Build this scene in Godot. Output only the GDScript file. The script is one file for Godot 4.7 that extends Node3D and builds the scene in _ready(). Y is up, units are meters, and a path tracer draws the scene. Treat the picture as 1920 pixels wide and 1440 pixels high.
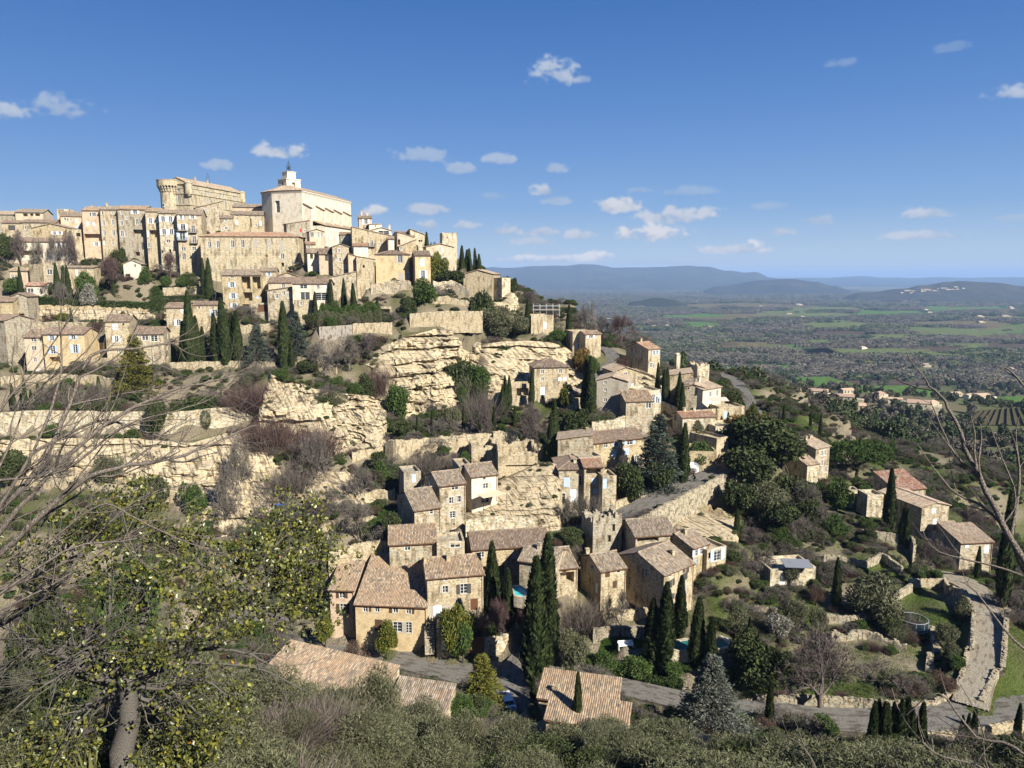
extends Node3D
# A hill village seen across a small valley, built in metres with the eye at the origin.
const F := 1383.0
const PITCH := 8.31
var SP := sin(deg_to_rad(PITCH))
var CP := cos(deg_to_rad(PITCH))
var rng := RandomNumberGenerator.new()
var taken := {}
var M := {}
var anchors := PackedVector3Array()
var solid := []
var noise := FastNoiseLite.new()

class MB:
	var v := PackedVector3Array()
	var n := PackedVector3Array()
	var uv := PackedVector2Array()
	var c := PackedColorArray()
	var ix := PackedInt32Array()
	var col := Color.WHITE
	func tri(a: Vector3, b: Vector3, d: Vector3, nn: Vector3, ua := Vector2.ZERO, ub := Vector2.ZERO, ud := Vector2.ZERO) -> void:
		var i := v.size()
		v.append(a); v.append(b); v.append(d)
		for k in 3:
			n.append(nn); c.append(col)
		uv.append(ua); uv.append(ub); uv.append(ud)
		if (d - a).cross(b - a).dot(nn) >= 0.0:
			ix.append(i); ix.append(i + 1); ix.append(i + 2)
		else:
			ix.append(i); ix.append(i + 2); ix.append(i + 1)
	func quad(a: Vector3, b: Vector3, d: Vector3, e: Vector3, nn: Vector3, ua := Vector2.ZERO, ub := Vector2.ZERO, ud := Vector2.ZERO, ue := Vector2.ZERO) -> void:
		var i := v.size()
		v.append(a); v.append(b); v.append(d); v.append(e)
		for k in 4:
			n.append(nn); c.append(col)
		uv.append(ua); uv.append(ub); uv.append(ud); uv.append(ue)
		if (d - a).cross(b - a).dot(nn) >= 0.0:
			ix.append(i); ix.append(i + 1); ix.append(i + 2); ix.append(i); ix.append(i + 2); ix.append(i + 3)
		else:
			ix.append(i); ix.append(i + 2); ix.append(i + 1); ix.append(i); ix.append(i + 3); ix.append(i + 2)
	func flat(a: Vector3, b: Vector3, d: Vector3, e: Vector3) -> void:
		var nn := (d - a).cross(b - a).normalized()
		var u := (b - a).normalized()
		var w := nn.cross(u)
		quad(a, b, d, e, nn, Vector2.ZERO, Vector2((b - a).dot(u), (b - a).dot(w)), Vector2((d - a).dot(u), (d - a).dot(w)), Vector2((e - a).dot(u), (e - a).dot(w)))
	func box(lo: Vector3, hi: Vector3) -> void:
		var p := [lo, Vector3(hi.x, lo.y, lo.z), Vector3(hi.x, lo.y, hi.z), Vector3(lo.x, lo.y, hi.z), Vector3(lo.x, hi.y, lo.z), Vector3(hi.x, hi.y, lo.z), hi, Vector3(lo.x, hi.y, hi.z)]
		for f in [[3, 2, 6, 7, Vector3.BACK], [1, 0, 4, 5, Vector3.FORWARD], [0, 3, 7, 4, Vector3.LEFT], [2, 1, 5, 6, Vector3.RIGHT], [7, 6, 5, 4, Vector3.UP], [0, 1, 2, 3, Vector3.DOWN]]:
			var a: Vector3 = p[f[0]]
			var b: Vector3 = p[f[1]]
			var d: Vector3 = p[f[2]]
			var e: Vector3 = p[f[3]]
			var nn: Vector3 = f[4]
			var us := func(q: Vector3) -> Vector2: return Vector2(q.x + q.z, q.y) if nn.y == 0.0 else Vector2(q.x, q.z)
			quad(a, b, d, e, nn, us.call(a), us.call(b), us.call(d), us.call(e))
	func tube(pts: PackedVector3Array, rad: PackedFloat32Array, sides := 5) -> void:
		var base := v.size()
		for i in pts.size():
			var t := (pts[mini(i + 1, pts.size() - 1)] - pts[maxi(i - 1, 0)]).normalized()
			var s := t.cross(Vector3.UP if absf(t.y) < 0.9 else Vector3.RIGHT).normalized()
			var w := s.cross(t)
			for k in sides:
				var o := s * cos(TAU * k / sides) + w * sin(TAU * k / sides)
				v.append(pts[i] + o * rad[i]); n.append(o); c.append(col); uv.append(Vector2(float(k) / sides, i))
		for i in pts.size() - 1:
			for k in sides:
				var a := base + i * sides + k
				var b := base + i * sides + (k + 1) % sides
				ix.append(a); ix.append(b); ix.append(b + sides)
				ix.append(a); ix.append(b + sides); ix.append(a + sides)
	func align() -> void:
		for k in range(0, ix.size(), 3):
			if (v[ix[k + 2]] - v[ix[k]]).cross(v[ix[k + 1]] - v[ix[k]]).dot(n[ix[k]] + n[ix[k + 1]] + n[ix[k + 2]]) < 0.0:
				var t := ix[k + 1]
				ix[k + 1] = ix[k + 2]
				ix[k + 2] = t
	func card(p: Vector3, x: Vector3, y: Vector3) -> void:
		quad(p - x * 0.5, p + y * 0.45 - x * 0.02, p + x * 0.5, p - y * 0.45, x.cross(y).normalized())
	func done(m: Material) -> ArrayMesh:
		var a := []
		a.resize(Mesh.ARRAY_MAX)
		a[Mesh.ARRAY_VERTEX] = v
		a[Mesh.ARRAY_NORMAL] = n
		a[Mesh.ARRAY_TEX_UV] = uv
		a[Mesh.ARRAY_TEX_UV2] = uv
		a[Mesh.ARRAY_COLOR] = c
		a[Mesh.ARRAY_INDEX] = ix
		var me := ArrayMesh.new()
		me.add_surface_from_arrays(Mesh.PRIMITIVE_TRIANGLES, a)
		me.surface_set_material(0, m)
		return me

func P(px: float, py: float, d: float) -> Vector3:
	var a := (px - 960.0) / F
	var b := (py - 720.0) / F
	return Vector3(a * d, -(SP + b * CP) * d, -(CP - b * SP) * d)

func numbered(called: String) -> String:
	var k: int = taken.get(called, 0)
	taken[called] = k + 1
	return called if k == 0 else "%s_%03d" % [called, k]

func tag(o: Node3D, label := "", category := "", group := "", kind := "") -> Node3D:
	if label: o.set_meta("label", label)
	if category: o.set_meta("category", category)
	if group: o.set_meta("group", group)
	if kind: o.set_meta("kind", kind)
	return o

func thing(called: String, label: String, category: String, at := Vector3.ZERO, turn := 0.0, group := "") -> Node3D:
	var o := Node3D.new()
	o.name = numbered(called)
	add_child(o)
	o.position = at
	o.rotation.y = turn
	return tag(o, label, category, group)

func part(called: String, me: Mesh, parent: Node, at := Vector3.ZERO) -> MeshInstance3D:
	var o := MeshInstance3D.new()
	o.name = called
	o.mesh = me
	parent.add_child(o, true)
	o.position = at
	return o

func solo(called: String, me: Mesh, label: String, category: String, group := "", kind := "") -> MeshInstance3D:
	var o := MeshInstance3D.new()
	o.name = numbered(called)
	o.mesh = me
	add_child(o)
	tag(o, label, category, group, kind)
	return o

func many(called: String, me: Mesh, where: Array, colors: PackedColorArray, parent: Node) -> MultiMeshInstance3D:
	var mm := MultiMesh.new()
	mm.transform_format = MultiMesh.TRANSFORM_3D
	mm.use_colors = colors.size() > 0
	mm.mesh = me
	mm.instance_count = where.size()
	for i in where.size():
		mm.set_instance_transform(i, where[i])
		if colors.size(): mm.set_instance_color(i, colors[i])
	var o := MultiMeshInstance3D.new()
	o.name = called if parent != self else numbered(called)
	o.multimesh = mm
	parent.add_child(o, true)
	o.set_meta("kind", "stuff")
	return o

func lin(r: float, g: float, b: float) -> Color:
	return Color(r, g, b).linear_to_srgb()

func mat(key: String, c: Color, rough := 0.9, tex: Texture2D = null, scale := Vector3.ONE, normal: Texture2D = null, detail: Texture2D = null, dscale := 0.06) -> StandardMaterial3D:
	var m := StandardMaterial3D.new()
	m.resource_name = key
	m.albedo_color = c
	m.roughness = rough
	m.metallic_specular = 0.25
	if tex: m.albedo_texture = tex
	m.uv1_scale = scale
	if normal:
		m.normal_enabled = true
		m.normal_texture = normal
	if detail:
		m.detail_enabled = true
		m.detail_albedo = detail
		m.detail_blend_mode = BaseMaterial3D.BLEND_MODE_MUL
		m.detail_uv_layer = BaseMaterial3D.DETAIL_UV_2
		m.uv2_scale = Vector3(dscale * 2.0, dscale * 0.6, dscale)
	M[key] = m
	return m

func vcol(key: String, rough := 0.85, back := Color.BLACK) -> StandardMaterial3D:
	var m := StandardMaterial3D.new()
	m.resource_name = key
	m.vertex_color_use_as_albedo = true
	m.albedo_color = lin(0.8, 0.8, 0.8)
	m.roughness = rough
	m.metallic_specular = 0.2
	if back != Color.BLACK:
		m.backlight_enabled = true
		m.backlight = back
	M[key] = m
	return m

func noisetex(sd: int, freq: float, ramp: Array, size := 512, oct := 5, normal := false, bump := 4.0) -> NoiseTexture2D:
	var f := FastNoiseLite.new()
	f.seed = sd
	f.noise_type = FastNoiseLite.TYPE_SIMPLEX_SMOOTH
	f.frequency = freq
	f.fractal_octaves = oct
	var t := NoiseTexture2D.new()
	t.width = size
	t.height = size
	t.seamless = true
	t.noise = f
	if normal:
		t.as_normal_map = true
		t.bump_strength = bump
	else:
		var g := Gradient.new()
		var off := PackedFloat32Array()
		var cs := PackedColorArray()
		for r in ramp:
			off.append(r[0]); cs.append(r[1])
		g.offsets = off
		g.colors = cs
		t.color_ramp = g
	return t

func masonry(sd: int, row_lo: int, row_hi: int, w_lo: int, w_hi: int, spread: float) -> Array:
	var r := RandomNumberGenerator.new()
	r.seed = sd
	var S := 512
	var im := Image.create(S, S, false, Image.FORMAT_RGB8)
	var hm := Image.create(S, S, false, Image.FORMAT_RGB8)
	im.fill(Color(0.74, 0.69, 0.60))
	hm.fill(Color(0.3, 0.3, 0.3))
	var y := 0
	while y < S:
		var h := mini(r.randi_range(row_lo, row_hi), S - y)
		if S - y - h < row_lo: h = S - y
		var x := r.randi_range(0, w_hi)
		var stop := x + S
		while x < stop:
			var w := mini(r.randi_range(w_lo, w_hi), stop - x)
			var v := 0.93 + r.randfn(0.0, spread)
			var warm := r.randfn(0.0, 0.03)
			if r.randf() < 0.08: v -= 0.16
			var col := Color(clampf(v + warm, 0.2, 1), clampf(v, 0.2, 1), clampf(v - warm - 0.03, 0.15, 1))
			var top := r.randi_range(0, 3)
			var hh := clampf(0.6 + r.randfn(0.0, 0.15), 0.4, 1.0)
			for sh in [0, -S]:
				im.fill_rect(Rect2i(x + sh + 1, y + 1, w - 2, h - 2 - top / 2), col)
				hm.fill_rect(Rect2i(x + sh + 1, y + 1, w - 2, h - 2 - top / 2), Color(hh, hh, hh))
			x += w
		y += h
	# grain: pits and chips scattered over the stones
	for k in 9000:
		var d := r.randf_range(0.5, 0.97)
		var q := Vector2i(r.randi_range(0, S - 4), r.randi_range(0, S - 3))
		var base := im.get_pixelv(q)
		im.fill_rect(Rect2i(q, Vector2i(r.randi_range(1, 4), r.randi_range(1, 2))), base * d if r.randf() < 0.7 else base.lerp(Color.WHITE, 0.3))
	hm.bump_map_to_normal_map(1.6)
	return [ImageTexture.create_from_image(im), ImageTexture.create_from_image(hm)]

func materials() -> void:
	var rubble := masonry(3, 9, 22, 12, 40, 0.085)
	var coarse := masonry(17, 16, 38, 22, 74, 0.10)
	var coursed := masonry(8, 18, 26, 26, 58, 0.06)
	var stain := noisetex(5, 0.012, [[0.0, Color(0.62, 0.60, 0.57)], [0.3, Color(0.86, 0.845, 0.82)], [0.5, Color(1, 1, 1)], [1.0, Color(0.96, 0.935, 0.89)]], 512, 6)
	var stain2 := noisetex(9, 0.02, [[0.0, Color(0.40, 0.39, 0.38)], [0.32, Color(0.74, 0.725, 0.70)], [0.5, Color(1, 1, 1)], [1.0, Color(0.92, 0.89, 0.84)]], 512, 6)
	var plaster := noisetex(12, 0.03, [[0.0, Color(0.84, 0.82, 0.79)], [0.5, Color(0.97, 0.96, 0.95)], [1.0, Color(1, 1, 1)]], 512, 6)
	var k := Vector3(0.2, 0.2, 0.2)
	var c := {"cream": lin(0.54, 0.465, 0.345), "pale": lin(0.57, 0.505, 0.395), "gold": lin(0.53, 0.445, 0.305), "grey": lin(0.43, 0.39, 0.325), "brown": lin(0.46, 0.40, 0.31)}
	for q in c: mat(q, c[q], 0.95, rubble[0] if q != "brown" and q != "pale" else coarse[0], k, rubble[1] if q != "brown" and q != "pale" else coarse[1], stain, 0.06)
	mat("ashlar", lin(0.56, 0.49, 0.37), 0.92, coursed[0], Vector3(0.16, 0.16, 0.16), coursed[1], stain, 0.05)
	mat("drystone", lin(0.42, 0.375, 0.295), 0.95, coarse[0], Vector3(0.3, 0.3, 0.3), coarse[1], stain2, 0.11)
	var p := {"ochre": lin(0.53, 0.425, 0.26), "white": lin(0.62, 0.57, 0.465), "church": lin(0.65, 0.60, 0.49), "render": lin(0.39, 0.355, 0.295), "beige": lin(0.51, 0.44, 0.33), "rose": lin(0.52, 0.41, 0.30)}
	var wash := noisetex(6, 0.015, [[0.0, Color(0.8, 0.785, 0.76)], [0.35, Color(0.94, 0.93, 0.915)], [0.6, Color(1, 1, 1)], [1.0, Color(0.97, 0.95, 0.92)]], 512, 6)
	for q in p: mat(q, p[q], 0.95, plaster, Vector3(0.13, 0.13, 0.13), null, wash, 0.045).uv2_scale = Vector3(0.06, 0.04, 0.05)
	var flat := {"blue": [0.38, 0.46, 0.56], "shutwhite": [0.66, 0.68, 0.70], "wood": [0.085, 0.05, 0.032], "grayblue": [0.28, 0.34, 0.38], "charcoal": [0.07, 0.065, 0.06], "shutgrey": [0.36, 0.33, 0.28], "framewhite": [0.62, 0.61, 0.57], "red": [0.45, 0.03, 0.03], "iron": [0.03, 0.03, 0.032], "sill": [0.47, 0.42, 0.335], "awning": [0.62, 0.53, 0.36], "rust": [0.12, 0.055, 0.03], "paintwhite": [0.74, 0.74, 0.72], "carwhite": [0.72, 0.73, 0.74], "tyre": [0.02, 0.02, 0.02], "skin": [0.42, 0.26, 0.18], "hivis": [0.7, 0.65, 0.05], "black": [0.02, 0.02, 0.022], "bluecloth": [0.03, 0.12, 0.5], "greenpool": [0.02, 0.12, 0.11], "trampoline": [0.02, 0.07, 0.10], "terracotta": [0.38, 0.15, 0.07], "steel": [0.35, 0.37, 0.4], "sheet": [0.15, 0.16, 0.18]}
	for q in flat: mat(q, lin(flat[q][0], flat[q][1], flat[q][2]), 0.6)
	mat("glass", lin(0.02, 0.024, 0.028), 0.08).metallic_specular = 0.5
	mat("carglass", lin(0.01, 0.012, 0.015), 0.05).metallic_specular = 0.5
	M.carwhite.roughness = 0.25
	M.carwhite.clearcoat_enabled = true
	mat("water", lin(0.05, 0.42, 0.42), 0.08)
	var slabtex := noisetex(31, 0.05, [[0.0, Color(0.6, 0.55, 0.5)], [1.0, Color(1, 1, 1)]], 256, 5)
	mat("roofslab", lin(0.20, 0.135, 0.085), 0.95, slabtex, Vector3(0.3, 0.3, 0.3))
	vcol("tile", 0.9)
	vcol("leaf", 0.7, lin(0.05, 0.06, 0.01))
	vcol("twig", 0.95)
	vcol("needle", 0.8)
	mat("bark", lin(0.13, 0.105, 0.08), 0.95, noisetex(41, 0.06, [[0.0, Color(0.45, 0.42, 0.4)], [1.0, Color(1, 1, 1)]], 256, 5), Vector3(3, 0.6, 1))
	mat("oakbark", lin(0.21, 0.20, 0.185), 0.95, noisetex(43, 0.09, [[0.0, Color(0.4, 0.38, 0.36)], [0.5, Color(0.75, 0.73, 0.7)], [1.0, Color(1, 1, 1)]], 256, 6), Vector3(4, 0.9, 1), noisetex(44, 0.08, [], 256, 5, true, 6.0))
	mat("palebark", lin(0.24, 0.225, 0.205), 0.95, noisetex(42, 0.05, [[0.0, Color(0.4, 0.36, 0.33)], [0.45, Color(0.65, 0.6, 0.56)], [0.62, Color(0.75, 0.7, 0.66)], [0.72, Color(1, 1, 0.98)], [1.0, Color(1, 1, 1)]], 256, 5), Vector3(1, 0.35, 1))
	# rock: strata stretched along the ledges, in world metres
	var strata := noisetex(51, 0.02, [[0.0, Color(0.55, 0.52, 0.48)], [0.25, Color(0.76, 0.72, 0.66)], [0.4, Color(0.95, 0.92, 0.86)], [0.62, Color(1, 0.97, 0.9)], [0.8, Color(0.95, 0.87, 0.72)], [1.0, Color(0.78, 0.75, 0.7)]], 1024, 7)
	mat("rock", lin(0.47, 0.43, 0.345), 0.95, strata, Vector3(0.016, 0.12, 1), noisetex(52, 0.03, [], 1024, 6, true, 1.6), stain2, 0.05)
	mat("greyrock", lin(0.40, 0.365, 0.30), 0.95, strata, Vector3(0.025, 0.2, 1), noisetex(53, 0.03, [], 512, 6, true, 2.0), stain2, 0.09)
	# earth and turf take their colour from the vertices, broken by grain
	var grain := noisetex(61, 0.035, [[0.0, Color(0.5, 0.48, 0.45)], [0.4, Color(0.82, 0.8, 0.77)], [0.6, Color(1, 1, 1)], [1.0, Color(0.86, 0.83, 0.78)]], 1024, 7)
	var g := vcol("ground", 1.0)
	g.albedo_texture = grain
	g.uv1_triplanar = true
	g.uv1_world_triplanar = true
	g.uv1_scale = Vector3(0.09, 0.09, 0.09)
	g.normal_enabled = true
	g.normal_texture = noisetex(62, 0.05, [], 512, 6, true, 8.0)
	var asph := noisetex(71, 0.04, [[0.0, Color(0.72, 0.71, 0.7)], [0.5, Color(0.92, 0.92, 0.91)], [1.0, Color(1, 1, 1)]], 512, 7)
	mat("asphalt", lin(0.18, 0.17, 0.155), 0.95, asph, Vector3(0.12, 0.12, 0.12), null, stain, 0.08)
	mat("gravel", lin(0.30, 0.265, 0.205), 0.95, asph, Vector3(0.3, 0.3, 0.3), null, stain, 0.1)
	mat("concrete", lin(0.36, 0.335, 0.29), 0.95, plaster, Vector3(0.2, 0.2, 0.2), null, stain2, 0.08)
func _ready() -> void:
	rng.seed = 20240301
	noise.seed = 7
	noise.frequency = 0.02
	noise.fractal_octaves = 4
	var cam := Camera3D.new()
	cam.name = "camera"
	cam.fov = rad_to_deg(2.0 * atan(720.0 / F))
	cam.rotation_degrees.x = -PITCH
	cam.near = 0.1
	cam.far = 60000.0
	add_child(cam)
	var sun := DirectionalLight3D.new()
	sun.name = "sun"
	sun.light_energy = 1.6
	sun.light_color = Color(1.0, 0.975, 0.93)
	sun.light_angular_distance = 0.55
	sun.shadow_enabled = true
	add_child(sun)
	var az := deg_to_rad(42.0)
	var el := deg_to_rad(35.0)
	sun.look_at_from_position(Vector3(sin(az) * cos(el), sin(el), cos(az) * cos(el)) * 100.0, Vector3.ZERO)
	var env := Environment.new()
	env.background_mode = Environment.BG_SKY
	env.tonemap_mode = Environment.TONE_MAPPER_LINEAR
	env.tonemap_exposure = 2.15
	env.sdfgi_enabled = true
	env.ssao_enabled = true
	env.ssil_enabled = true
	env.fog_enabled = true
	env.fog_light_color = Color(0.68, 0.82, 1.0)
	env.fog_density = 0.00006
	var sky := Sky.new()
	sky.sky_material = sky_panorama()
	env.sky = sky
	var we := WorldEnvironment.new()
	we.name = "air"
	we.environment = env
	add_child(we)
	materials()
	prepare_plants()
	build_roads()
	build_walls()
	build_upper_village()
	build_middle_village()
	build_lower_village()
	build_cliffs()
	build_terrain()
	build_valley()
	build_details()
	plant_village()
	plant_slopes()
	build_foreground()

func sky_panorama() -> PanoramaSkyMaterial:
	var W := 4096
	var H := 2048
	var im := Image.create(W, H, false, Image.FORMAT_RGB8)
	# clear winter air: pale and slightly warm at the horizon, deeper blue overhead
	var stops := [[0.0, Color(0.80, 0.855, 0.91)], [2.0, Color(0.72, 0.81, 0.905)], [5.0, Color(0.555, 0.71, 0.89)], [9.0, Color(0.45, 0.625, 0.86)], [12.0, Color(0.385, 0.57, 0.825)], [15.0, Color(0.335, 0.525, 0.795)], [19.0, Color(0.275, 0.47, 0.75)], [27.0, Color(0.24, 0.425, 0.71)], [40.0, Color(0.21, 0.38, 0.65)], [90.0, Color(0.18, 0.32, 0.57)]]
	for y in H:
		var e := 90.0 - (y + 0.5) * 180.0 / H
		var c := Color(0.42, 0.41, 0.36)
		if e > 0.0:
			for i in stops.size() - 1:
				if e >= stops[i][0] and e <= stops[i + 1][0]:
					c = (stops[i][1] as Color).lerp(stops[i + 1][1], (e - stops[i][0]) / (stops[i + 1][0] - stops[i][0]))
		im.fill_rect(Rect2i(0, y, W, 1), c)
	# small fair-weather clouds: azimuth and height in degrees, half sizes, thickness, whiteness
	var f := FastNoiseLite.new()
	f.seed = 21
	f.frequency = 0.035
	f.fractal_octaves = 5
	var list := []
	for q in CLOUDS:
		var d := P(q[0], q[1], 1.0)
		list.append([rad_to_deg(atan2(d.x, -d.z)), rad_to_deg(atan2(d.y, Vector2(d.x, d.z).length())), q[2] * 0.0413, q[3] * 0.0413, q[4], q[5]])
	var r := RandomNumberGenerator.new()
	r.seed = 5
	for k in 90:
		var a := r.randf_range(42.0, 318.0)
		var e := 1.0 + 24.0 * r.randf() * r.randf()
		list.append([a, e, r.randf_range(1.0, 4.0), r.randf_range(0.4, 0.9), r.randf_range(0.4, 0.8), r.randf_range(0.2, 0.6)])
	for q in list:
		var x0 := floori((q[0] - q[2] * 1.5) / 360.0 * W)
		var x1 := floori((q[0] + q[2] * 1.5) / 360.0 * W)
		var y0 := int((90.0 - q[1] - q[3] * 2.2) / 180.0 * H)
		var y1 := mini(int((90.0 - q[1] + q[3] * 1.9) / 180.0 * H), H / 2 - 1)
		for y in range(y0, y1):
			for x in range(x0, x1):
				var u: float = ((x + 0.5) * 360.0 / W - q[0]) / q[2]
				var v: float = (90.0 - (y + 0.5) * 180.0 / H - q[1]) / q[3]
				var n1 := f.get_noise_2d(x * 1.0, y * 1.8)
				var n2 := f.get_noise_2d(x * 3.4 + 900.0, y * 5.0)
				# flat base, heaped top
				var top := 1.0 - u * u - (v * v * 0.75 if v > 0.0 else v * v * 2.6)
				var dens: float = clampf((top * 1.25 + n1 * 1.3 + n2 * 0.8 - (0.08 if q[3] > 0.5 else -0.25)) * 1.0, 0.0, 1.0)
				dens = dens * dens * (3.0 - 2.0 * dens) * minf(1.0, q[4] * 1.2)
				if dens <= 0.0: continue
				var lit: float = clampf(0.6 + 0.5 * v + n1 * 0.9 + n2 * 0.5, 0.0, 1.0) * maxf(q[5], 0.4) * 0.9
				var xx := posmod(x, W)
				var c := im.get_pixel(xx, y)
				im.set_pixel(xx, y, c.lerp(Color(0.70, 0.745, 0.83).lerp(Color(0.98, 0.96, 0.95), lit), dens))
	var m := PanoramaSkyMaterial.new()
	m.panorama = ImageTexture.create_from_image(im)
	m.energy_multiplier = 0.435
	return m

const CLOUDS := [[1040, 142, 50, 30, 0.62, 0.7], [1092, 150, 16, 8, 0.4, 0.4], [110, 205, 62, 20, 0.5, 0.5], [12, 212, 34, 16, 0.6, 0.6], [525, 285, 58, 16, 0.7, 0.7], [410, 312, 26, 10, 0.5, 0.5], [790, 293, 60, 17, 0.45, 0.5], [862, 317, 34, 11, 0.5, 0.5], [935, 300, 36, 11, 0.5, 0.6], [1042, 317, 22, 9, 0.45, 0.5], [1020, 360, 28, 11, 0.65, 0.7], [1045, 379, 28, 9, 0.45, 0.3], [705, 397, 24, 12, 0.75, 0.8], [800, 394, 36, 12, 0.7, 0.45], [803, 424, 22, 10, 0.75, 0.6], [875, 422, 30, 9, 0.7, 0.7], [1160, 388, 56, 20, 0.8, 0.75], [1265, 408, 85, 20, 0.75, 0.6], [1215, 442, 80, 19, 0.85, 0.85], [952, 434, 38, 11, 0.75, 0.6], [1015, 438, 36, 9, 0.65, 0.5], [1085, 442, 34, 10, 0.7, 0.6], [1000, 454, 44, 8, 0.6, 0.5], [1375, 470, 62, 10, 0.75, 0.8], [1408, 466, 24, 12, 0.85, 1.0], [1735, 402, 36, 10, 0.65, 0.65], [1735, 443, 62, 9, 0.6, 0.7], [1538, 416, 30, 9, 0.5, 0.45], [1467, 435, 26, 8, 0.6, 0.6], [1580, 118, 26, 8, 0.3, 0.4], [1785, 90, 26, 8, 0.25, 0.4], [1900, 176, 38, 13, 0.6, 0.7], [1295, 360, 46, 9, 0.3, 0.2], [1440, 387, 32, 7, 0.3, 0.2], [1900, 411, 36, 6, 0.3, 0.3], [1030, 487, 110, 9, 0.75, 1.0], [1120, 485, 30, 12, 0.85, 1.0], [1260, 492, 140, 8, 0.45, 0.4], [930, 370, 26, 8, 0.25, 0.2], [1197, 357, 20, 5, 0.3, 0.2], [1500, 500, 120, 6, 0.3, 0.4]]
var frame_cache := {}
var tile_mesh: Mesh
const TILES := {
	"old": [Color(0.27, 0.215, 0.155), Color(0.34, 0.285, 0.22), Color(0.21, 0.175, 0.135), Color(0.35, 0.25, 0.165)],
	"warm": [Color(0.36, 0.255, 0.165), Color(0.30, 0.23, 0.16), Color(0.41, 0.315, 0.215), Color(0.23, 0.185, 0.14)],
	"orange": [Color(0.37, 0.215, 0.135), Color(0.40, 0.27, 0.18), Color(0.32, 0.215, 0.15), Color(0.42, 0.315, 0.23)],
	"pale": [Color(0.41, 0.335, 0.25), Color(0.34, 0.27, 0.195), Color(0.43, 0.315, 0.215), Color(0.27, 0.22, 0.17)],
	"brown": [Color(0.22, 0.165, 0.12), Color(0.28, 0.215, 0.16), Color(0.19, 0.15, 0.12), Color(0.28, 0.195, 0.135)],
	"red": [Color(0.30, 0.15, 0.10), Color(0.34, 0.215, 0.16), Color(0.40, 0.31, 0.235), Color(0.25, 0.14, 0.10)]}

func make_tile() -> void:
	var b := MB.new()
	for k in 5:
		var a0 := PI * k / 5.0
		var a1 := PI * (k + 1) / 5.0
		var p := func(a: float, z: float, w: float) -> Vector3: return Vector3(-cos(a) * 0.5 * w, sin(a) * w, z)
		var m := (a0 + a1) * 0.5
		b.quad(p.call(a0, -0.5, 0.86), p.call(a1, -0.5, 0.86), p.call(a1, 0.56, 1.0), p.call(a0, 0.56, 1.0), Vector3(-cos(m), sin(m), 0.0).normalized())
	b.flat(Vector3(-0.5, 0, 0.56), Vector3(-0.29, 0.8, 0.56), Vector3(0.29, 0.8, 0.56), Vector3(0.5, 0, 0.56))
	tile_mesh = b.done(M.tile)

func face(b: MB, o: Vector3, u: Vector3, nn: Vector3, w: float, lo: float, hi: float, holes: Array) -> void:
	var xs := [0.0, w]
	var ys := [lo, hi]
	for h in holes:
		xs.append_array([h[0], h[0] + h[2]])
		ys.append_array([h[1], h[1] + h[3]])
	xs.sort()
	ys.sort()
	var off := o.x * 0.37 + o.z * 0.61
	for i in xs.size() - 1:
		if xs[i + 1] - xs[i] < 0.001: continue
		for j in ys.size() - 1:
			if ys[j + 1] - ys[j] < 0.001: continue
			var cx: float = (xs[i] + xs[i + 1]) * 0.5
			var cy: float = (ys[j] + ys[j + 1]) * 0.5
			var open := false
			for h in holes:
				if cx > h[0] and cx < h[0] + h[2] and cy > h[1] and cy < h[1] + h[3]: open = true
			if open: continue
			var q := func(x: float, y: float) -> Vector3: return o + u * x + Vector3.UP * y
			var t := func(x: float, y: float) -> Vector2: return Vector2(x + off, -y)
			b.quad(q.call(xs[i], ys[j]), q.call(xs[i + 1], ys[j]), q.call(xs[i + 1], ys[j + 1]), q.call(xs[i], ys[j + 1]), nn, t.call(xs[i], ys[j]), t.call(xs[i + 1], ys[j]), t.call(xs[i + 1], ys[j + 1]), t.call(xs[i], ys[j + 1]))
	for h in holes:
		var d: float = h[4]
		var p := func(x: float, y: float, z: float) -> Vector3: return o + u * x + Vector3.UP * y - nn * z
		var x0: float = h[0]
		var x1: float = h[0] + h[2]
		var y0: float = h[1]
		var y1: float = h[1] + h[3]
		b.quad(p.call(x0, y0, 0), p.call(x0, y1, 0), p.call(x0, y1, d), p.call(x0, y0, d), u, Vector2(0, -y0), Vector2(0, -y1), Vector2(d, -y1), Vector2(d, -y0))
		b.quad(p.call(x1, y0, 0), p.call(x1, y1, 0), p.call(x1, y1, d), p.call(x1, y0, d), -u, Vector2(0, -y0), Vector2(0, -y1), Vector2(d, -y1), Vector2(d, -y0))
		b.quad(p.call(x0, y1, 0), p.call(x1, y1, 0), p.call(x1, y1, d), p.call(x0, y1, d), Vector3.DOWN, Vector2(x0, 0), Vector2(x1, 0), Vector2(x1, d), Vector2(x0, d))
		b.quad(p.call(x0, y0, 0), p.call(x1, y0, 0), p.call(x1, y0, d), p.call(x0, y0, d), Vector3.UP, Vector2(x0, 0), Vector2(x1, 0), Vector2(x1, d), Vector2(x0, d))
		if h[5]: b.quad(p.call(x0, y0, d), p.call(x1, y0, d), p.call(x1, y1, d), p.call(x0, y1, d), nn, Vector2(x0, -y0), Vector2(x1, -y0), Vector2(x1, -y1), Vector2(x0, -y1))

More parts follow.
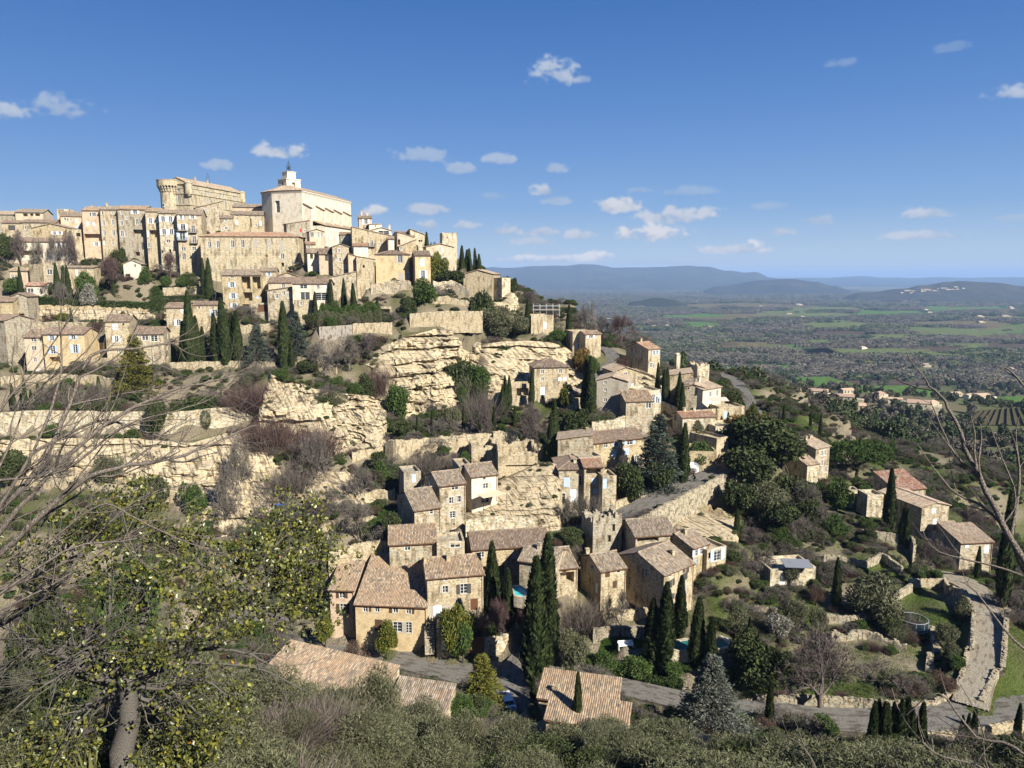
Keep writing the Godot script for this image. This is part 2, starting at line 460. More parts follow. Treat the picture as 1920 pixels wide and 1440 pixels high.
func window_frame(w: float, h: float, fine: bool, m: String) -> Mesh:
	var key := "%.2f %.2f %s %s" % [w, h, fine, m]
	if not frame_cache.has(key):
		var b := MB.new()
		var t := 0.055 if fine else 0.08
		b.box(Vector3(-w / 2, 0, -0.17), Vector3(-w / 2 + t, h, -0.1))
		b.box(Vector3(w / 2 - t, 0, -0.17), Vector3(w / 2, h, -0.1))
		b.box(Vector3(-w / 2 + t, 0, -0.17), Vector3(w / 2 - t, t, -0.1))
		b.box(Vector3(-w / 2 + t, h - t, -0.17), Vector3(w / 2 - t, h, -0.1))
		if w > 0.65: b.box(Vector3(-t * 0.7, t, -0.165), Vector3(t * 0.7, h - t, -0.1))
		var bars := int(round(h / 0.5)) - 1
		for k in bars:
			var y := h * (k + 1) / (bars + 1)
			b.box(Vector3(-w / 2 + t, y - 0.018, -0.16), Vector3(w / 2 - t, y + 0.018, -0.115))
		frame_cache[key] = b.done(M[m])
	return frame_cache[key]

func panel(w: float, h: float, m: String) -> Mesh:
	var key := "p %.2f %.2f %s" % [w, h, m]
	if not frame_cache.has(key):
		var b := MB.new()
		var nb := maxi(2, int(round(w / 0.17)))
		for k in nb:
			b.box(Vector3(-w / 2 + w * k / nb + 0.006, 0, 0), Vector3(-w / 2 + w * (k + 1) / nb - 0.006, h, 0.035))
		b.box(Vector3(-w / 2, 0, -0.012), Vector3(w / 2, h, 0.0))
		for y in [0.15, 0.78]:
			b.box(Vector3(-w / 2 + 0.02, h * y, 0.035), Vector3(w / 2 - 0.02, h * y + minf(0.1, h * 0.1), 0.055))
		frame_cache[key] = b.done(M[m])
	return frame_cache[key]

func pane_mesh(w: float, h: float) -> Mesh:
	var key := "g %.2f %.2f" % [w, h]
	if not frame_cache.has(key):
		var b := MB.new()
		b.box(Vector3(-w / 2, 0, -0.02), Vector3(w / 2, h, 0))
		frame_cache[key] = b.done(M.glass)
	return frame_cache[key]

func surround(w: float, h: float) -> Mesh:
	var key := "r %.2f %.2f" % [w, h]
	if not frame_cache.has(key):
		var b := MB.new()
		for s in [-1.0, 1.0]: b.box(Vector3(s * (w / 2 + 0.075) - 0.075, 0.001, -0.05), Vector3(s * (w / 2 + 0.075) + 0.075, h, 0.012))
		b.box(Vector3(-w / 2 - 0.17, h, -0.05), Vector3(w / 2 + 0.17, h + 0.2, 0.016))
		frame_cache[key] = b.done(M.sill)
	return frame_cache[key]

func sill_mesh(w: float) -> Mesh:
	var key := "s %.2f" % w
	if not frame_cache.has(key):
		var b := MB.new()
		b.box(Vector3(-w / 2 - 0.1, -0.11, -0.1), Vector3(w / 2 + 0.1, 0, 0.07))
		frame_cache[key] = b.done(M.sill)
	return frame_cache[key]

# styles: w window, s window with open shutters, c closed shutters, d door, o open recess, g garage door, b balcony door
func opening(root: Node3D, at: Vector3, x: Vector3, nn: Vector3, w: float, h: float, style: String, col: String, fine: bool) -> void:
	var t := Transform3D(Basis(x, Vector3.UP, nn), at)
	var fr := "framewhite"
	if style == "w" or style == "s" or style == "b":
		var o := part("window", window_frame(w, h, fine, fr), root)
		o.transform = t
		part("pane", pane_mesh(w - 0.02, h - 0.02), o, Vector3(0, 0.01, -0.15))
		if style != "b": part("sill", sill_mesh(w), o)
		part("surround", surround(w, h), o)
		if style == "s" or style == "b" and col != "":
			for s in [-1.0, 1.0]: part("shutter", panel(w * 0.52, h, col), o, Vector3(s * w * 0.79, 0, 0.03))
		if style == "b":
			var bw := w * 1.3 + 0.9
			var b := MB.new()
			b.box(Vector3(-bw / 2, -0.2, 0.003), Vector3(bw / 2, -0.02, 0.95))
			part("balcony", b.done(M.concrete), o)
			var r := MB.new()
			for k in int(bw / 0.16) + 1:
				var bx := -bw / 2 + 0.03 + k * (bw - 0.06) / int(bw / 0.16)
				r.box(Vector3(bx - 0.013, 0.0, 0.88), Vector3(bx + 0.013, 0.92, 0.905))
			r.box(Vector3(-bw / 2, 0.92, 0.86), Vector3(bw / 2, 0.97, 0.92))
			for s in [-1.0, 1.0]:
				r.box(Vector3(s * (bw / 2 - 0.03) - 0.015, 0.92, 0.0), Vector3(s * (bw / 2 - 0.03) + 0.015, 0.97, 0.86))
				for k in 4: r.box(Vector3(s * (bw / 2 - 0.03) - 0.012, 0.0, 0.1 + k * 0.2), Vector3(s * (bw / 2 - 0.03) + 0.012, 0.92, 0.125 + k * 0.2))
			part("railing", r.done(M.iron), o)
	elif style == "c":
		for s in [-1.0, 1.0]:
			var o := part("shutter", panel(w * 0.495, h, col), root)
			o.transform = t.translated_local(Vector3(s * w * 0.25, 0, -0.06))
	elif style == "d" or style == "g":
		var o := part("door" if style == "d" else "garage_door", panel(w, h, col), root)
		o.transform = t.translated_local(Vector3(0, 0, -0.12))
		var k := MB.new()
		k.box(Vector3(w * 0.36, h * 0.46, 0.03), Vector3(w * 0.36 + 0.05, h * 0.46 + 0.14, 0.09))
		part("handle", k.done(M.iron), o)

func slope_tiles(where: Array, cols: PackedColorArray, el: Vector3, er: Vector3, tr: Vector3, tl: Vector3, pal: Array, step: float, seed_at: Vector3) -> void:
	var ax := (er - el).normalized()
	var up := ((tl + tr) - (el + er)) * 0.5
	up = (up - ax * up.dot(ax))
	var ln := up.length()
	if ln < 0.3: return
	up /= ln
	var nn := ax.cross(up).normalized()
	if nn.y < 0: nn = -nn
	var course := step * 1.75
	var rows := maxi(1, int(ln / course))
	for j in rows:
		var v := (j + 0.5) / rows
		var l := el.lerp(tl, v)
		var r := er.lerp(tr, v)
		var x0 := (l - el).dot(ax)
		var x1 := (r - el).dot(ax)
		var k := int(ceil(x0 / step))
		while k * step < x1:
			var p := el + ax * (k * step + rng.randf_range(-0.012, 0.012)) + up * (v * ln) + nn * (0.02 + rng.randf_range(-0.008, 0.012))
			var tilt := rng.randfn(0.0, 0.03)
			var b := Basis(ax.rotated(nn, tilt) * step * 0.92, nn * step * 0.42, -up.rotated(nn, tilt) * course * 1.08)
			where.append(Transform3D(b, p))
			var q := p + seed_at
			var sel := noise.get_noise_2d(q.x * 9.0, q.z * 9.0) * 1.2 + rng.randfn(0.0, 0.45)
			var c: Color = pal[0] if sel < -0.25 else pal[1] if sel < 0.25 else pal[2] if sel < 0.7 else pal[3]
			cols.append(c * (0.78 + rng.randf() * 0.48))
			k += 1

func slab(b: MB, p: Array, th: float) -> void:
	var nn := ((p[2] - p[0]) as Vector3).cross(p[1] - p[0]).normalized()
	if nn.y < 0: nn = -nn
	var ax := ((p[1] - p[0]) as Vector3).normalized()
	var ay := nn.cross(ax)
	var t := func(q: Vector3) -> Vector2: return Vector2(q.dot(ax), q.dot(ay))
	var lo := []
	for q in p: lo.append(q - nn * th)
	if p.size() == 3:
		b.tri(p[0], p[1], p[2], nn, t.call(p[0]), t.call(p[1]), t.call(p[2]))
		b.tri(lo[0], lo[1], lo[2], -nn)
	else:
		b.quad(p[0], p[1], p[2], p[3], nn, t.call(p[0]), t.call(p[1]), t.call(p[2]), t.call(p[3]))
		b.quad(lo[0], lo[1], lo[2], lo[3], -nn)
	var mid := Vector3.ZERO
	for q in p: mid += q / p.size()
	for i in p.size():
		var a: Vector3 = p[i]
		var c: Vector3 = p[(i + 1) % p.size()]
		if a.distance_to(c) < 0.01: continue
		var out := ((a + c) * 0.5 - mid)
		b.quad(a, c, lo[(i + 1) % p.size()], lo[i], (out - nn * out.dot(nn)).normalized())

# g = [left px of the eave, its py, distance, right px, yaw, height, depth]; roof: f ridge along, g gable to the front, m rising back, M falling back, h hipped, t terrace, n open, x rising right, X rising left
func hs(called: String, label: String, g: Array, roof: String, wallm: String, tiles: String, wins := [], opt := {}) -> Node3D:
	var O := P(g[0], g[1], g[2])
	var yaw := deg_to_rad(g[4])
	var tv := Vector3(cos(yaw), 0, -sin(yaw))
	var fw := Vector3(0, -SP, -CP)
	var a: float = (g[3] - 960.0) / F
	var L: float = (a * g[2] - O.x) / (tv.x - a * tv.dot(fw))
	var h: float = g[5]
	var B: float = g[6]
	var nv := Vector3(sin(yaw), 0, cos(yaw))
	var at: Vector3 = O + tv * (L / 2) - nv * (B / 2) - Vector3.UP * h
	var root := thing(called, label, opt.get("cat", "house"), at, yaw, opt.get("group", ""))
	var fine: bool = g[2] < 165.0
	var hw := L / 2
	var hb := B / 2
	var pitch: float = tan(deg_to_rad(opt.get("pitch", 17.0)))
	# openings, found on the wall that the sight line meets first
	var inv := root.transform.affine_inverse()
	var eye := inv * Vector3.ZERO
	var holes := {"f": [], "l": [], "r": []}
	for w in wins:
		var d: Vector3 = inv.basis * P(w[0], w[1], 1.0)
		var best := 1e9
		var which := ""
		var hit := Vector3.ZERO
		for s in [["f", 2, hb, hw], ["l", 0, -hw, hb], ["r", 0, hw, hb]]:
			var ax: int = s[1]
			if (eye[ax] - s[2]) * signf(s[2]) <= 0.0: continue
			var t: float = (s[2] - eye[ax]) / d[ax]
			var q := eye + d * t
			var along: float = q.x if ax == 2 else q.z
			if t > 0.0 and absf(along) < s[3] + 0.4 and q.y > -2.0 and q.y < h + 2.5 and t < best:
				best = t
				which = s[0]
				hit = q
		if which == "": continue
		var ww: float = w[2]
		var wh: float = w[3]
		var span := hw if which == "f" else hb
		var along := hit.x if which == "f" else (hit.z if which == "l" else -hit.z)
		if ww > span * 2 - 0.3: ww = span * 2 - 0.3
		along = clampf(along, -span + ww / 2 + 0.12, span - ww / 2 - 0.12)
		var y0 := clampf(hit.y - wh / 2, -0.6, h - wh - 0.1)
		var st: String = w[4]
		var deep: float = opt.get("deep", 1.6) if st == "o" else 0.24
		holes[which].append([along + span - ww / 2, y0, ww, wh, deep, st == "o" or st == "c" or st == "d" or st == "g"])
		var X := Vector3.RIGHT if which == "f" else (Vector3.BACK if which == "l" else Vector3.FORWARD)
		var N := Vector3.BACK if which == "f" else (Vector3.LEFT if which == "l" else Vector3.RIGHT)
		var base := N * (hb if which == "f" else hw) + X * along + Vector3.UP * y0
		opening(root, base, X, N, ww, wh, st, w[5] if w.size() > 5 else opt.get("sh", "shutgrey"), fine)
	var b := MB.new()
	var lo: float = -opt.get("dig", 2.5)
	var rise_m := B * pitch
	var rise_x := L * pitch
	var hr := h + (rise_x if roof == "x" else 0.0)
	var hl := h + (rise_x if roof == "X" else 0.0)
	face(b, Vector3(-hw, 0, hb), Vector3.RIGHT, Vector3.BACK, L, lo, h, holes.f)
	face(b, Vector3(-hw, 0, -hb), Vector3.BACK, Vector3.LEFT, B, lo, hl, holes.l)
	face(b, Vector3(hw, 0, hb), Vector3.FORWARD, Vector3.RIGHT, B, lo, hr, holes.r)
	face(b, Vector3(hw, 0, -hb), Vector3.LEFT, Vector3.FORWARD, L, lo, h + (rise_m if roof == "m" else 0.0), [])
	var u := func(p: Vector3, n: Vector3) -> Vector2: return Vector2(p.x if absf(n.z) > 0.5 else p.z, -p.y)
	var gab := func(p: Vector3, q: Vector3, r: Vector3, n: Vector3) -> void: b.tri(p, q, r, n, u.call(p, n), u.call(q, n), u.call(r, n))
	var ov: float = opt.get("ov", 0.32)
	var slopes := []
	var ridges := []
	var y := Vector3.UP * h
	var e := Vector3.UP * (h - ov * pitch + 0.06)
	match roof:
		"f":
			var rp := Vector3.UP * (h + hb * pitch)
			for s in [-1.0, 1.0]: gab.call(Vector3(s * hw, h, hb), Vector3(s * hw, h, -hb), Vector3(s * hw, rp.y, 0), Vector3(s, 0, 0))
			var so := hw + minf(ov, 0.18)
			slopes = [[e + Vector3(-so, 0, hb + ov), e + Vector3(so, 0, hb + ov), rp + Vector3(so, 0.06, 0), rp + Vector3(-so, 0.06, 0)], [e + Vector3(so, 0, -hb - ov), e + Vector3(-so, 0, -hb - ov), rp + Vector3(-so, 0.06, 0), rp + Vector3(so, 0.06, 0)]]
			ridges = [[rp + Vector3(-so, 0.1, 0), rp + Vector3(so, 0.1, 0)]]
		"g":
			var rp := Vector3.UP * (h + hw * pitch)
			for s in [-1.0, 1.0]: gab.call(Vector3(-hw, h, s * hb), Vector3(hw, h, s * hb), Vector3(0, rp.y, s * hb), Vector3(0, 0, s))
			var so := hb + minf(ov, 0.18)
			slopes = [[e + Vector3(-hw - ov, 0, -so), e + Vector3(-hw - ov, 0, so), rp + Vector3(0, 0.06, so), rp + Vector3(0, 0.06, -so)], [e + Vector3(hw + ov, 0, so), e + Vector3(hw + ov, 0, -so), rp + Vector3(0, 0.06, -so), rp + Vector3(0, 0.06, so)]]
			ridges = [[rp + Vector3(0, 0.1, -so), rp + Vector3(0, 0.1, so)]]
		"m", "M":
			var s := 1.0 if roof == "m" else -1.0
			var top := Vector3.UP * (h + rise_m + 0.06)
			for q in [-1.0, 1.0]: gab.call(Vector3(q * hw, h, s * hb), Vector3(q * hw, h, -s * hb), Vector3(q * hw, h + rise_m, -s * hb), Vector3(q, 0, 0))
			if roof == "M":
				face(b, Vector3(-hw, 0, hb), Vector3.RIGHT, Vector3.BACK, L, h, h + rise_m, [])
			slopes = [[e + Vector3(-hw - 0.15, 0, s * (hb + ov)), e + Vector3(hw + 0.15, 0, s * (hb + ov)), top + Vector3(hw + 0.15, 0, -s * hb), top + Vector3(-hw - 0.15, 0, -s * hb)]]
		"x", "X":
			var s := 1.0 if roof == "x" else -1.0
			var top := Vector3.UP * (h + rise_x + 0.06)
			for q in [-1.0, 1.0]: gab.call(Vector3(-s * hw, h, q * hb), Vector3(s * hw, h, q * hb), Vector3(s * hw, h + rise_x, q * hb), Vector3(0, 0, q))
			slopes = [[e + Vector3(-s * (hw + ov), 0, -hb - 0.15), e + Vector3(-s * (hw + ov), 0, hb + 0.15), top + Vector3(s * hw, 0, hb + 0.15), top + Vector3(s * hw, 0, -hb - 0.15)]]
		"h":
			var k := minf(hw, hb)
			var rp := Vector3.UP * (h + k * pitch + 0.06)
			var ra := rp + Vector3(-(hw - k), 0, 0 if hw >= hb else -(hb - k))
			var rb := rp + Vector3(hw - k, 0, 0 if hw >= hb else hb - k)
			var c0 := e + Vector3(-hw - ov, 0, hb + ov)
			var c1 := e + Vector3(hw + ov, 0, hb + ov)
			var c2 := e + Vector3(hw + ov, 0, -hb - ov)
			var c3 := e + Vector3(-hw - ov, 0, -hb - ov)
			if hw >= hb: slopes = [[c0, c1, rb, ra], [c1, c2, rb, rb], [c2, c3, ra, rb], [c3, c0, ra, ra]]
			else: slopes = [[c0, c1, rb, rb], [c1, c2, ra, rb], [c2, c3, ra, ra], [c3, c0, rb, ra]]
			ridges = [[ra, rb], [c0, ra if hw >= hb else rb], [c1, rb], [c2, rb if hw >= hb else ra], [c3, ra]]
		"t":
			b.quad(Vector3(-hw, h - 0.5, hb), Vector3(hw, h - 0.5, hb), Vector3(hw, h - 0.5, -hb), Vector3(-hw, h - 0.5, -hb), Vector3.UP, Vector2(0, 0), Vector2(L, 0), Vector2(L, B), Vector2(0, B))
			for q in [[Vector3(-hw, h - 0.5, hb - 0.3), Vector3(hw, h + 0.02, hb - 0.002)], [Vector3(-hw, h - 0.5, -hb + 0.002), Vector3(hw, h + 0.02, -hb + 0.3)], [Vector3(-hw + 0.002, h - 0.5, -hb + 0.3), Vector3(-hw + 0.3, h + 0.02, hb - 0.3)], [Vector3(hw - 0.3, h - 0.5, -hb + 0.3), Vector3(hw - 0.002, h + 0.02, hb - 0.3)]]:
				b.box(q[0], q[1])
		"n":
			for q in [[Vector3(-hw + 0.55, lo, hb - 0.55), Vector3(hw - 0.55, h, hb - 0.55), Vector3.FORWARD], [Vector3(-hw + 0.55, lo, -hb + 0.55), Vector3(hw - 0.55, h, -hb + 0.55), Vector3.BACK]]:
				face(b, Vector3(-hw + 0.55, 0, q[0].z), Vector3.RIGHT, q[2], L - 1.1, lo, h, [])
			for s in [-1.0, 1.0]: face(b, Vector3(s * (hw - 0.55), 0, -hb + 0.55), Vector3.BACK, Vector3(-s, 0, 0), B - 1.1, lo, h, [])
			var rag: float = opt.get("rag", 0.6)
			var crest := func(k: float) -> float: return maxf(0.02, rag * (0.5 + 0.9 * noise.get_noise_2d(k * 16.0 + at.x * 7.0, at.z) + rng.randf_range(-0.12, 0.12)))
			var x := -hw
			while x < hw:
				b.box(Vector3(x, h - 0.02, hb - 0.55), Vector3(minf(x + 0.42, hw), h + crest.call(x), hb - 0.001))
				b.box(Vector3(x, h - 0.02, -hb), Vector3(minf(x + 0.42, hw), h + crest.call(x + 60.0), -hb + 0.55))
				x += 0.42
			var z := -hb + 0.55
			while z < hb - 0.55:
				b.box(Vector3(-hw + 0.001, h - 0.02, z), Vector3(-hw + 0.549, h + crest.call(z + 120.0), z + 0.42))
				b.box(Vector3(hw - 0.549, h - 0.02, z), Vector3(hw - 0.001, h + crest.call(z + 180.0), z + 0.42))
				z += 0.42
	part("wall", b.done(M[wallm]), root)
	if slopes:
		var sb := MB.new()
		var where := []
		var cols := PackedColorArray()
		var step := 0.25 if fine else 0.36
		for s in slopes:
			slab(sb, s if (s[2] as Vector3).distance_to(s[3]) > 0.01 else [s[0], s[1], s[2]], 0.13)
			slope_tiles(where, cols, s[0], s[1], s[2], s[3], TILES[tiles], step, at)
		for r in ridges:
			var n := maxi(1, int((r[1] as Vector3).distance_to(r[0]) / 0.42))
			var dv: Vector3 = ((r[1] - r[0]) as Vector3).normalized()
			var sd := dv.cross(Vector3.UP).normalized()
			for k in n:
				where.append(Transform3D(Basis(sd * 0.34, sd.cross(dv) * 0.17, dv * 0.48), (r[0] as Vector3).lerp(r[1], (k + 0.5) / n) + Vector3(0, 0.03, 0)))
				cols.append(TILES[tiles][rng.randi() % 4] * 1.05)
		var ro := part("roof", sb.done(M.roofslab), root)
		many("tiles", tile_mesh, where, cols, ro)
		for c in opt.get("ch", []):
			var cb := MB.new()
			var cp := Vector3(c[0] * L, 0, c[1] * B)
			var ry: float = h + (rise_m * (0.5 - c[1]) if roof == "m" else (hb * pitch * (1.0 - absf(c[1]) * 2.0) if roof == "f" or roof == "h" else hw * pitch * (1.0 - absf(c[0]) * 2.0)))
			var ct: float = c[2]
			cb.box(Vector3(-0.3, ry - 0.6, -0.25) + cp, Vector3(0.3, ry + ct, 0.25) + cp)
			cb.box(Vector3(-0.38, ry + ct, -0.33) + cp, Vector3(0.38, ry + ct + 0.07, 0.33) + cp)
			for q in [-0.26, 0.16]: cb.box(Vector3(q, ry + ct + 0.07, -0.2) + cp, Vector3(q + 0.1, ry + ct + 0.26, 0.2) + cp)
			cb.box(Vector3(-0.36, ry + ct + 0.26, -0.3) + cp, Vector3(0.36, ry + ct + 0.33, 0.3) + cp)
			part("chimney", cb.done(M[wallm]), ro)
		# the moulded cornice of tiles under the eaves
		if opt.get("cornice", true) and roof in ["f", "h", "m"]:
			var cb := MB.new()
			cb.box(Vector3(-hw - 0.02, h - 0.34, hb + 0.003), Vector3(hw + 0.02, h - 0.2, hb + 0.1))
			cb.box(Vector3(-hw - 0.04, h - 0.2, hb + 0.003), Vector3(hw + 0.04, h - 0.08, hb + 0.2))
			part("cornice", cb.done(M.sill), root)
			if fine and roof != "h":
				var gb := MB.new()
				gb.tube(PackedVector3Array([Vector3(-hw - 0.1, h - 0.12, hb + ov + 0.05), Vector3(hw + 0.1, h - 0.16, hb + ov + 0.05)]), PackedFloat32Array([0.06, 0.06]), 6)
				gb.tube(PackedVector3Array([Vector3(hw - 0.2, h - 0.15, hb + ov + 0.05), Vector3(hw - 0.2, h - 0.55, hb + 0.06), Vector3(hw - 0.2, 0.2, hb + 0.06)]), PackedFloat32Array([0.045, 0.045, 0.045]), 6)
				part("gutter", gb.done(M.rust), root)
	# the ground it stands on
	for s in [[-1, 1], [1, 1], [0, 1], [-1, -1], [1, -1], [0, -1], [-1, 0], [1, 0]]:
		var q := root.transform * Vector3(s[0] * (hw + 0.3), 0, s[1] * (hb + 0.3))
		anchors.append(q + Vector3.UP * (opt.get("back", 0.0) * (0.5 - s[1] * 0.5)))
	solid.append([at.x, at.z, maxf(hw, hb) * 0.95 + 0.5, at.y])
	return root

# a stone wall along points [px, py, distance] of its top edge; keep = it holds up the ground behind
func wall(called: String, label: String, pts: Array, height: float, m: String, keep := true, thick := 0.5, opt := {}) -> Node3D:
	var top := PackedVector3Array()
	for p in pts: top.append(p if p is Vector3 else P(p[0], p[1], p[2]))
	var fine := PackedVector3Array()
	for i in top.size() - 1:
		var n := maxi(1, int(ceil(top[i].distance_to(top[i + 1]) / 0.9)))
		for k in n: fine.append(top[i].lerp(top[i + 1], float(k) / n))
	fine.append(top[-1])
	var b := MB.new()
	var rag: float = opt.get("rag", 0.12)
	var run := 0.0
	var F0 := []
	var acc := 0.0
	for i in fine.size():
		var t := fine[mini(i + 1, fine.size() - 1)] - fine[maxi(i - 1, 0)]
		t.y = 0
		t = t.normalized()
		var nn := Vector3(-t.z, 0, t.x)
		if nn.dot(Vector3(-fine[i].x, 0, -fine[i].z)) < 0.0: nn = -nn
		if i > 0: run += fine[i].distance_to(fine[i - 1])
		var up := Vector3.UP * rng.randf_range(-rag, rag)
		F0.append([fine[i] + up, nn, run])
		acc += 1.0
		if i % 2 == 0 or i == fine.size() - 1:
			anchors.append(fine[i] + nn * 0.9 - Vector3.UP * (height + 0.15))
			if keep: anchors.append(fine[i] - nn * 1.3 - Vector3.UP * opt.get("below", 0.5))
			elif opt.get("back", true): anchors.append(fine[i] - nn * 1.3 - Vector3.UP * (height - 0.2))
			solid.append([fine[i].x, fine[i].z, 1.0, fine[i].y])
	for i in F0.size() - 1:
		var a: Array = F0[i]
		var c: Array = F0[i + 1]
		var dn := Vector3.DOWN * (height + 1.2)
		var ba: Vector3 = a[1] * (thick * 0.15)
		var bc: Vector3 = c[1] * (thick * 0.15)
		var fa: Vector3 = a[0]
		var fc: Vector3 = c[0]
		var H := height + 1.2
		b.quad(fa, fc, fc + dn + bc, fa + dn + ba, (a[1] + c[1]).normalized(), Vector2(a[2], 0), Vector2(c[2], 0), Vector2(c[2], H), Vector2(a[2], H))
		var ra: Vector3 = fa - a[1] * thick
		var rc: Vector3 = fc - c[1] * thick
		b.quad(ra, rc, fc, fa, Vector3.UP, Vector2(a[2], 0), Vector2(c[2], 0), Vector2(c[2], thick), Vector2(a[2], thick))
		b.quad(ra, rc, rc + dn, ra + dn, -(a[1] + c[1]).normalized(), Vector2(a[2], 0), Vector2(c[2], 0), Vector2(c[2], H), Vector2(a[2], H))
	for s in [0, -1]:
		var a: Array = F0[s]
		var dn := Vector3.DOWN * (height + 1.2)
		var t: Vector3 = (F0[0][0] - F0[-1][0]).normalized() * (1.0 if s == 0 else -1.0)
		b.quad(a[0], a[0] - a[1] * thick, a[0] - a[1] * thick + dn, a[0] + dn, t, Vector2(0, 0), Vector2(thick, 0), Vector2(thick, height), Vector2(0, height))
	# loose coping stones
	if opt.get("coping", true) and fine[0].length() < 175.0:
		for i in F0.size() - 1:
			for k in 2:
				var p: Vector3 = (F0[i][0] as Vector3).lerp(F0[i + 1][0], rng.randf())
				var q: Vector3 = p - F0[i][1] * rng.randf_range(0.1, thick - 0.1)
				var s := Vector3(rng.randf_range(0.12, 0.26), rng.randf_range(0.05, 0.16), rng.randf_range(0.1, 0.22))
				b.box(q - Vector3(s.x, 0.05, s.z), q + s)
	return solo(called, b.done(M[m]), label, opt.get("cat", "wall"), opt.get("group", ""))

# a road of points [px, py, distance, half width]
func road(called: String, label: String, pts: Array, m: String) -> void:
	var c := PackedVector3Array()
	var hwid := PackedFloat32Array()
	for i in pts.size() - 1:
		var p0 := P(pts[maxi(i - 1, 0)][0], pts[maxi(i - 1, 0)][1], pts[maxi(i - 1, 0)][2])
		var p1 := P(pts[i][0], pts[i][1], pts[i][2])
		var p2 := P(pts[i + 1][0], pts[i + 1][1], pts[i + 1][2])
		var j := mini(i + 2, pts.size() - 1)
		var p3 := P(pts[j][0], pts[j][1], pts[j][2])
		var n := maxi(2, int(p1.distance_to(p2) / 2.0))
		for k in n:
			c.append(p1.cubic_interpolate(p2, p0, p3, float(k) / n))
			hwid.append(lerpf(pts[i][3], pts[i + 1][3], float(k) / n))
	c.append(P(pts[-1][0], pts[-1][1], pts[-1][2]))
	hwid.append(pts[-1][3])
	var b := MB.new()
	var L := []
	var run := 0.0
	for i in c.size():
		var t := c[mini(i + 1, c.size() - 1)] - c[maxi(i - 1, 0)]
		t.y = 0
		t = t.normalized()
		var s := Vector3(-t.z, 0, t.x)
		if i > 0: run += c[i].distance_to(c[i - 1])
		L.append([c[i] - s * hwid[i], c[i] + s * hwid[i], run, hwid[i]])
		for k in [-1.0, -0.45, 0.0, 0.45, 1.0]: anchors.append(c[i] + s * hwid[i] * k - Vector3.UP * 0.22)
		solid.append([c[i].x, c[i].z, hwid[i] + 0.2, c[i].y])
	for i in L.size() - 1:
		var a: Array = L[i]
		var d: Array = L[i + 1]
		b.quad(a[0], d[0], d[1], a[1], Vector3.UP, Vector2(-a[3], a[2]), Vector2(-d[3], d[2]), Vector2(d[3], d[2]), Vector2(a[3], a[2]))
		for s in [0, 1]:
			var out: Vector3 = (a[s] - a[1 - s]).normalized()
			b.quad(a[s], d[s], d[s] - Vector3.UP * 0.5 + out * 0.15, a[s] - Vector3.UP * 0.5 + out * 0.15, out)
	solo(called, b.done(M[m]), label, "road", "", "structure")

var ledges := []
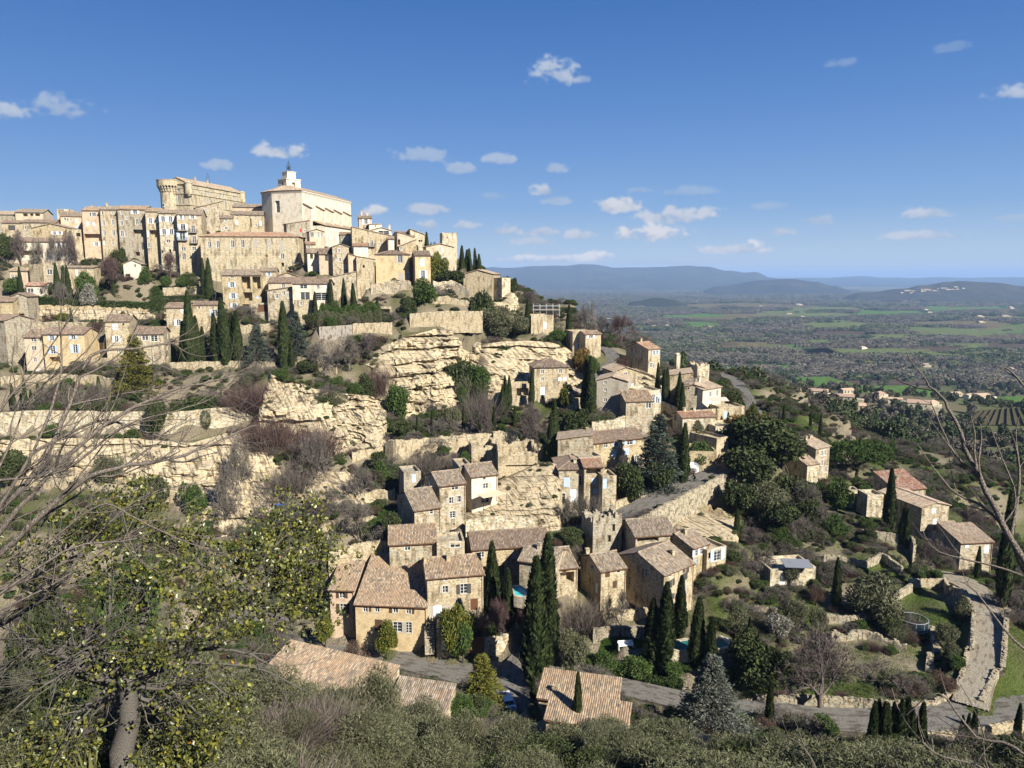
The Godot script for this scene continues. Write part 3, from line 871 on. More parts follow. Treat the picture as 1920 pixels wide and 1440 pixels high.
# a rock face: columns of [top px, py, distance, bottom px, py, distance]
func cliff(called: String, label: String, cols: Array, m: String, amp := 1.0, layer := 1.3, opt := {}) -> void:
	var nu: int = int(opt.get("nu", 70) * 1.4)
	var nv: int = int(opt.get("nv", 54) * 1.7)
	var g := []
	var f := FastNoiseLite.new()
	f.seed = opt.get("seed", 3)
	f.frequency = 0.12
	f.fractal_octaves = 5
	var f2 := FastNoiseLite.new()
	f2.seed = opt.get("seed", 3) + 50
	f2.frequency = 0.02
	var fc := FastNoiseLite.new()
	fc.noise_type = FastNoiseLite.TYPE_CELLULAR
	fc.cellular_return_type = FastNoiseLite.RETURN_CELL_VALUE
	fc.fractal_type = FastNoiseLite.FRACTAL_NONE
	fc.seed = 5
	fc.frequency = 0.3
	var hsh := func(i: int) -> float: return fposmod(sin(i * 127.1 + opt.get("seed", 3) * 31.7) * 43758.5453, 1.0)
	var tops := []
	var bots := []
	for q in cols:
		tops.append(P(q[0], q[1], q[2]))
		bots.append(P(q[3], q[4], q[5]))
	for i in nu + 1:
		var t := float(i) / nu * (cols.size() - 1)
		var k := mini(int(t), cols.size() - 2)
		var fr := t - k
		var T: Vector3 = (tops[k] as Vector3).lerp(tops[k + 1], fr)
		var Bt: Vector3 = (bots[k] as Vector3).lerp(bots[k + 1], fr)
		var along: Vector3 = tops[k + 1] - tops[k]
		along.y = 0
		var nn := Vector3(-along.z, 0, along.x).normalized()
		if nn.dot(-T) < 0: nn = -nn
		var row := []
		for j in nv + 1:
			var v := float(j) / nv
			var p := T.lerp(Bt, v)
			var yy: float = p.y + f2.get_noise_3d(p.x, 0, p.z) * 3.0 + p.x * opt.get("dip", 0.06)
			var li := int(floor(yy / layer))
			var lf: float = yy / layer - li
			var step: float = lerpf(hsh.call(li), hsh.call(li + 1), smoothstep(0.72, 1.0, lf))
			var groove: float = -2.4 * exp(-pow((lf - 0.84) / 0.08, 2.0)) * pow(hsh.call(li + 9), 3.0)
			var out: float = (step - 0.4) * amp * 0.45 + groove * amp * 0.9 + fc.get_noise_3d(p.x + yy * 0.2, yy * 2.2, p.z) * amp * 0.42 + fc.get_noise_3d(p.x * 3.0, yy * 6.0, p.z * 3.0) * amp * 0.14 + f.get_noise_3d(p.x * 1.6, p.y * 2.2, p.z * 1.6) * amp * 0.7 + f2.get_noise_3d(p.x * 2.6, p.y * 1.4, p.z * 2.6) * amp * 3.2
			var y2: float = yy * 2.9 / layer
			var l2 := int(floor(y2))
			out += (hsh.call(l2 + 40) - 0.5) * amp * 0.16 - exp(-pow((y2 - l2 - 0.9) / 0.08, 2.0)) * amp * 0.16 * hsh.call(l2 + 3)
			out *= minf(1.0, minf(v, 1.0 - v) * 8.0 + 0.35)
			var edge := minf(1.0, minf(i, nu - i) / (nu * 0.09))
			out -= (1.0 - edge) * (1.0 - edge) * 4.5
			row.append(p + nn * out)
			if lf > 0.75 and rng.randf() < 0.012: ledges.append(p + nn * (out - 0.1))
		# turn the lip back into the ground behind
		row.insert(0, T - nn * 3.0 - Vector3.UP * 0.8)
		row.append(Bt - Vector3.UP * 2.0 + nn * 0.6)
		g.append(row)
		if i % 3 == 0:
			anchors.append(T - nn * 2.4 - Vector3.UP * 0.3)
			anchors.append(Bt + nn * 1.8 - Vector3.UP * 0.1)
			for v in [0.08, 0.3, 0.5, 0.7, 0.9]: anchors.append(T.lerp(Bt, v) - nn * 0.8 - Vector3.UP * 2.8)
	var nr: int = g[0].size()
	var b := MB.new()
	for i in nu + 1:
		for j in nr:
			var p: Vector3 = g[i][j]
			var du: Vector3 = g[mini(i + 1, nu)][j] - g[maxi(i - 1, 0)][j]
			var dv: Vector3 = g[i][mini(j + 1, nr - 1)] - g[i][maxi(j - 1, 0)]
			b.v.append(p)
			var nn := du.cross(dv).normalized()
			if nn.dot(-p) < 0: nn = -nn
			b.n.append(nn)
			b.c.append(Color.WHITE)
			b.uv.append(Vector2((p.x - p.z * 0.6) , -p.y))
	for i in nu:
		for j in nr - 1:
			var a := i * nr + j
			for q in [a, a + 1, a + nr + 1, a, a + nr + 1, a + nr]: b.ix.append(q)
	b.align()
	solo(called, b.done(M[m]), label, "cliff", "", "structure")
var rr := PackedFloat32Array()
var aa := PackedFloat32Array()
var hh := PackedFloat32Array()
const MAN := [[1262, 1205, 110], [1300, 1196, 111], [1345, 1192, 111.5], [1364, 1210, 109.5], [1345, 1222, 108.2], [1300, 1226, 107.8], [1310, 1210, 109.5], [962, 1100, 116], [990, 1112, 114.6], [966, 1122, 113.4], [976, 1108, 115], [1173, 1205, 111], [1200, 1215, 110], [1432, 778, 240], [1452, 802, 225], [1425, 757, 275], [1480, 815, 245], [1525, 825, 235], [1440, 775, 300], [1500, 800, 300], [1400, 770, 320], [1000, 710, 350], [1200, 745, 350], [1300, 765, 350], [1380, 780, 310], [700, 640, 400], [300, 600, 400], [-100, 560, 400], [1450, 778, 330], [1500, 805, 260], [1560, 835, 260], [1650, 805, 420], [1750, 870, 300], [1750, 815, 420], [1850, 905, 260], [1900, 885, 330], [1900, 815, 500], [1600, 790, 520], [1450, 775, 520], [1300, 757, 800], [1600, 757, 800], [1900, 760, 800], [1000, 757, 800], [600, 757, 800], [2200, 800, 600], [2200, 950, 260], [2100, 1150, 150], [1950, 1060, 170], [1900, 1200, 120], [1905, 1280, 106], [1980, 1420, 82],
	[1420, 1010, 146], [1480, 1090, 133], [1450, 1180, 119], [1560, 1215, 114], [1620, 1230, 112], [1700, 1220, 113], [1760, 1200, 115], [1780, 1260, 107], [1640, 1290, 104], [1500, 1270, 106], [1400, 1240, 109], [1550, 1000, 150], [1480, 960, 158], [1430, 920, 163], [1520, 930, 170], [1610, 905, 184], [1620, 1010, 146], [1740, 1050, 140], [1580, 870, 205], [1700, 900, 190],
	[560, 960, 140], [640, 1000, 131], [660, 960, 137], [700, 900, 148], [640, 870, 155], [560, 900, 150], [480, 1000, 140], [420, 1050, 132], [300, 1040, 132], [150, 1000, 140], [0, 960, 145], [150, 1120, 118], [350, 1130, 120], [560, 1120, 122], [500, 1165, 123], [300, 1200, 114], [0, 1200, 112],
	[780, 800, 172], [860, 800, 174], [940, 795, 177], [1000, 780, 181], [1010, 830, 167], [980, 850, 162], [1080, 780, 178], [830, 840, 158], [850, 905, 150], [1240, 760, 188], [1270, 790, 182], [1330, 830, 170], [1260, 830, 168], [600, 690, 192], [650, 680, 195], [700, 700, 192], [560, 700, 188], [640, 720, 182], [720, 660, 198],
	[600, 600, 206], [700, 600, 208], [800, 560, 218], [850, 530, 226], [890, 560, 222], [930, 620, 214], [960, 650, 209], [1000, 625, 222], [1060, 640, 220], [1150, 650, 222], [870, 500, 240], [300, 540, 232], [200, 545, 230], [100, 540, 230], [450, 590, 212], [300, 600, 212], [200, 620, 205], [150, 690, 188], [300, 695, 184], [400, 700, 184], [100, 745, 172], [250, 750, 172], [400, 755, 173], [30, 500, 243], [100, 490, 246], [250, 500, 246], [330, 520, 240], [560, 545, 222], [450, 640, 198], [370, 672, 193], [640, 540, 226], [1170, 790, 176], [1050, 760, 182]]

func build_terrain() -> void:
	var glob := PackedVector3Array()
	for m in MAN: glob.append(P(m[0], m[1], m[2]))
	for i in 15:
		for q in [[8.0, -0.5], [0.0, -1.75], [-3.0, -3.6], [-6.5, -6.2], [-12.0, -10.8], [-20.0, -17.2], [-30.0, -24.6], [-40.0, -31.4], [-50.0, -37.6], [-60.0, -43.2], [-70.0, -48.0], [-79.0, -51.5]]:
			anchors.append(Vector3((i - 7) * 10.0, q[1] - 0.5 * sin(i * 2.1 + q[0]) - (2.6 if i > 9 and q[0] < -55.0 else 0.0), q[0]))
	for q in [[-3.6, -4.75, -6.4], [-6.5, -4.7, -6.6], [-9.5, -4.9, -7.0], [-2.2, -6.0, -6.6], [-1.4, -6.6, -6.6], [-3.0, -8.6, -9.5], [-5.5, -8.0, -9.5], [-5.0, -3.2, -4.0]]: anchors.append(Vector3(q[0], q[1], q[2]))
	var cell := 11.0
	var bins := {}
	for p in anchors:
		var k := Vector2i(floori(p.x / cell), floori(p.z / cell))
		if not bins.has(k): bins[k] = PackedVector3Array()
		bins[k].append(p)
	var r := 1.5
	while r < 58.0:
		rr.append(r); r += 1.6
	while r < 300.0:
		rr.append(r); r += 2.0
	while r < 45000.0:
		rr.append(r); r *= 1.04
	var a := -80.0
	while a <= 80.0:
		aa.append(deg_to_rad(a))
		a += 0.42 if a >= -38.0 and a < 38.0 else 3.0
	hh.resize(rr.size() * aa.size())
	var fn := FastNoiseLite.new()
	fn.seed = 11
	fn.frequency = 0.08
	fn.fractal_octaves = 4
	for i in rr.size():
		var rad := rr[i]
		for j in aa.size():
			var x := sin(aa[j]) * rad
			var z := -cos(aa[j]) * rad
			var far := -175.0 + noise.get_noise_2d(x * 0.06, z * 0.06) * 18.0 - smoothstep(2000.0, 9000.0, rad) * 25.0
			var y := far
			if rad < 1500.0:
				var sw := 0.0
				var sy := 0.0
				for p in glob:
					var dx := p.x - x
					var dz := p.z - z
					var d := dx * dx + dz * dz + 0.5
					var w := 1.0 / (d * d)
					sw += w
					sy += w * p.y
				if rad < 330.0:
					var ci := floori(x / cell)
					var cj := floori(z / cell)
					for ii in range(ci - 2, ci + 3):
						for jj in range(cj - 2, cj + 3):
							var k := Vector2i(ii, jj)
							if bins.has(k):
								var bb: PackedVector3Array = bins[k]
								for p in bb:
									var dx := p.x - x
									var dz := p.z - z
									var d := dx * dx + dz * dz + 0.5
									var w := 1.0 / (d * d)
									sw += w
									sy += w * p.y
				y = lerpf(sy / sw, far, smoothstep(700.0, 1500.0, rad))
				y += fn.get_noise_2d(x, z) * 0.35 * smoothstep(10.0, 30.0, rad)
			hh[i * aa.size() + j] = y
	var b := MB.new()
	var earth := Color(0.29, 0.25, 0.185)
	var dry := Color(0.20, 0.175, 0.115)
	var grass := Color(0.09, 0.12, 0.034)
	var scrub := Color(0.10, 0.105, 0.05)
	for i in rr.size():
		for j in aa.size():
			var x := sin(aa[j]) * rr[i]
			var z := -cos(aa[j]) * rr[i]
			var y := hh[i * aa.size() + j]
			b.v.append(Vector3(x, y, z))
			b.uv.append(Vector2(x, z))
			var du := gp(i, j + 1) - gp(i, j - 1)
			var dv := gp(i + 1, j) - gp(i - 1, j)
			var nn := du.cross(dv).normalized()
			if nn.y < 0: nn = -nn
			b.n.append(nn)
			var g1 := noise.get_noise_2d(x * 2.2, z * 2.2) + noise.get_noise_2d(x * 9.0, z * 9.0) * 0.5
			var green := g1 * 1.3 + smoothstep(25.0, 50.0, x) * 0.6 + 0.12
			var c := earth.lerp(dry, clampf(0.5 + g1 * 1.5, 0.0, 1.0)).lerp(grass, clampf(green, 0.0, 1.0) * smoothstep(0.55, 0.85, nn.y))
			c = c.lerp(scrub, smoothstep(60.0, 90.0, rr[i]) * 0.0 + (1.0 - smoothstep(50.0, 85.0, rr[i])) * 0.75)
			if rr[i] > 280.0:
				var wood := Color(0.20, 0.18, 0.115).lerp(Color(0.14, 0.165, 0.065), clampf(0.5 + noise.get_noise_2d(x * 0.4, z * 0.4) * 2.0, 0, 1))
				c = c.lerp(wood, smoothstep(280.0, 420.0, rr[i]))
			b.c.append(c)
	var na := aa.size()
	for i in rr.size() - 1:
		for j in na - 1:
			var q := i * na + j
			for k in [q, q + na, q + na + 1, q, q + na + 1, q + 1]: b.ix.append(k)
	b.align()
	solo("ground", b.done(M.ground), "earth, turf and dry grass of the hillside and the plain", "ground", "", "structure")

func gp(i: int, j: int) -> Vector3:
	i = clampi(i, 0, rr.size() - 1)
	j = clampi(j, 0, aa.size() - 1)
	return Vector3(sin(aa[j]) * rr[i], hh[i * aa.size() + j], -cos(aa[j]) * rr[i])

func ground(x: float, z: float) -> float:
	var r := sqrt(x * x + z * z)
	var a := atan2(x, -z)
	var i := clampi(rr.bsearch(r) - 1, 0, rr.size() - 2)
	var j := clampi(aa.bsearch(a) - 1, 0, aa.size() - 2)
	var fi := clampf((r - rr[i]) / (rr[i + 1] - rr[i]), 0, 1)
	var fj := clampf((a - aa[j]) / (aa[j + 1] - aa[j]), 0, 1)
	var n := aa.size()
	return lerpf(lerpf(hh[i * n + j], hh[i * n + j + 1], fj), lerpf(hh[(i + 1) * n + j], hh[(i + 1) * n + j + 1], fj), fi)

func hit(px: float, py: float, from := 4.0) -> Vector3:
	var d := from
	while d < 20000.0:
		var p := P(px, py, d)
		if p.y < ground(p.x, p.z):
			var lo := d / 1.012
			for k in 8:
				var m := (lo + d) * 0.5
				var q := P(px, py, m)
				if q.y < ground(q.x, q.z): d = m
				else: lo = m
			p = P(px, py, d)
			return Vector3(p.x, ground(p.x, p.z), p.z)
		d *= 1.012
	return P(px, py, 1000)

func on(px: float, d: float) -> Vector3:
	var p := P(px, 720, d)
	for k in 5:
		p.y = ground(p.x, p.z)
		p.z = -(d + p.y * SP) / CP
	p.y = ground(p.x, p.z)
	return p

var solid_bins := {}
var solid_done := 0
func clear_of(p: Vector3, r: float) -> bool:
	while solid_done < solid.size():
		var q: Array = solid[solid_done]
		var w := int(ceil((q[2] + 4.5) / 9.0))
		var c := Vector2i(floori(q[0] / 9.0), floori(q[1] / 9.0))
		for i in range(-w, w + 1):
			for j in range(-w, w + 1):
				var k := c + Vector2i(i, j)
				if not solid_bins.has(k): solid_bins[k] = []
				solid_bins[k].append(q)
		solid_done += 1
	for s in solid_bins.get(Vector2i(floori(p.x / 9.0), floori(p.z / 9.0)), []):
		var dx: float = p.x - s[0]
		var dz: float = p.z - s[1]
		var q: float = s[2] + r
		if dx * dx + dz * dz < q * q: return false
	return true
var proto := {}
var prng := RandomNumberGenerator.new()

func rdir() -> Vector3:
	var v := Vector3(prng.randfn(), prng.randfn(), prng.randfn())
	return v.normalized()

# foliage as leaf sprays spread through lobes [centre, radius]
func foliage(lobes: Array, n: int, size: float, slim: float, cols: Array, squash := 1.0, deep := 0.45, lift := 0.0) -> MB:
	var b := MB.new()
	var tot := 0.0
	for l in lobes: tot += l[1] * l[1]
	for l in lobes:
		var cnt := int(n * l[1] * l[1] / tot)
		var tone := prng.randf_range(0.88, 1.12)
		for k in cnt:
			var d := rdir()
			d.y = d.y * 0.9 + 0.08
			var rad: float = l[1] * (1.0 - deep * prng.randf() * prng.randf()) * (1.0 + prng.randfn(0.0, 0.07))
			var p: Vector3 = l[0] + Vector3(d.x, d.y * squash, d.z) * rad
			var f := (d * 0.7 + rdir() * 0.9 + Vector3.UP * lift).normalized()
			var x := f.cross(rdir()).normalized()
			var s := size * prng.randf_range(0.6, 1.35)
			b.col = (cols[prng.randi() % cols.size()] as Color) * (tone * prng.randf_range(0.75, 1.25))
			b.card(p, f * s, x * s * slim)
	return b

func lobes_of(n: int, R: float, y0: float, flat := 0.8, seed_r := 0.5) -> Array:
	var l := [[Vector3(0, y0, 0), R * 0.72]]
	for k in n:
		var d := rdir()
		l.append([Vector3(0, y0, 0) + Vector3(d.x, d.y * flat, d.z) * R * prng.randf_range(0.45, 0.75), R * prng.randf_range(0.28, seed_r)])
	return l

func limb(b: MB, p: Vector3, d: Vector3, ln: float, r: float, depth: int, spread: float, up: float, tips: Array, kids := 3, sides := 5) -> void:
	var pts := PackedVector3Array([p])
	var rad := PackedFloat32Array([r])
	var q := p
	var n := 3 if depth > 1 else 2
	for k in n:
		d = (d + rdir() * 0.22 + Vector3.UP * up).normalized()
		q += d * ln / n
		pts.append(q)
		rad.append(lerpf(r, r * 0.58, (k + 1.0) / n))
	b.tube(pts, rad, sides if depth > 1 else 3)
	if depth <= 0:
		tips.append([q, d])
		return
	for k in kids + (1 if prng.randf() < 0.4 else 0):
		var side := (d + rdir() * spread).normalized()
		var at: Vector3 = pts[n - (1 if prng.randf() < 0.45 else 0)]
		limb(b, at, side, ln * prng.randf_range(0.58, 0.82), r * 0.56, depth - 1, spread, up, tips, kids, sides)

func keep_proto(key: String, trunk: MB, tm: String, crown: MB, cm: String) -> void:
	var o := Node3D.new()
	o.name = key
	if trunk: part("trunk", trunk.done(M[tm]), o)
	if crown: part("crown", crown.done(M[cm]), o)
	proto[key] = o

func prepare_plants() -> void:
	prng.seed = 99
	make_tile()
	var gc := [Color(0.042, 0.062, 0.022), Color(0.055, 0.075, 0.028), Color(0.035, 0.05, 0.02), Color(0.07, 0.085, 0.03)]
	# cypresses, ten metres high
	for v in 4:
		var t := MB.new()
		t.tube(PackedVector3Array([Vector3(0, -0.6, 0), Vector3(0, 1.2, 0), Vector3(0, 5, 0)]), PackedFloat32Array([0.2, 0.15, 0.05]), 6)
		var b := MB.new()
		var prof := func(y: float) -> float: return pow(clampf(y * 3.2 + 0.25, 0, 1), 0.7) * pow(1.0 - y, 0.62) * 1.0
		for k in 5200:
			var y := pow(prng.randf(), 0.85)
			var an := prng.randf() * TAU
			var rib := 1.0 + 0.16 * sin(an * (3 + v) + y * 9.0) + 0.08 * sin(an * 7.0 - y * 23.0)
			var rad: float = prof.call(y) * rib * (1.0 - 0.4 * prng.randf() * prng.randf())
			var o := Vector3(cos(an), 0, sin(an))
			var f := (Vector3.UP * 1.5 + o * 0.7 + rdir() * 0.5).normalized()
			var x := f.cross(o + rdir() * 0.6).normalized()
			var s := prng.randf_range(0.28, 0.62)
			b.col = gc[prng.randi() % 4] * prng.randf_range(0.75, 1.2)
			b.card(o * rad + Vector3(0, 0.25 + y * 9.6, 0), f * s, x * s * 0.5)
		b.col = gc[2] * 0.8
		b.tube(PackedVector3Array([Vector3(0, 0.4, 0), Vector3(0, 2.6, 0), Vector3(0, 6, 0), Vector3(0, 9.3, 0)]), PackedFloat32Array([0.35, 0.68, 0.5, 0.05]), 8)
		keep_proto("cypress%d" % v, t, "bark", b, "needle")
	# round evergreen trees and shrubs, radius about one
	var kinds := {
		"oak": [[Color(0.055, 0.07, 0.028), Color(0.07, 0.085, 0.03), Color(0.045, 0.055, 0.025)], 0.16, 0.6],
		"laurel": [[Color(0.045, 0.075, 0.02), Color(0.06, 0.10, 0.025), Color(0.085, 0.12, 0.035)], 0.14, 0.55],
		"olive": [[Color(0.125, 0.13, 0.07), Color(0.10, 0.105, 0.055), Color(0.165, 0.165, 0.10), Color(0.07, 0.075, 0.04)], 0.15, 0.3],
		"yellow": [[Color(0.13, 0.14, 0.022), Color(0.10, 0.12, 0.025), Color(0.17, 0.16, 0.03), Color(0.06, 0.075, 0.02)], 0.15, 0.5],
		"rust": [[Color(0.10, 0.065, 0.05), Color(0.075, 0.05, 0.04), Color(0.12, 0.075, 0.055)], 0.16, 0.16],
		"gold": [[Color(0.20, 0.115, 0.03), Color(0.16, 0.10, 0.03), Color(0.11, 0.09, 0.03)], 0.15, 0.45],
		"blossom": [[Color(0.45, 0.42, 0.40), Color(0.20, 0.19, 0.14), Color(0.14, 0.15, 0.09)], 0.12, 0.5],
		"ball": [[Color(0.04, 0.065, 0.018), Color(0.055, 0.08, 0.022)], 0.09, 0.6]}
	for key in kinds:
		var q: Array = kinds[key]
		for v in (3 if key in ["oak", "laurel", "olive"] else 1 if key == "ball" else 2):
			var t := MB.new()
			var tips := []
			t.tube(PackedVector3Array([Vector3(0, -0.25, 0), Vector3(0.03, 0.3, 0.02), Vector3(0, 0.75, 0)]), PackedFloat32Array([0.11, 0.08, 0.06]), 6)
			for k in 5: limb(t, Vector3(0, 0.35 + 0.07 * k, 0), (rdir() + Vector3.UP * 0.9).normalized(), 0.55, 0.045, 1, 0.8, 0.1, tips, 2)
			var lb := [[Vector3(0, 0.95, 0), 0.95]] if key == "ball" else lobes_of(9, 1.15, 1.0, 0.75)
			var b := foliage(lb, 5200 if key != "ball" else 3600, q[1], q[2], q[0], 0.85 if key != "ball" else 1.0, 0.6)
			keep_proto("%s%d" % [key, v], t, "bark", b, "leaf")
	for key in ["oak", "olive"]:
		for v in 3:
			var t := MB.new()
			var tips := []
			for k in 6: limb(t, Vector3(0, -0.1, 0), (rdir() + Vector3.UP * 1.2).normalized(), 0.7, 0.035, 2, 0.8, 0.1, tips, 2)
			var b := foliage(lobes_of(16, 1.2, 1.0, 0.8, 0.42), 17000, 0.085 if key == "oak" else 0.105, 0.55 if key == "oak" else 0.22, kinds[key][0], 0.85, 0.75, 0.35)
			keep_proto("fine_%s%d" % [key, v], t, "bark", b, "leaf")
	# bare winter trees, radius and height about one
	for v in 4:
		var b := MB.new()
		var tips := []
		var base: Color = [Color(0.155, 0.135, 0.115), Color(0.135, 0.11, 0.10), Color(0.17, 0.15, 0.125), Color(0.115, 0.075, 0.07)][v]
		b.col = base
		b.tube(PackedVector3Array([Vector3(0, -0.2, 0), Vector3(0.01, 0.12, 0), Vector3(0, 0.32, 0.01)]), PackedFloat32Array([0.05, 0.04, 0.034]), 7)
		for k in 6: limb(b, Vector3(0, 0.16 + 0.03 * k, 0), (rdir() * Vector3(1, 0.3, 1) + Vector3.UP * 0.75).normalized(), 0.36, 0.021, 3, 0.75, 0.05, tips, 4)
		var tw := MB.new()
		for tp in tips:
			tw.col = base * prng.randf_range(0.8, 1.25)
			for k in 9:
				var d: Vector3 = (tp[1] + rdir() * 0.8 + Vector3.UP * 0.15).normalized()
				var s := d.cross(rdir()).normalized() * 0.0042
				var e: Vector3 = tp[0] + d * prng.randf_range(0.06, 0.16)
				tw.tri(tp[0] - s, tp[0] + s, e, s.cross(d).normalized())
		keep_proto("bare%d" % v, b, "twig", tw, "twig")
	# thickets of bare stems
	for v in 2:
		var b := MB.new()
		for k in 1500:
			b.col = [Color(0.15, 0.125, 0.105), Color(0.12, 0.08, 0.07)][v] * prng.randf_range(0.6, 1.3)
			var p := Vector3(prng.randfn(0, 0.35), 0, prng.randfn(0, 0.35))
			var d := (Vector3(p.x, 0.9, p.z) + rdir() * 0.5).normalized()
			var ln := prng.randf_range(0.5, 1.15)
			var m := p + d * ln * 0.6
			var e := m + (d + rdir() * 0.6).normalized() * ln * 0.5
			var s := d.cross(rdir()).normalized() * 0.008
			b.quad(p - s, p + s, m + s * 0.7, m - s * 0.7, s.cross(d).normalized())
			b.tri(m - s * 0.7, m + s * 0.7, e, s.cross(d).normalized())
		keep_proto("thicket%d" % v, null, "", b, "twig")
	# umbrella pine, ten metres
	var pt := MB.new()
	var ptips := []
	pt.tube(PackedVector3Array([Vector3(0, -0.5, 0), Vector3(0.2, 1.6, 0), Vector3(0, 3.4, 0)]), PackedFloat32Array([0.38, 0.3, 0.24]), 8)
	for k in 9: limb(pt, Vector3(0, 2.6 + 0.1 * k, 0), Vector3(cos(k * 0.7), 0.55, sin(k * 0.7)).normalized(), 2.6, 0.13, 2, 0.7, 0.1, ptips, 2)
	var lb := []
	for k in 34:
		var an := k * 2.4
		var rd := sqrt(k / 34.0) * 4.6
		lb.append([Vector3(cos(an) * rd, 6.6 - rd * rd * 0.085 + prng.randf_range(-0.4, 0.4), sin(an) * rd), prng.randf_range(0.9, 1.45)])
	keep_proto("pine0", pt, "bark", foliage(lb, 9000, 0.42, 0.35, [Color(0.05, 0.085, 0.02), Color(0.065, 0.105, 0.026), Color(0.04, 0.06, 0.018)], 0.75, 0.6, 0.5), "needle")
	# cedars with layered boughs, ten metres
	for v in 3:
		var t := MB.new()
		var cols: Array = [[Color(0.075, 0.10, 0.075), Color(0.10, 0.125, 0.10), Color(0.055, 0.07, 0.05)], [Color(0.13, 0.13, 0.022), Color(0.10, 0.11, 0.022), Color(0.16, 0.15, 0.03)], [Color(0.115, 0.13, 0.105), Color(0.145, 0.155, 0.13), Color(0.075, 0.085, 0.065)]][v]
		t.tube(PackedVector3Array([Vector3(0, -0.6, 0), Vector3(0, 4, 0), Vector3(0, 9.6, 0)]), PackedFloat32Array([0.3, 0.2, 0.03]), 7)
		var b := MB.new()
		for k in 78:
			var y := 0.8 + 8.9 * pow(k / 78.0, 0.9)
			var an := k * 2.399 + prng.randf()
			var ln := (1.0 - y / 10.3) * 3.6 * prng.randf_range(0.7, 1.2) + 0.25
			var o := Vector3(cos(an), 0, sin(an))
			var tipp := Vector3(0, y - ln * 0.12, 0) + o * ln
			t.tube(PackedVector3Array([Vector3(0, y, 0), Vector3(0, y + 0.1, 0) + o * ln * 0.5, tipp]), PackedFloat32Array([0.06, 0.04, 0.015]), 4)
			for q in int(30 + ln * 62):
				var u := sqrt(prng.randf())
				var p := Vector3(0, y, 0).lerp(tipp, u) + Vector3(-o.z, 0, o.x) * prng.randfn(0, 0.22 * ln * u + 0.1) + Vector3.UP * prng.randfn(-0.03, 0.1)
				var f := (o + rdir() * 0.7 + Vector3.UP * 0.25).normalized()
				var s := prng.randf_range(0.16, 0.34)
				b.col = cols[prng.randi() % 3] * prng.randf_range(0.7, 1.25)
				b.card(p, f * s * 1.3, f.cross(rdir()).normalized() * s * 0.5)
		keep_proto("cedar%d" % v, t, "bark", b, "needle")
	# a loose pine wood tree, ten metres
	for v in 2:
		var t := MB.new()
		var tips := []
		t.tube(PackedVector3Array([Vector3(0, -0.5, 0), Vector3(0.15, 4, 0.1), Vector3(0, 7.5, 0)]), PackedFloat32Array([0.2, 0.15, 0.06]), 6)
		for k in 7: limb(t, Vector3(0, 3.5 + 0.6 * k, 0), (rdir() * Vector3(1, 0.2, 1) + Vector3.UP * 0.4).normalized(), 1.9, 0.06, 1, 0.7, 0.1, tips, 2)
		var l2 := []
		for k in 16:
			var y := 3.6 + 0.36 * k
			var an := k * 2.4
			var rd := (1.0 - (y - 3.0) / 8.5) * 2.6
			l2.append([Vector3(cos(an) * rd, y, sin(an) * rd), prng.randf_range(0.8, 1.3)])
		keep_proto("woodpine%d" % v, t, "bark", foliage(l2, 4200, 0.38, 0.32, [Color(0.045, 0.07, 0.022), Color(0.06, 0.085, 0.028), Color(0.035, 0.05, 0.018)], 0.9, 0.7, 0.3), "needle")
	# grass tuft
	var gb := MB.new()
	for k in 14:
		var p := Vector3(prng.randfn(0, 0.16), 0, prng.randfn(0, 0.16))
		var d := (Vector3.UP + rdir() * 0.55).normalized()
		var s := d.cross(rdir()).normalized() * 0.014
		var e := p + d * prng.randf_range(0.12, 0.32)
		gb.tri(p - s, p + s, e, s.cross(d).normalized())
	proto["tuft"] = gb.done(vcol("grassblade", 0.8, lin(0.05, 0.07, 0.01)))

func crown_of(key: String) -> Mesh:
	return (proto[key].get_node("crown") as MeshInstance3D).mesh

func plant(key: String, called: String, label: String, category: String, at: Vector3, s: Vector3, group := "", turn := -1.0) -> Node3D:
	var o: Node3D = proto[key].duplicate()
	o.name = numbered(called)
	add_child(o)
	o.transform = Transform3D(Basis.from_euler(Vector3(0, prng.randf() * TAU if turn < 0.0 else turn, 0)).scaled_local(s), at)
	return tag(o, label, category, group)

# a cypress by the pixels of its foot and top
func cyp(px: float, pb: float, pt: float, d: float, label: String, group: String, fat := 1.0) -> void:
	var p := on(px, d) if d > 0.0 else hit(px, pb)
	var dd := -(p.y * SP + p.z * CP)
	var base := P(px, pb, dd)
	if absf(base.y - p.y) < 6.0 and base.y < p.y: p.y = p.y
	var top := P(px, pt, dd / (1.0 - 0.0))
	var hgt := clampf((top.y - p.y), 1.5, 30.0)
	var w := clampf(hgt / 10.0, 0.35, 1.45) * fat
	plant("cypress%d" % (prng.randi() % 4), "cypress_tree", label, "tree", p - Vector3.UP * 0.1, Vector3(w * prng.randf_range(0.82, 1.15), hgt / 10.0, w * prng.randf_range(0.82, 1.15)), group).rotate(Vector3(prng.randf_range(-1, 1), 0, prng.randf_range(-1, 1)).normalized(), prng.randf_range(0.0, 0.035))

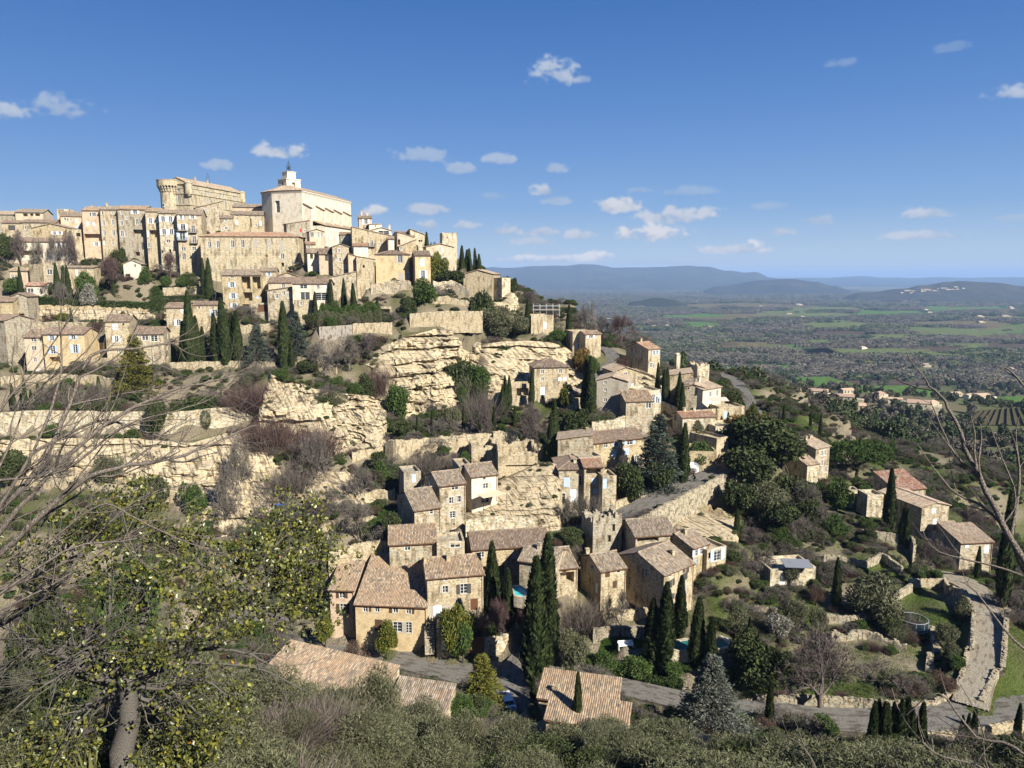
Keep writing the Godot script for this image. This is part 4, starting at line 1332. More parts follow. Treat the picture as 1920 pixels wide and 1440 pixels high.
# a round tree or shrub by the pixels of its middle base, its width in pixels and its top
func bush(key: String, called: String, label: String, category: String, px: float, pb: float, wpx: float, pt: float, group := "", d := 0.0) -> void:
	var p := on(px, d) if d > 0.0 else hit(px, pb)
	var dd := -(p.y * SP + p.z * CP)
	var w := wpx * dd / F * 0.5
	var hgt := maxf(P(px, pt, dd).y - p.y, w * (1.35 if category == "tree" and not key.begins_with("bare") else 0.8))
	w = maxf(w, hgt / 3.2)
	var nat := {"bare": [1.0, 1.18], "thicket": [0.8, 1.25], "pine": [5.2, 8.2], "cedar": [3.3, 10.0], "woodpine": [2.9, 10.0]}
	var stem := key.rstrip("0123456789")
	var size: Array = nat.get(stem, [1.35, 2.05])
	plant(key, called, label, category, p - Vector3.UP * 0.05, Vector3(w / size[0], hgt / size[1], w / size[0]), group)
func build_roads() -> void:
	road("road", "grey asphalt road passing below the lower houses", [[430, 1150, 127, 2.5], [500, 1165, 124, 2.6], [580, 1190, 121, 2.6], [650, 1208, 118, 2.7], [720, 1225, 115.5, 3.0], [790, 1238, 113, 3.3], [850, 1250, 111, 3.7], [905, 1262, 109, 3.8], [960, 1264, 108.3, 3.2], [1020, 1264, 108, 2.5], [1090, 1272, 106.5, 2.2], [1160, 1285, 104.5, 2.2], [1250, 1305, 102, 2.2], [1350, 1325, 99.5, 2.2], [1450, 1335, 98, 2.4], [1560, 1347, 96.8, 2.6], [1650, 1350, 96.6, 2.8], [1750, 1347, 97.2, 3.0], [1830, 1338, 98.5, 3.2], [1920, 1330, 99.7, 3.2], [2060, 1320, 102, 3.2]], "asphalt")
	road("road", "short asphalt lane dropping past the tall cypresses to the parked white car", [[1000, 1205, 114.5, 1.7], [985, 1228, 112, 2.0], [968, 1262, 108, 2.6], [962, 1295, 103, 2.8], [955, 1345, 97, 3.0]], "asphalt")
	road("road", "grey asphalt road climbing past the cyclist and round the houses", [[1020, 1003, 136.5, 2.4], [1085, 993, 138, 2.5], [1150, 972, 141, 2.6], [1220, 940, 147, 2.6], [1290, 906, 155, 2.7], [1350, 880, 160, 3.0], [1398, 848, 169, 2.6], [1424, 812, 188, 2.3], [1420, 790, 201, 2.3], [1408, 762, 217, 2.3], [1394, 735, 240, 2.2], [1378, 713, 264, 2.2], [1350, 700, 285, 2.2]], "asphalt")
	road("road", "pale lane running up between the house with the small gables and the cliff", [[1105, 722, 191, 1.8], [1115, 708, 196, 1.8], [1130, 690, 203, 1.9], [1148, 670, 211, 2.0], [1140, 656, 218, 2.0], [1120, 650, 224, 2.0]], "asphalt")
	road("cobbled_path", "broad path of worn pale cobbles between two stone walls", [[1818, 1322, 99.8, 2.1], [1833, 1262, 105.3, 2.1], [1848, 1200, 112, 2.1], [1850, 1150, 119, 2.0], [1835, 1110, 126, 2.2], [1800, 1088, 132, 2.7], [1765, 1078, 137, 3.0], [1700, 1072, 142, 2.6]], "gravel")

func build_walls() -> void:
	wall("garden_wall", "long pale retaining wall below the clipped garden", [[-60, 778, 162], [60, 770, 163], [200, 772, 164], [330, 773, 165], [400, 766, 167], [465, 762, 170]], 6.5, "pale", true, 0.8, {"rag": 0.08})
	wall("terrace_wall", "stone terrace wall under the cypress clumps", [[318, 680, 191], [440, 677, 192], [515, 679, 190]], 2.8, "cream")
	wall("terrace_wall", "grey concrete terrace wall below the row of olive trees", [[598, 613, 197], [660, 609, 198]], 4.4, "concrete", true, 0.5, {"rag": 0.03})
	wall("terrace_wall", "stone terrace wall with a zigzag of repairs beside the concrete wall", [[661, 607, 198], [735, 604, 200]], 4.4, "cream")
	wall("terrace_wall", "high rampart wall above the layered cliff", [[768, 588, 207], [840, 583, 208], [905, 583, 209]], 5.0, "cream")
	wall("terrace_wall", "rough golden wall below the dark hedge", [[52, 574, 222], [130, 572, 224], [200, 576, 225], [290, 580, 226]], 4.2, "gold", true, 0.6, {"rag": 0.4})
	wall("terrace_wall", "low ruined wall above the house with blue shutters", [[58, 606, 208], [110, 603, 209], [165, 605, 209]], 3.0, "brown", true, 0.5, {"rag": 0.3})
	wall("terrace_wall", "upper garden wall with young fruit trees trained on it", [[305, 540, 233], [345, 538, 234], [382, 536, 235]], 4.2, "cream")
	wall("terrace_wall", "low wall edging the upper hotel terrace under the hedge", [[-10, 487, 247], [60, 488, 247], [150, 489, 248]], 2.0, "beige", true, 0.4, {"rag": 0.02})
	wall("terrace_wall", "terrace wall below the ochre house", [[695, 534, 226], [735, 526, 228], [770, 527, 228]], 5.5, "brown", true, 0.6, {"rag": 0.35})
	wall("terrace_wall", "crenellated pale wall under the walled garden", [[812, 528, 226], [850, 526, 228], [880, 545, 226]], 4.5, "pale", true, 0.6, {"rag": 0.35})
	wall("terrace_wall", "low terrace wall below the crenellated wall", [[800, 560, 218], [840, 556, 219], [880, 565, 219]], 2.6, "cream", true, 0.6, {"rag": 0.3})
	wall("garden_wall", "wall holding the cypress garden under the layered cliff", [[722, 828, 160], [742, 826, 158], [800, 822, 162], [870, 815, 165], [925, 812, 168], [972, 811, 170]], 6.2, "cream", true, 0.6, {"rag": 0.25})
	wall("road_wall", "rubble parapet along the climbing road, on its valley side", [[1128, 1000, 133], [1165, 992, 134.5], [1230, 957, 140], [1290, 925, 146.5], [1358, 890, 153.5]], 4.0, "drystone", true, 0.6, {"rag": 0.15})
	wall("road_wall", "bright wall along the climbing road below the big cedar", [[1140, 950, 146], [1165, 938, 148.5], [1210, 918, 153], [1262, 902, 159]], 2.6, "cream", true, 0.5)
	wall("terrace_wall", "pale terrace wall under the cream awning", [[873, 977, 132], [940, 968, 134], [1008, 973, 135]], 5.0, "pale")
	wall("garden_wall", "garden wall with a gate below the small gabled cottage", [[1065, 1160, 117], [1127, 1155, 117.5], [1137, 1148, 117.6], [1215, 1142, 118.5]], 2.4, "cream", true, 0.5)
	wall("terrace_wall", "terrace wall behind the lawn with the white bench", [[1112, 1180, 113.5], [1165, 1176, 114], [1222, 1178, 114]], 2.8, "drystone", true, 0.5)
	wall("road_wall", "stone wall on the uphill side of the lower road", [[1050, 1243, 110.5], [1120, 1259, 108.5], [1200, 1272, 107], [1300, 1297, 104], [1360, 1308, 102.5], [1420, 1306, 102]], 2.4, "drystone")
	wall("road_wall", "curving drystone wall that turns from the road up the cobbled path", [[1420, 1308, 101.5], [1500, 1306, 101.2], [1570, 1311, 100.7], [1700, 1319, 99.8], [1756, 1317, 100.2], [1786, 1298, 102.2], [1808, 1268, 105], [1818, 1220, 109.6], [1822, 1150, 118.2], [1806, 1108, 125.8], [1785, 1100, 128.5]], 2.5, "drystone", true, 0.6)
	wall("path_wall", "straight grey wall on the far side of the cobbled path", [[1884, 1140, 118], [1879, 1200, 110.5], [1874, 1256, 105], [1854, 1298, 101.5], [1846, 1314, 99.8]], 1.9, "drystone", false, 0.7, {"rag": 0.05})
	wall("road_wall", "low parapet on the valley side of the lower road", [[1690, 1380, 92], [1790, 1374, 92.8], [1880, 1360, 94.5], [1990, 1348, 97]], 1.6, "cream", false, 0.5)
	wall("terrace_wall", "curved drystone wall under the olive grove", [[1535, 1152, 121.5], [1600, 1158, 120.8], [1660, 1138, 123.5], [1688, 1110, 127], [1712, 1094, 129.5]], 1.8, "drystone")
	wall("terrace_wall", "short drystone wall beside the curved olive grove wall", [[1415, 1139, 123.5], [1458, 1141, 123]], 1.5, "drystone")
	wall("terrace_wall", "sinuous wall of rubble below the bare thicket", [[1545, 1040, 139], [1588, 1046, 138.5], [1625, 1054, 137], [1655, 1038, 139.5], [1690, 1063, 135]], 1.9, "drystone")
	wall("terrace_wall", "drystone wall above the sloping grass", [[1618, 995, 147], [1670, 1000, 146], [1708, 1006, 145], [1713, 1022, 142]], 2.4, "drystone")
	wall("terrace_wall", "low wall at the end of the cobbles", [[1706, 1088, 131], [1770, 1086, 131], [1774, 1096, 129]], 1.8, "cream")
	wall("terrace_wall", "tumbled wall across the green bank", [[1560, 1190, 116], [1625, 1186, 116.5], [1700, 1212, 113.5]], 1.3, "drystone", true, 0.7, {"rag": 0.35})
	wall("terrace_wall", "broken rubble spine running down the bank", [[1742, 1172, 118.5], [1752, 1220, 112], [1748, 1255, 108.5]], 1.2, "drystone", false, 0.9, {"rag": 0.4})
	wall("garden_wall", "tall bright wall beside the brown gate", [[908, 1198, 112.5], [940, 1196, 112.6], [972, 1180, 114.5]], 4.4, "pale", true, 0.5)
	wall("terrace_wall", "stained wall with an arched doorway below the terraced slope", [[615, 1034, 123], [650, 1027, 124], [690, 1018, 125.5], [727, 1014, 126.5]], 5.4, "cream")
	wall("terrace_wall", "ruined enclosure wall with creeper in the quarry garden", [[1262, 950, 151], [1290, 945, 150], [1330, 952, 149], [1372, 968, 147]], 5.0, "gold", true, 0.6, {"rag": 0.6})
	wall("terrace_wall", "terrace wall on the hillside above the stone lane", [[1180, 690, 207], [1215, 700, 203], [1238, 712, 199]], 3.4, "cream", true, 0.5, {"rag": 0.3})
	wall("garden_wall", "garden wall of the upper orchard behind the open ruin", [[1010, 842, 163], [1045, 836, 165]], 3.0, "cream")
	wall("garden_wall", "pale walled terrace with a large opening below the grey gable", [[1110, 792, 172], [1150, 788, 173], [1178, 778, 175]], 4.5, "pale")
	wall("terrace_wall", "wall by the stone steps under the terraced cube house", [[1240, 752, 186], [1272, 766, 182], [1300, 770, 180], [1342, 766, 180]], 3.2, "pale", true, 0.5, {"rag": 0.05})
	for q in [["half buried terrace wall beneath the second cypress clump", [[392, 646, 199], [460, 650, 198], [512, 655, 196]], 2.4], ["terrace wall under the single cypress", [[556, 668, 193], [590, 674, 192], [630, 690, 189]], 2.4], ["terrace wall crossing the orchard below the loggia house", [[398, 612, 207], [450, 610, 208], [505, 606, 208]], 3.2], ["garden terrace wall between the tower house and the brown roofed house", [[158, 640, 199], [196, 642, 198]], 3.0], ["terrace wall below the golden bank", [[160, 668, 193], [200, 672, 192]], 3.0], ["terrace wall above the clipped garden", [[0, 706, 181], [90, 702, 182], [180, 704, 182], [215, 712, 180]], 3.2], ["broken wall on the slope of the tilted outcrop", [[480, 930, 147], [540, 925, 147], [575, 930, 146]], 2.6], ["terrace wall above the vegetable plot", [[660, 850, 158], [700, 842, 160], [722, 838, 161]], 3.4], ["rubble wall under the vegetable plot", [[668, 930, 145], [700, 922, 146], [740, 918, 146]], 2.2], ["terrace wall over the arched doorway wall", [[590, 985, 134], [640, 975, 135], [700, 968, 136]], 2.2], ["low wall below the promontory garden", [[880, 600, 215], [905, 606, 214]], 2.2], ["rubble terrace wall beside the road parapet", [[1375, 930, 156], [1430, 945, 153]], 2.0], ["rubble terrace wall in the dark trees", [[1440, 960, 155], [1500, 975, 152], [1540, 985, 150]], 2.0], ["long pale bank wall beneath the quarried face", [[-30, 892, 149], [120, 900, 148], [240, 912, 147], [330, 925, 146]], 3.0]]:
		wall("terrace_wall", q[0], q[1], q[2], "cream", true, 0.5, {"rag": 0.25})

func lathe(b: MB, prof: Array, seg: int, at := Vector3.ZERO) -> void:
	for i in prof.size() - 1:
		for k in seg:
			var a0 := TAU * k / seg
			var a1 := TAU * (k + 1) / seg
			var q := func(p: Array, a: float) -> Vector3: return at + Vector3(cos(a) * p[0], p[1], sin(a) * p[0])
			var n := Vector3(cos((a0 + a1) / 2), 0, sin((a0 + a1) / 2))
			var s: float = prof[i][0] * TAU / seg
			n = (n * (prof[i + 1][1] - prof[i][1]) + Vector3.UP * (prof[i][0] - prof[i + 1][0])).normalized()
			b.quad(q.call(prof[i], a0), q.call(prof[i], a1), q.call(prof[i + 1], a1), q.call(prof[i + 1], a0), n, Vector2(k * s, -prof[i][1]), Vector2(k * s + s, -prof[i][1]), Vector2(k * s + s, -prof[i + 1][1]), Vector2(k * s, -prof[i + 1][1]))

func build_castle() -> void:
	var c := hs("castle", "pale stone castle with a round machicolated tower on the summit", [309, 345, 303, 353, -14, 24, 37], "g", "ashlar", "pale", [[335, 356, 1.2, 1.6, "w"], [336, 374, 1.3, 3.4, "w"], [386, 361, 1.0, 2.0, "w"], [390.5, 361.5, 1.0, 2.0, "w"], [414, 366, 0.9, 2.0, "w"], [419, 367, 0.9, 2.0, "w"], [438, 371, 0.9, 2.0, "w"], [442.5, 372, 0.9, 2.0, "w"], [386, 376, 0.9, 1.6, "w"], [390, 376, 0.9, 1.6, "w"], [420, 380, 1.0, 2.0, "w"], [442, 384, 1.6, 1.6, "w"]], {"cat": "castle", "pitch": 24, "dig": 6, "ch": [[0.1, 0.22, 1.7], [0.1, 0.0, 1.4]], "ov": 0.25})
	var L := 0.0
	for w in c.get_children():
		if w.name == "wall": L = (w as MeshInstance3D).mesh.get_aabb().size.x
	var hw := L / 2
	for q in [[24.0, 0.45, 0.32], [22.2, 0.2, 0.2], [20.2, 0.3, 0.3], [15.6, 0.25, 0.3]]:
		var b := MB.new()
		b.box(Vector3(hw + 0.003, q[0] - q[2], -18.6), Vector3(hw + q[1], q[0], 18.6 + q[1]))
		b.box(Vector3(-hw, q[0] - q[2], 18.503), Vector3(hw + 0.002, q[0], 18.5 + q[1]))
		part("string_course", b.done(M.ashlar), c)
	for z in [18.5, -18.3]:
		var t := MB.new()
		lathe(t, [[0.3, 18.4], [0.7, 18.9], [0.9, 19.0], [1.15, 19.6], [1.4, 19.7], [1.4, 20.2], [1.45, 20.3], [1.4, 20.4], [1.4, 22.1], [1.5, 22.2], [1.4, 22.3], [1.4, 23.9], [1.6, 24.0], [1.6, 24.3], [0.2, 24.9]], 18, Vector3(hw, 0, z))
		part("turret", t.done(M.ashlar), c)
	var tw := MB.new()
	var at := Vector3(-hw + 1.4, 0, 17.6)
	lathe(tw, [[4.0, -4], [3.6, 12], [3.6, 23.1], [4.75, 23.1], [4.75, 25.1], [4.9, 25.2], [4.9, 25.45], [4.4, 25.45], [4.4, 24.8], [0.1, 24.9]], 40, at)
	var tower := part("round_tower", tw.done(M.ashlar), c)
	for k in 24:
		var a := TAU * k / 24
		var cb := MB.new()
		cb.box(Vector3(-0.24, 22.6, 3.5), Vector3(0.24, 23.12, 4.75))
		cb.box(Vector3(-0.24, 21.8, 3.5), Vector3(0.24, 22.62, 4.35))
		cb.box(Vector3(-0.24, 20.8, 3.5), Vector3(0.24, 21.82, 3.98))
		var o := part("corbel", cb.done(M.ashlar), tower, at)
		o.rotation.y = a
	var wf := MB.new()
	wf.box(Vector3(-0.6, 13.5, 3.70), Vector3(0.6, 16.0, 3.85))
	var wn := part("window", wf.done(M.framewhite), tower, at)
	wn.rotation.y = -0.1
	var pn := MB.new()
	for x in [-0.5, 0.05]:
		for y in [13.65, 14.85]: pn.box(Vector3(x, y, 3.8), Vector3(x + 0.45, y + 1.0, 3.87))
	part("pane", pn.done(M.glass), wn)
	var mast := MB.new()
	for q in [[-0.7, 0.0], [0.7, 0.0]]:
		mast.tube(PackedVector3Array([Vector3(q[0], 26, -2), Vector3(q[0], 29.2, -2), Vector3(0, 31, -2)]), PackedFloat32Array([0.07, 0.06, 0.05]), 4)
	mast.tube(PackedVector3Array([Vector3(-0.7, 29.0, -2), Vector3(0.7, 29.0, -2)]), PackedFloat32Array([0.05, 0.05]), 4)
	part("bell_frame", mast.done(M.iron), c)

func build_church() -> void:
	var e := 30.9
	var a := Vector2(-94.1, -284.4)
	var b2 := Vector2(-88.6, -279.0)
	var c := Vector2(-76.5, -275.4)
	var d := Vector2(-67.9, -318.3)
	var f := a + (d - c)
	var org := Vector3(-81, 6, -297)
	var root := thing("church", "white rendered church with a polygonal apse and a square bell tower", "church", org)
	var mb := MB.new()
	var q := [a, b2, c, d, f]
	var base := -6.0
	var top := e - org.y
	for i in 5:
		var p0 := Vector3(q[i].x, 0, q[i].y) - Vector3(org.x, 0, org.z)
		var p1 := Vector3(q[(i + 1) % 5].x, 0, q[(i + 1) % 5].y) - Vector3(org.x, 0, org.z)
		var u := (p1 - p0).normalized()
		var n := Vector3(-u.z, 0, u.x)
		if n.dot(p0 + p1) < 0: n = -n
		var w := p0.distance_to(p1)
		var holes := []
		if i == 1:
			holes = [[w * 0.1, top - 7.6, 2.0, 4.2, 0.9, false]]
			var wx := part("window", window_frame(2.0, 4.2, false, "framewhite"), root)
			wx.transform = Transform3D(Basis(u, Vector3.UP, n), p0 + u * (w * 0.1 + 1.0) + Vector3.UP * (top - 7.6) - n * 0.6)
			part("pane", pane_mesh(1.9, 4.1), wx, Vector3(0, 0.05, -0.15))
		if i == 2:
			for k in [0.52, 0.68, 0.83]:
				holes.append([w * k, top - 17.0, 0.7, 3.0, 0.5, false])
				var wx := part("window", window_frame(0.7, 3.0, false, "iron"), root)
				wx.transform = Transform3D(Basis(u, Vector3.UP, n), p0 + u * (w * k + 0.35) + Vector3.UP * (top - 17.0) - n * 0.25)
				part("pane", pane_mesh(0.6, 2.9), wx, Vector3(0, 0.05, -0.15))
		face(mb, p0, u, n, w, base, top, holes)
		# cornice
		var cb := MB.new()
		var m0 := p0 + Vector3.UP * (top - 0.7)
		for s in [[0.0, 0.35, 0.12], [0.35, 0.7, 0.3]]:
			var o0: Vector3 = m0 + Vector3.UP * s[0] + n * s[2]
			cb.quad(o0, o0 + u * w, o0 + u * w + Vector3.UP * (s[1] - s[0]), o0 + Vector3.UP * (s[1] - s[0]), n)
			cb.quad(o0, o0 + u * w, o0 + u * w - n * (s[2] - 0.003), o0 - n * (s[2] - 0.003), Vector3.DOWN)
		part("cornice", cb.done(M.church), root)
	part("wall", mb.done(M.church), root)
	var tl := func(v: Vector2, y: float) -> Vector3: return Vector3(v.x - org.x, y, v.y - org.z)
	var ax := (d - c).normalized()
	var r0 := (a + c) * 0.5 + ax * 4.5
	var r1 := (d + f) * 0.5
	var R0: Vector3 = tl.call(r0, top + 3.1)
	var R1: Vector3 = tl.call(r1, top + 3.1)
	var big := func(v: Vector2) -> Vector3: return tl.call(v + (v - (r0 + r1) * 0.5).normalized() * 0.55, top + 0.08)
	var rb := MB.new()
	var wh := []
	var cl := PackedColorArray()
	for s in [[big.call(a), big.call(b2), R0, R0], [big.call(b2), big.call(c), R0, R0], [big.call(c), big.call(d), R1, R0], [big.call(f), big.call(a), R0, R1]]:
		slab(rb, s if (s[2] as Vector3).distance_to(s[3]) > 0.01 else [s[0], s[1], s[2]], 0.2)
		slope_tiles(wh, cl, s[0], s[1], s[2], s[3], TILES.pale, 0.36, org)
	var ro := part("roof", rb.done(M.roofslab), root)
	many("tiles", tile_mesh, wh, cl, ro)
	# raking buttresses along the nave
	var out := Vector2(-ax.y, ax.x)
	if out.x < 0: out = -out
	for k in [0.0, 0.24, 0.42, 0.6, 0.8]:
		var p := c.lerp(d, k) + ax * 0.5
		var bb := MB.new()
		var h0: float = top - 4.6 - k * 0.0
		for s in [0.0, 0.9]:
			var g0: Vector3 = tl.call(p + ax * s, 0)
			var g1: Vector3 = tl.call(p + ax * s + out * 3.2, 0)
			var nn := Vector3(ax.x, 0, ax.y) * (1.0 if s > 0.5 else -1.0)
			bb.quad(g0 + Vector3.UP * base, g1 + Vector3.UP * base, g1 + Vector3.UP * (h0 - 1.6), g0 + Vector3.UP * h0, nn, Vector2(0, 0), Vector2(3.2, 0), Vector2(3.2, -h0), Vector2(0, -h0))
		var f0: Vector3 = tl.call(p + out * 3.2, 0)
		var f1: Vector3 = tl.call(p + ax * 0.9 + out * 3.2, 0)
		bb.quad(f0 + Vector3.UP * base, f1 + Vector3.UP * base, f1 + Vector3.UP * (h0 - 1.6), f0 + Vector3.UP * (h0 - 1.6), Vector3(out.x, 0, out.y), Vector2(0, 0), Vector2(0.9, 0), Vector2(0.9, -h0), Vector2(0, -h0))
		var bo := part("buttress", bb.done(M.church), root)
		var cap := MB.new()
		var lift := Vector3.UP * 0.02
		slab(cap, [tl.call(p - ax * 0.25 + out * 3.5, h0 - 1.65) + lift, tl.call(p + ax * 1.15 + out * 3.5, h0 - 1.65) + lift, tl.call(p + ax * 1.15, h0 + 0.12) + lift, tl.call(p - ax * 0.25, h0 + 0.12) + lift], 0.22)
		part("cap", cap.done(M.roofslab), bo)
	# side aisle with its own lean-to roof
	var ai := MB.new()
	var i0 := c.lerp(d, 0.12) + out * 3.3
	var i1 := c.lerp(d, 0.95) + out * 3.3
	var ah := 18.6 - org.y
	face(ai, tl.call(i0 + out * 3.0, 0), Vector3(ax.x, 0, ax.y), Vector3(out.x, 0, out.y), i0.distance_to(i1), base, ah, [])
	face(ai, tl.call(i0 - out * 3.3, 0), Vector3(out.x, 0, out.y), Vector3(-ax.x, 0, -ax.y), 6.3, base, ah, [])
	part("aisle_wall", ai.done(M.church), root)
	var ar := MB.new()
	var aw := []
	var ac := PackedColorArray()
	var as_ := [tl.call(i0 + out * 3.4 - ax * 0.3, ah), tl.call(i1 + out * 3.4, ah), tl.call(i1 - out * 3.3, ah + 2.2), tl.call(i0 - out * 3.3 - ax * 0.3, ah + 2.2)]
	slab(ar, as_, 0.15)
	slope_tiles(aw, ac, as_[0], as_[1], as_[2], as_[3], TILES.warm, 0.36, org)
	many("tiles", tile_mesh, aw, ac, part("aisle_roof", ar.done(M.roofslab), root))
	# bell tower
	var tp: Vector3 = tl.call(r0 + ax * 2.0, 0)
	var tb := MB.new()
	var t0 := top + 0.2
	for s in 4:
		var nn := Vector3.BACK.rotated(Vector3.UP, PI / 2 * s)
		var uu := Vector3.RIGHT.rotated(Vector3.UP, PI / 2 * s)
		face(tb, nn * 2.95 - uu * 2.95, uu, nn, 5.9, t0, t0 + 4.6, [[2.3, t0 + 1.7, 1.3, 2.0, 1.0, true]])
		face(tb, nn * 1.75 - uu * 1.75, uu, nn, 3.5, t0 + 4.9, t0 + 7.5, [])
	tb.box(Vector3(-3.15, t0 + 4.6, -3.15), Vector3(3.15, t0 + 4.95, 3.15))
	tb.box(Vector3(-1.95, t0 + 7.5, -1.95), Vector3(1.95, t0 + 7.75, 1.95))
	var bt := part("bell_tower", tb.done(M.church), root, tp)
	bt.rotation.y = deg_to_rad(-42)
	var ir := MB.new()
	for s in 4:
		var nn := Vector3.BACK.rotated(Vector3.UP, PI / 2 * s + PI / 4)
		ir.tube(PackedVector3Array([nn * 0.8 + Vector3.UP * (t0 + 7.7), nn * 0.72 + Vector3.UP * (t0 + 9.6), nn * 0.42 + Vector3.UP * (t0 + 10.6), Vector3.UP * (t0 + 11.5)]), PackedFloat32Array([0.07, 0.06, 0.055, 0.04]), 5)
	for y in [8.8, 9.6]:
		for s in 4:
			var n0 := Vector3.BACK.rotated(Vector3.UP, PI / 2 * s + PI / 4)
			var n1 := n0.rotated(Vector3.UP, PI / 2)
			ir.tube(PackedVector3Array([n0 * 0.74 + Vector3.UP * (t0 + y), n1 * 0.74 + Vector3.UP * (t0 + y)]), PackedFloat32Array([0.06, 0.06]), 4)
	ir.tube(PackedVector3Array([Vector3.UP * (t0 + 11.4), Vector3.UP * (t0 + 12.3)]), PackedFloat32Array([0.05, 0.04]), 4)
	lathe(ir, [[0.55, t0 + 8.8], [0.45, t0 + 9.1], [0.3, t0 + 9.6], [0.05, t0 + 9.8]], 10)
	part("bell_cage", ir.done(M.iron), bt)
	for s in [[-94, -284], [-76, -275], [-68, -318]]: anchors.append(Vector3(s[0], 8, s[1] + 2))
	solid.append([-80.0, -298.0, 20.0, 8.0])

func build_upper_village() -> void:
	build_castle()
	build_church()
	var G := "stone houses crowded below the castle"
	# left end of the crest
	hs("house", "low house with three dark loggia openings under a shallow roof", [28, 398, 268, 80, 12, 9, 9], "f", "beige", "old", [[47, 398.5, 1.5, 1.3, "o"], [59, 399, 1.0, 1.1, "o"], [70, 399.5, 1.6, 1.1, "o"]], {"group": G})
	hs("house", "gable house at the very end of the crest with a broad shallow roof", [-22, 402, 268, 30, 8, 9, 9], "f", "grey", "pale", [], {"group": G})
	hs("house", "rose rendered house with a long eave and small windows under it", [113, 405, 262, 152, 24, 10, 12], "f", "rose", "old", [[122, 411, 0.6, 1.0, "w"], [127, 412, 0.6, 0.9, "w"], [133, 412, 0.7, 0.9, "w"], [144, 414, 0.8, 1.2, "c", "blue"], [146, 427, 0.9, 1.5, "c", "blue"]], {"group": G})
	hs("house", "small flat roofed block peeping over the crest", [106, 392, 268, 129, 8, 8, 5], "t", "pale", "old", [[123, 397, 0.5, 0.5, "w"]], {"group": G, "cat": "house"})
	hs("house", "wide stone house with a square dark window below the loggia house", [3, 418, 258, 42, 10, 10, 6], "f", "cream", "brown", [[22, 427, 2.2, 1.7, "c", "charcoal"]], {"group": G})
	hs("house", "long stone house behind the bare plane trees with a shallow tiled roof", [40, 417, 259, 104, 10, 9, 7], "f", "brown", "brown", [[48, 427, 0.6, 1.3, "w"]], {"group": G})
	hs("house", "ochre gable house with a broad low gable behind the hotel", [60, 428, 253, 132, 6, 9, 8], "g", "gold", "old", [[102, 437, 0.9, 1.1, "s", "shutwhite"], [112, 437, 0.9, 1.1, "s", "shutwhite"]], {"group": G, "pitch": 14, "cornice": false})
	hs("house", "long cream hotel wing with a dark brown tiled roof behind bare trees", [20, 453, 247, 135, 4, 6.6, 7], "f", "white", "brown", [[31, 459, 1.0, 1.6, "s", "blue"], [72, 460, 1.0, 1.6, "c", "blue"], [110, 460, 1.0, 1.7, "s", "shutwhite"], [53, 477, 9.5, 2.5, "o"], [97, 482, 1.0, 2.2, "c", "blue"], [112, 478, 1.0, 1.7, "s", "blue"]], {"pitch": 20})
	hs("house", "dark shaded stone annex at the end of the hotel wing", [131, 430, 246, 152, 30, 11, 4], "t", "cream", "old", [[147, 440, 1.2, 1.2, "o"]], {"group": G})
	# the row of tall facades
	var R := "tall facades in a row under the castle"
	var sq := {"group": R, "dig": 4.0, "ch": [[-0.3, 0.1, 1.4]]}
	hs("house", "end house of the tall row with a covered balcony of red chairs", [153, 394.5, 256, 187, 9, 17, 10], "f", "rose", "warm", [[169, 402, 0.6, 1.2, "w"], [176, 402, 1.2, 1.2, "w"], [164, 419, 0.8, 1.3, "c", "shutwhite"], [176, 420, 0.8, 1.3, "c", "shutwhite"], [170, 445, 5.2, 2.4, "o"], [181, 458, 1.0, 1.2, "s", "shutwhite"]], {"group": R, "dig": 4.0, "ch": [[-0.38, -0.3, 1.8]]})
	hs("house", "bare stone house of the tall row with narrow paired windows", [187, 393, 255, 220, 10, 18, 10], "f", "cream", "old", [[192, 399, 0.6, 1.0, "w"], [210.5, 399, 0.7, 1.0, "w"], [194, 418, 0.8, 1.9, "w"], [212, 417, 0.8, 1.9, "w"], [196, 437, 0.8, 2.0, "w"], [213, 437, 0.9, 2.0, "w"], [195, 455, 0.8, 1.4, "d", "framewhite"], [212, 457, 0.7, 1.0, "w"]], sq)
	hs("house", "weathered grey house of the tall row with a wide balcony", [220, 392.5, 254, 272, 9, 19, 10], "f", "grey", "warm", [[228, 399, 0.7, 1.0, "w"], [253, 397, 1.3, 1.4, "s", "shutwhite"], [237, 409, 0.7, 1.1, "w"], [228, 418, 0.9, 1.5, "w"], [257, 416, 1.0, 2.0, "w"], [229, 438, 1.0, 2.0, "w"], [236, 440, 0.7, 1.6, "w"], [259, 437, 3.2, 2.4, "o"], [268, 461, 0.9, 2.4, "d", "charcoal"], [258, 476, 1.5, 1.3, "o"]], {"group": R, "dig": 4.0})
	hs("house", "narrow house of the tall row with a recessed balcony", [272, 396.5, 252, 298, 10, 20, 9], "f", "cream", "warm", [[282, 414, 1.0, 1.8, "s", "shutwhite"], [294, 414, 0.8, 1.6, "c", "shutwhite"], [289, 438, 3.0, 2.4, "o"], [277, 438, 0.7, 2.0, "c", "shutwhite"], [276, 460, 0.8, 1.6, "w"]], {"group": R, "dig": 4.0})
	hs("house", "white shuttered house of the tall row with four matching windows", [297, 399.5, 250, 331, 9, 20, 9], "f", "pale", "old", [[305.5, 411, 1.2, 1.8, "s", "shutwhite"], [319.5, 411, 1.1, 1.8, "s", "shutwhite"], [307.5, 435, 1.2, 1.9, "s", "shutwhite"], [321.5, 435, 1.2, 1.9, "s", "shutwhite"], [315.5, 452, 1.3, 1.0, "w"], [303, 472, 0.6, 0.8, "o"], [319, 471, 0.7, 1.3, "o"]], {"group": R, "dig": 4.0})
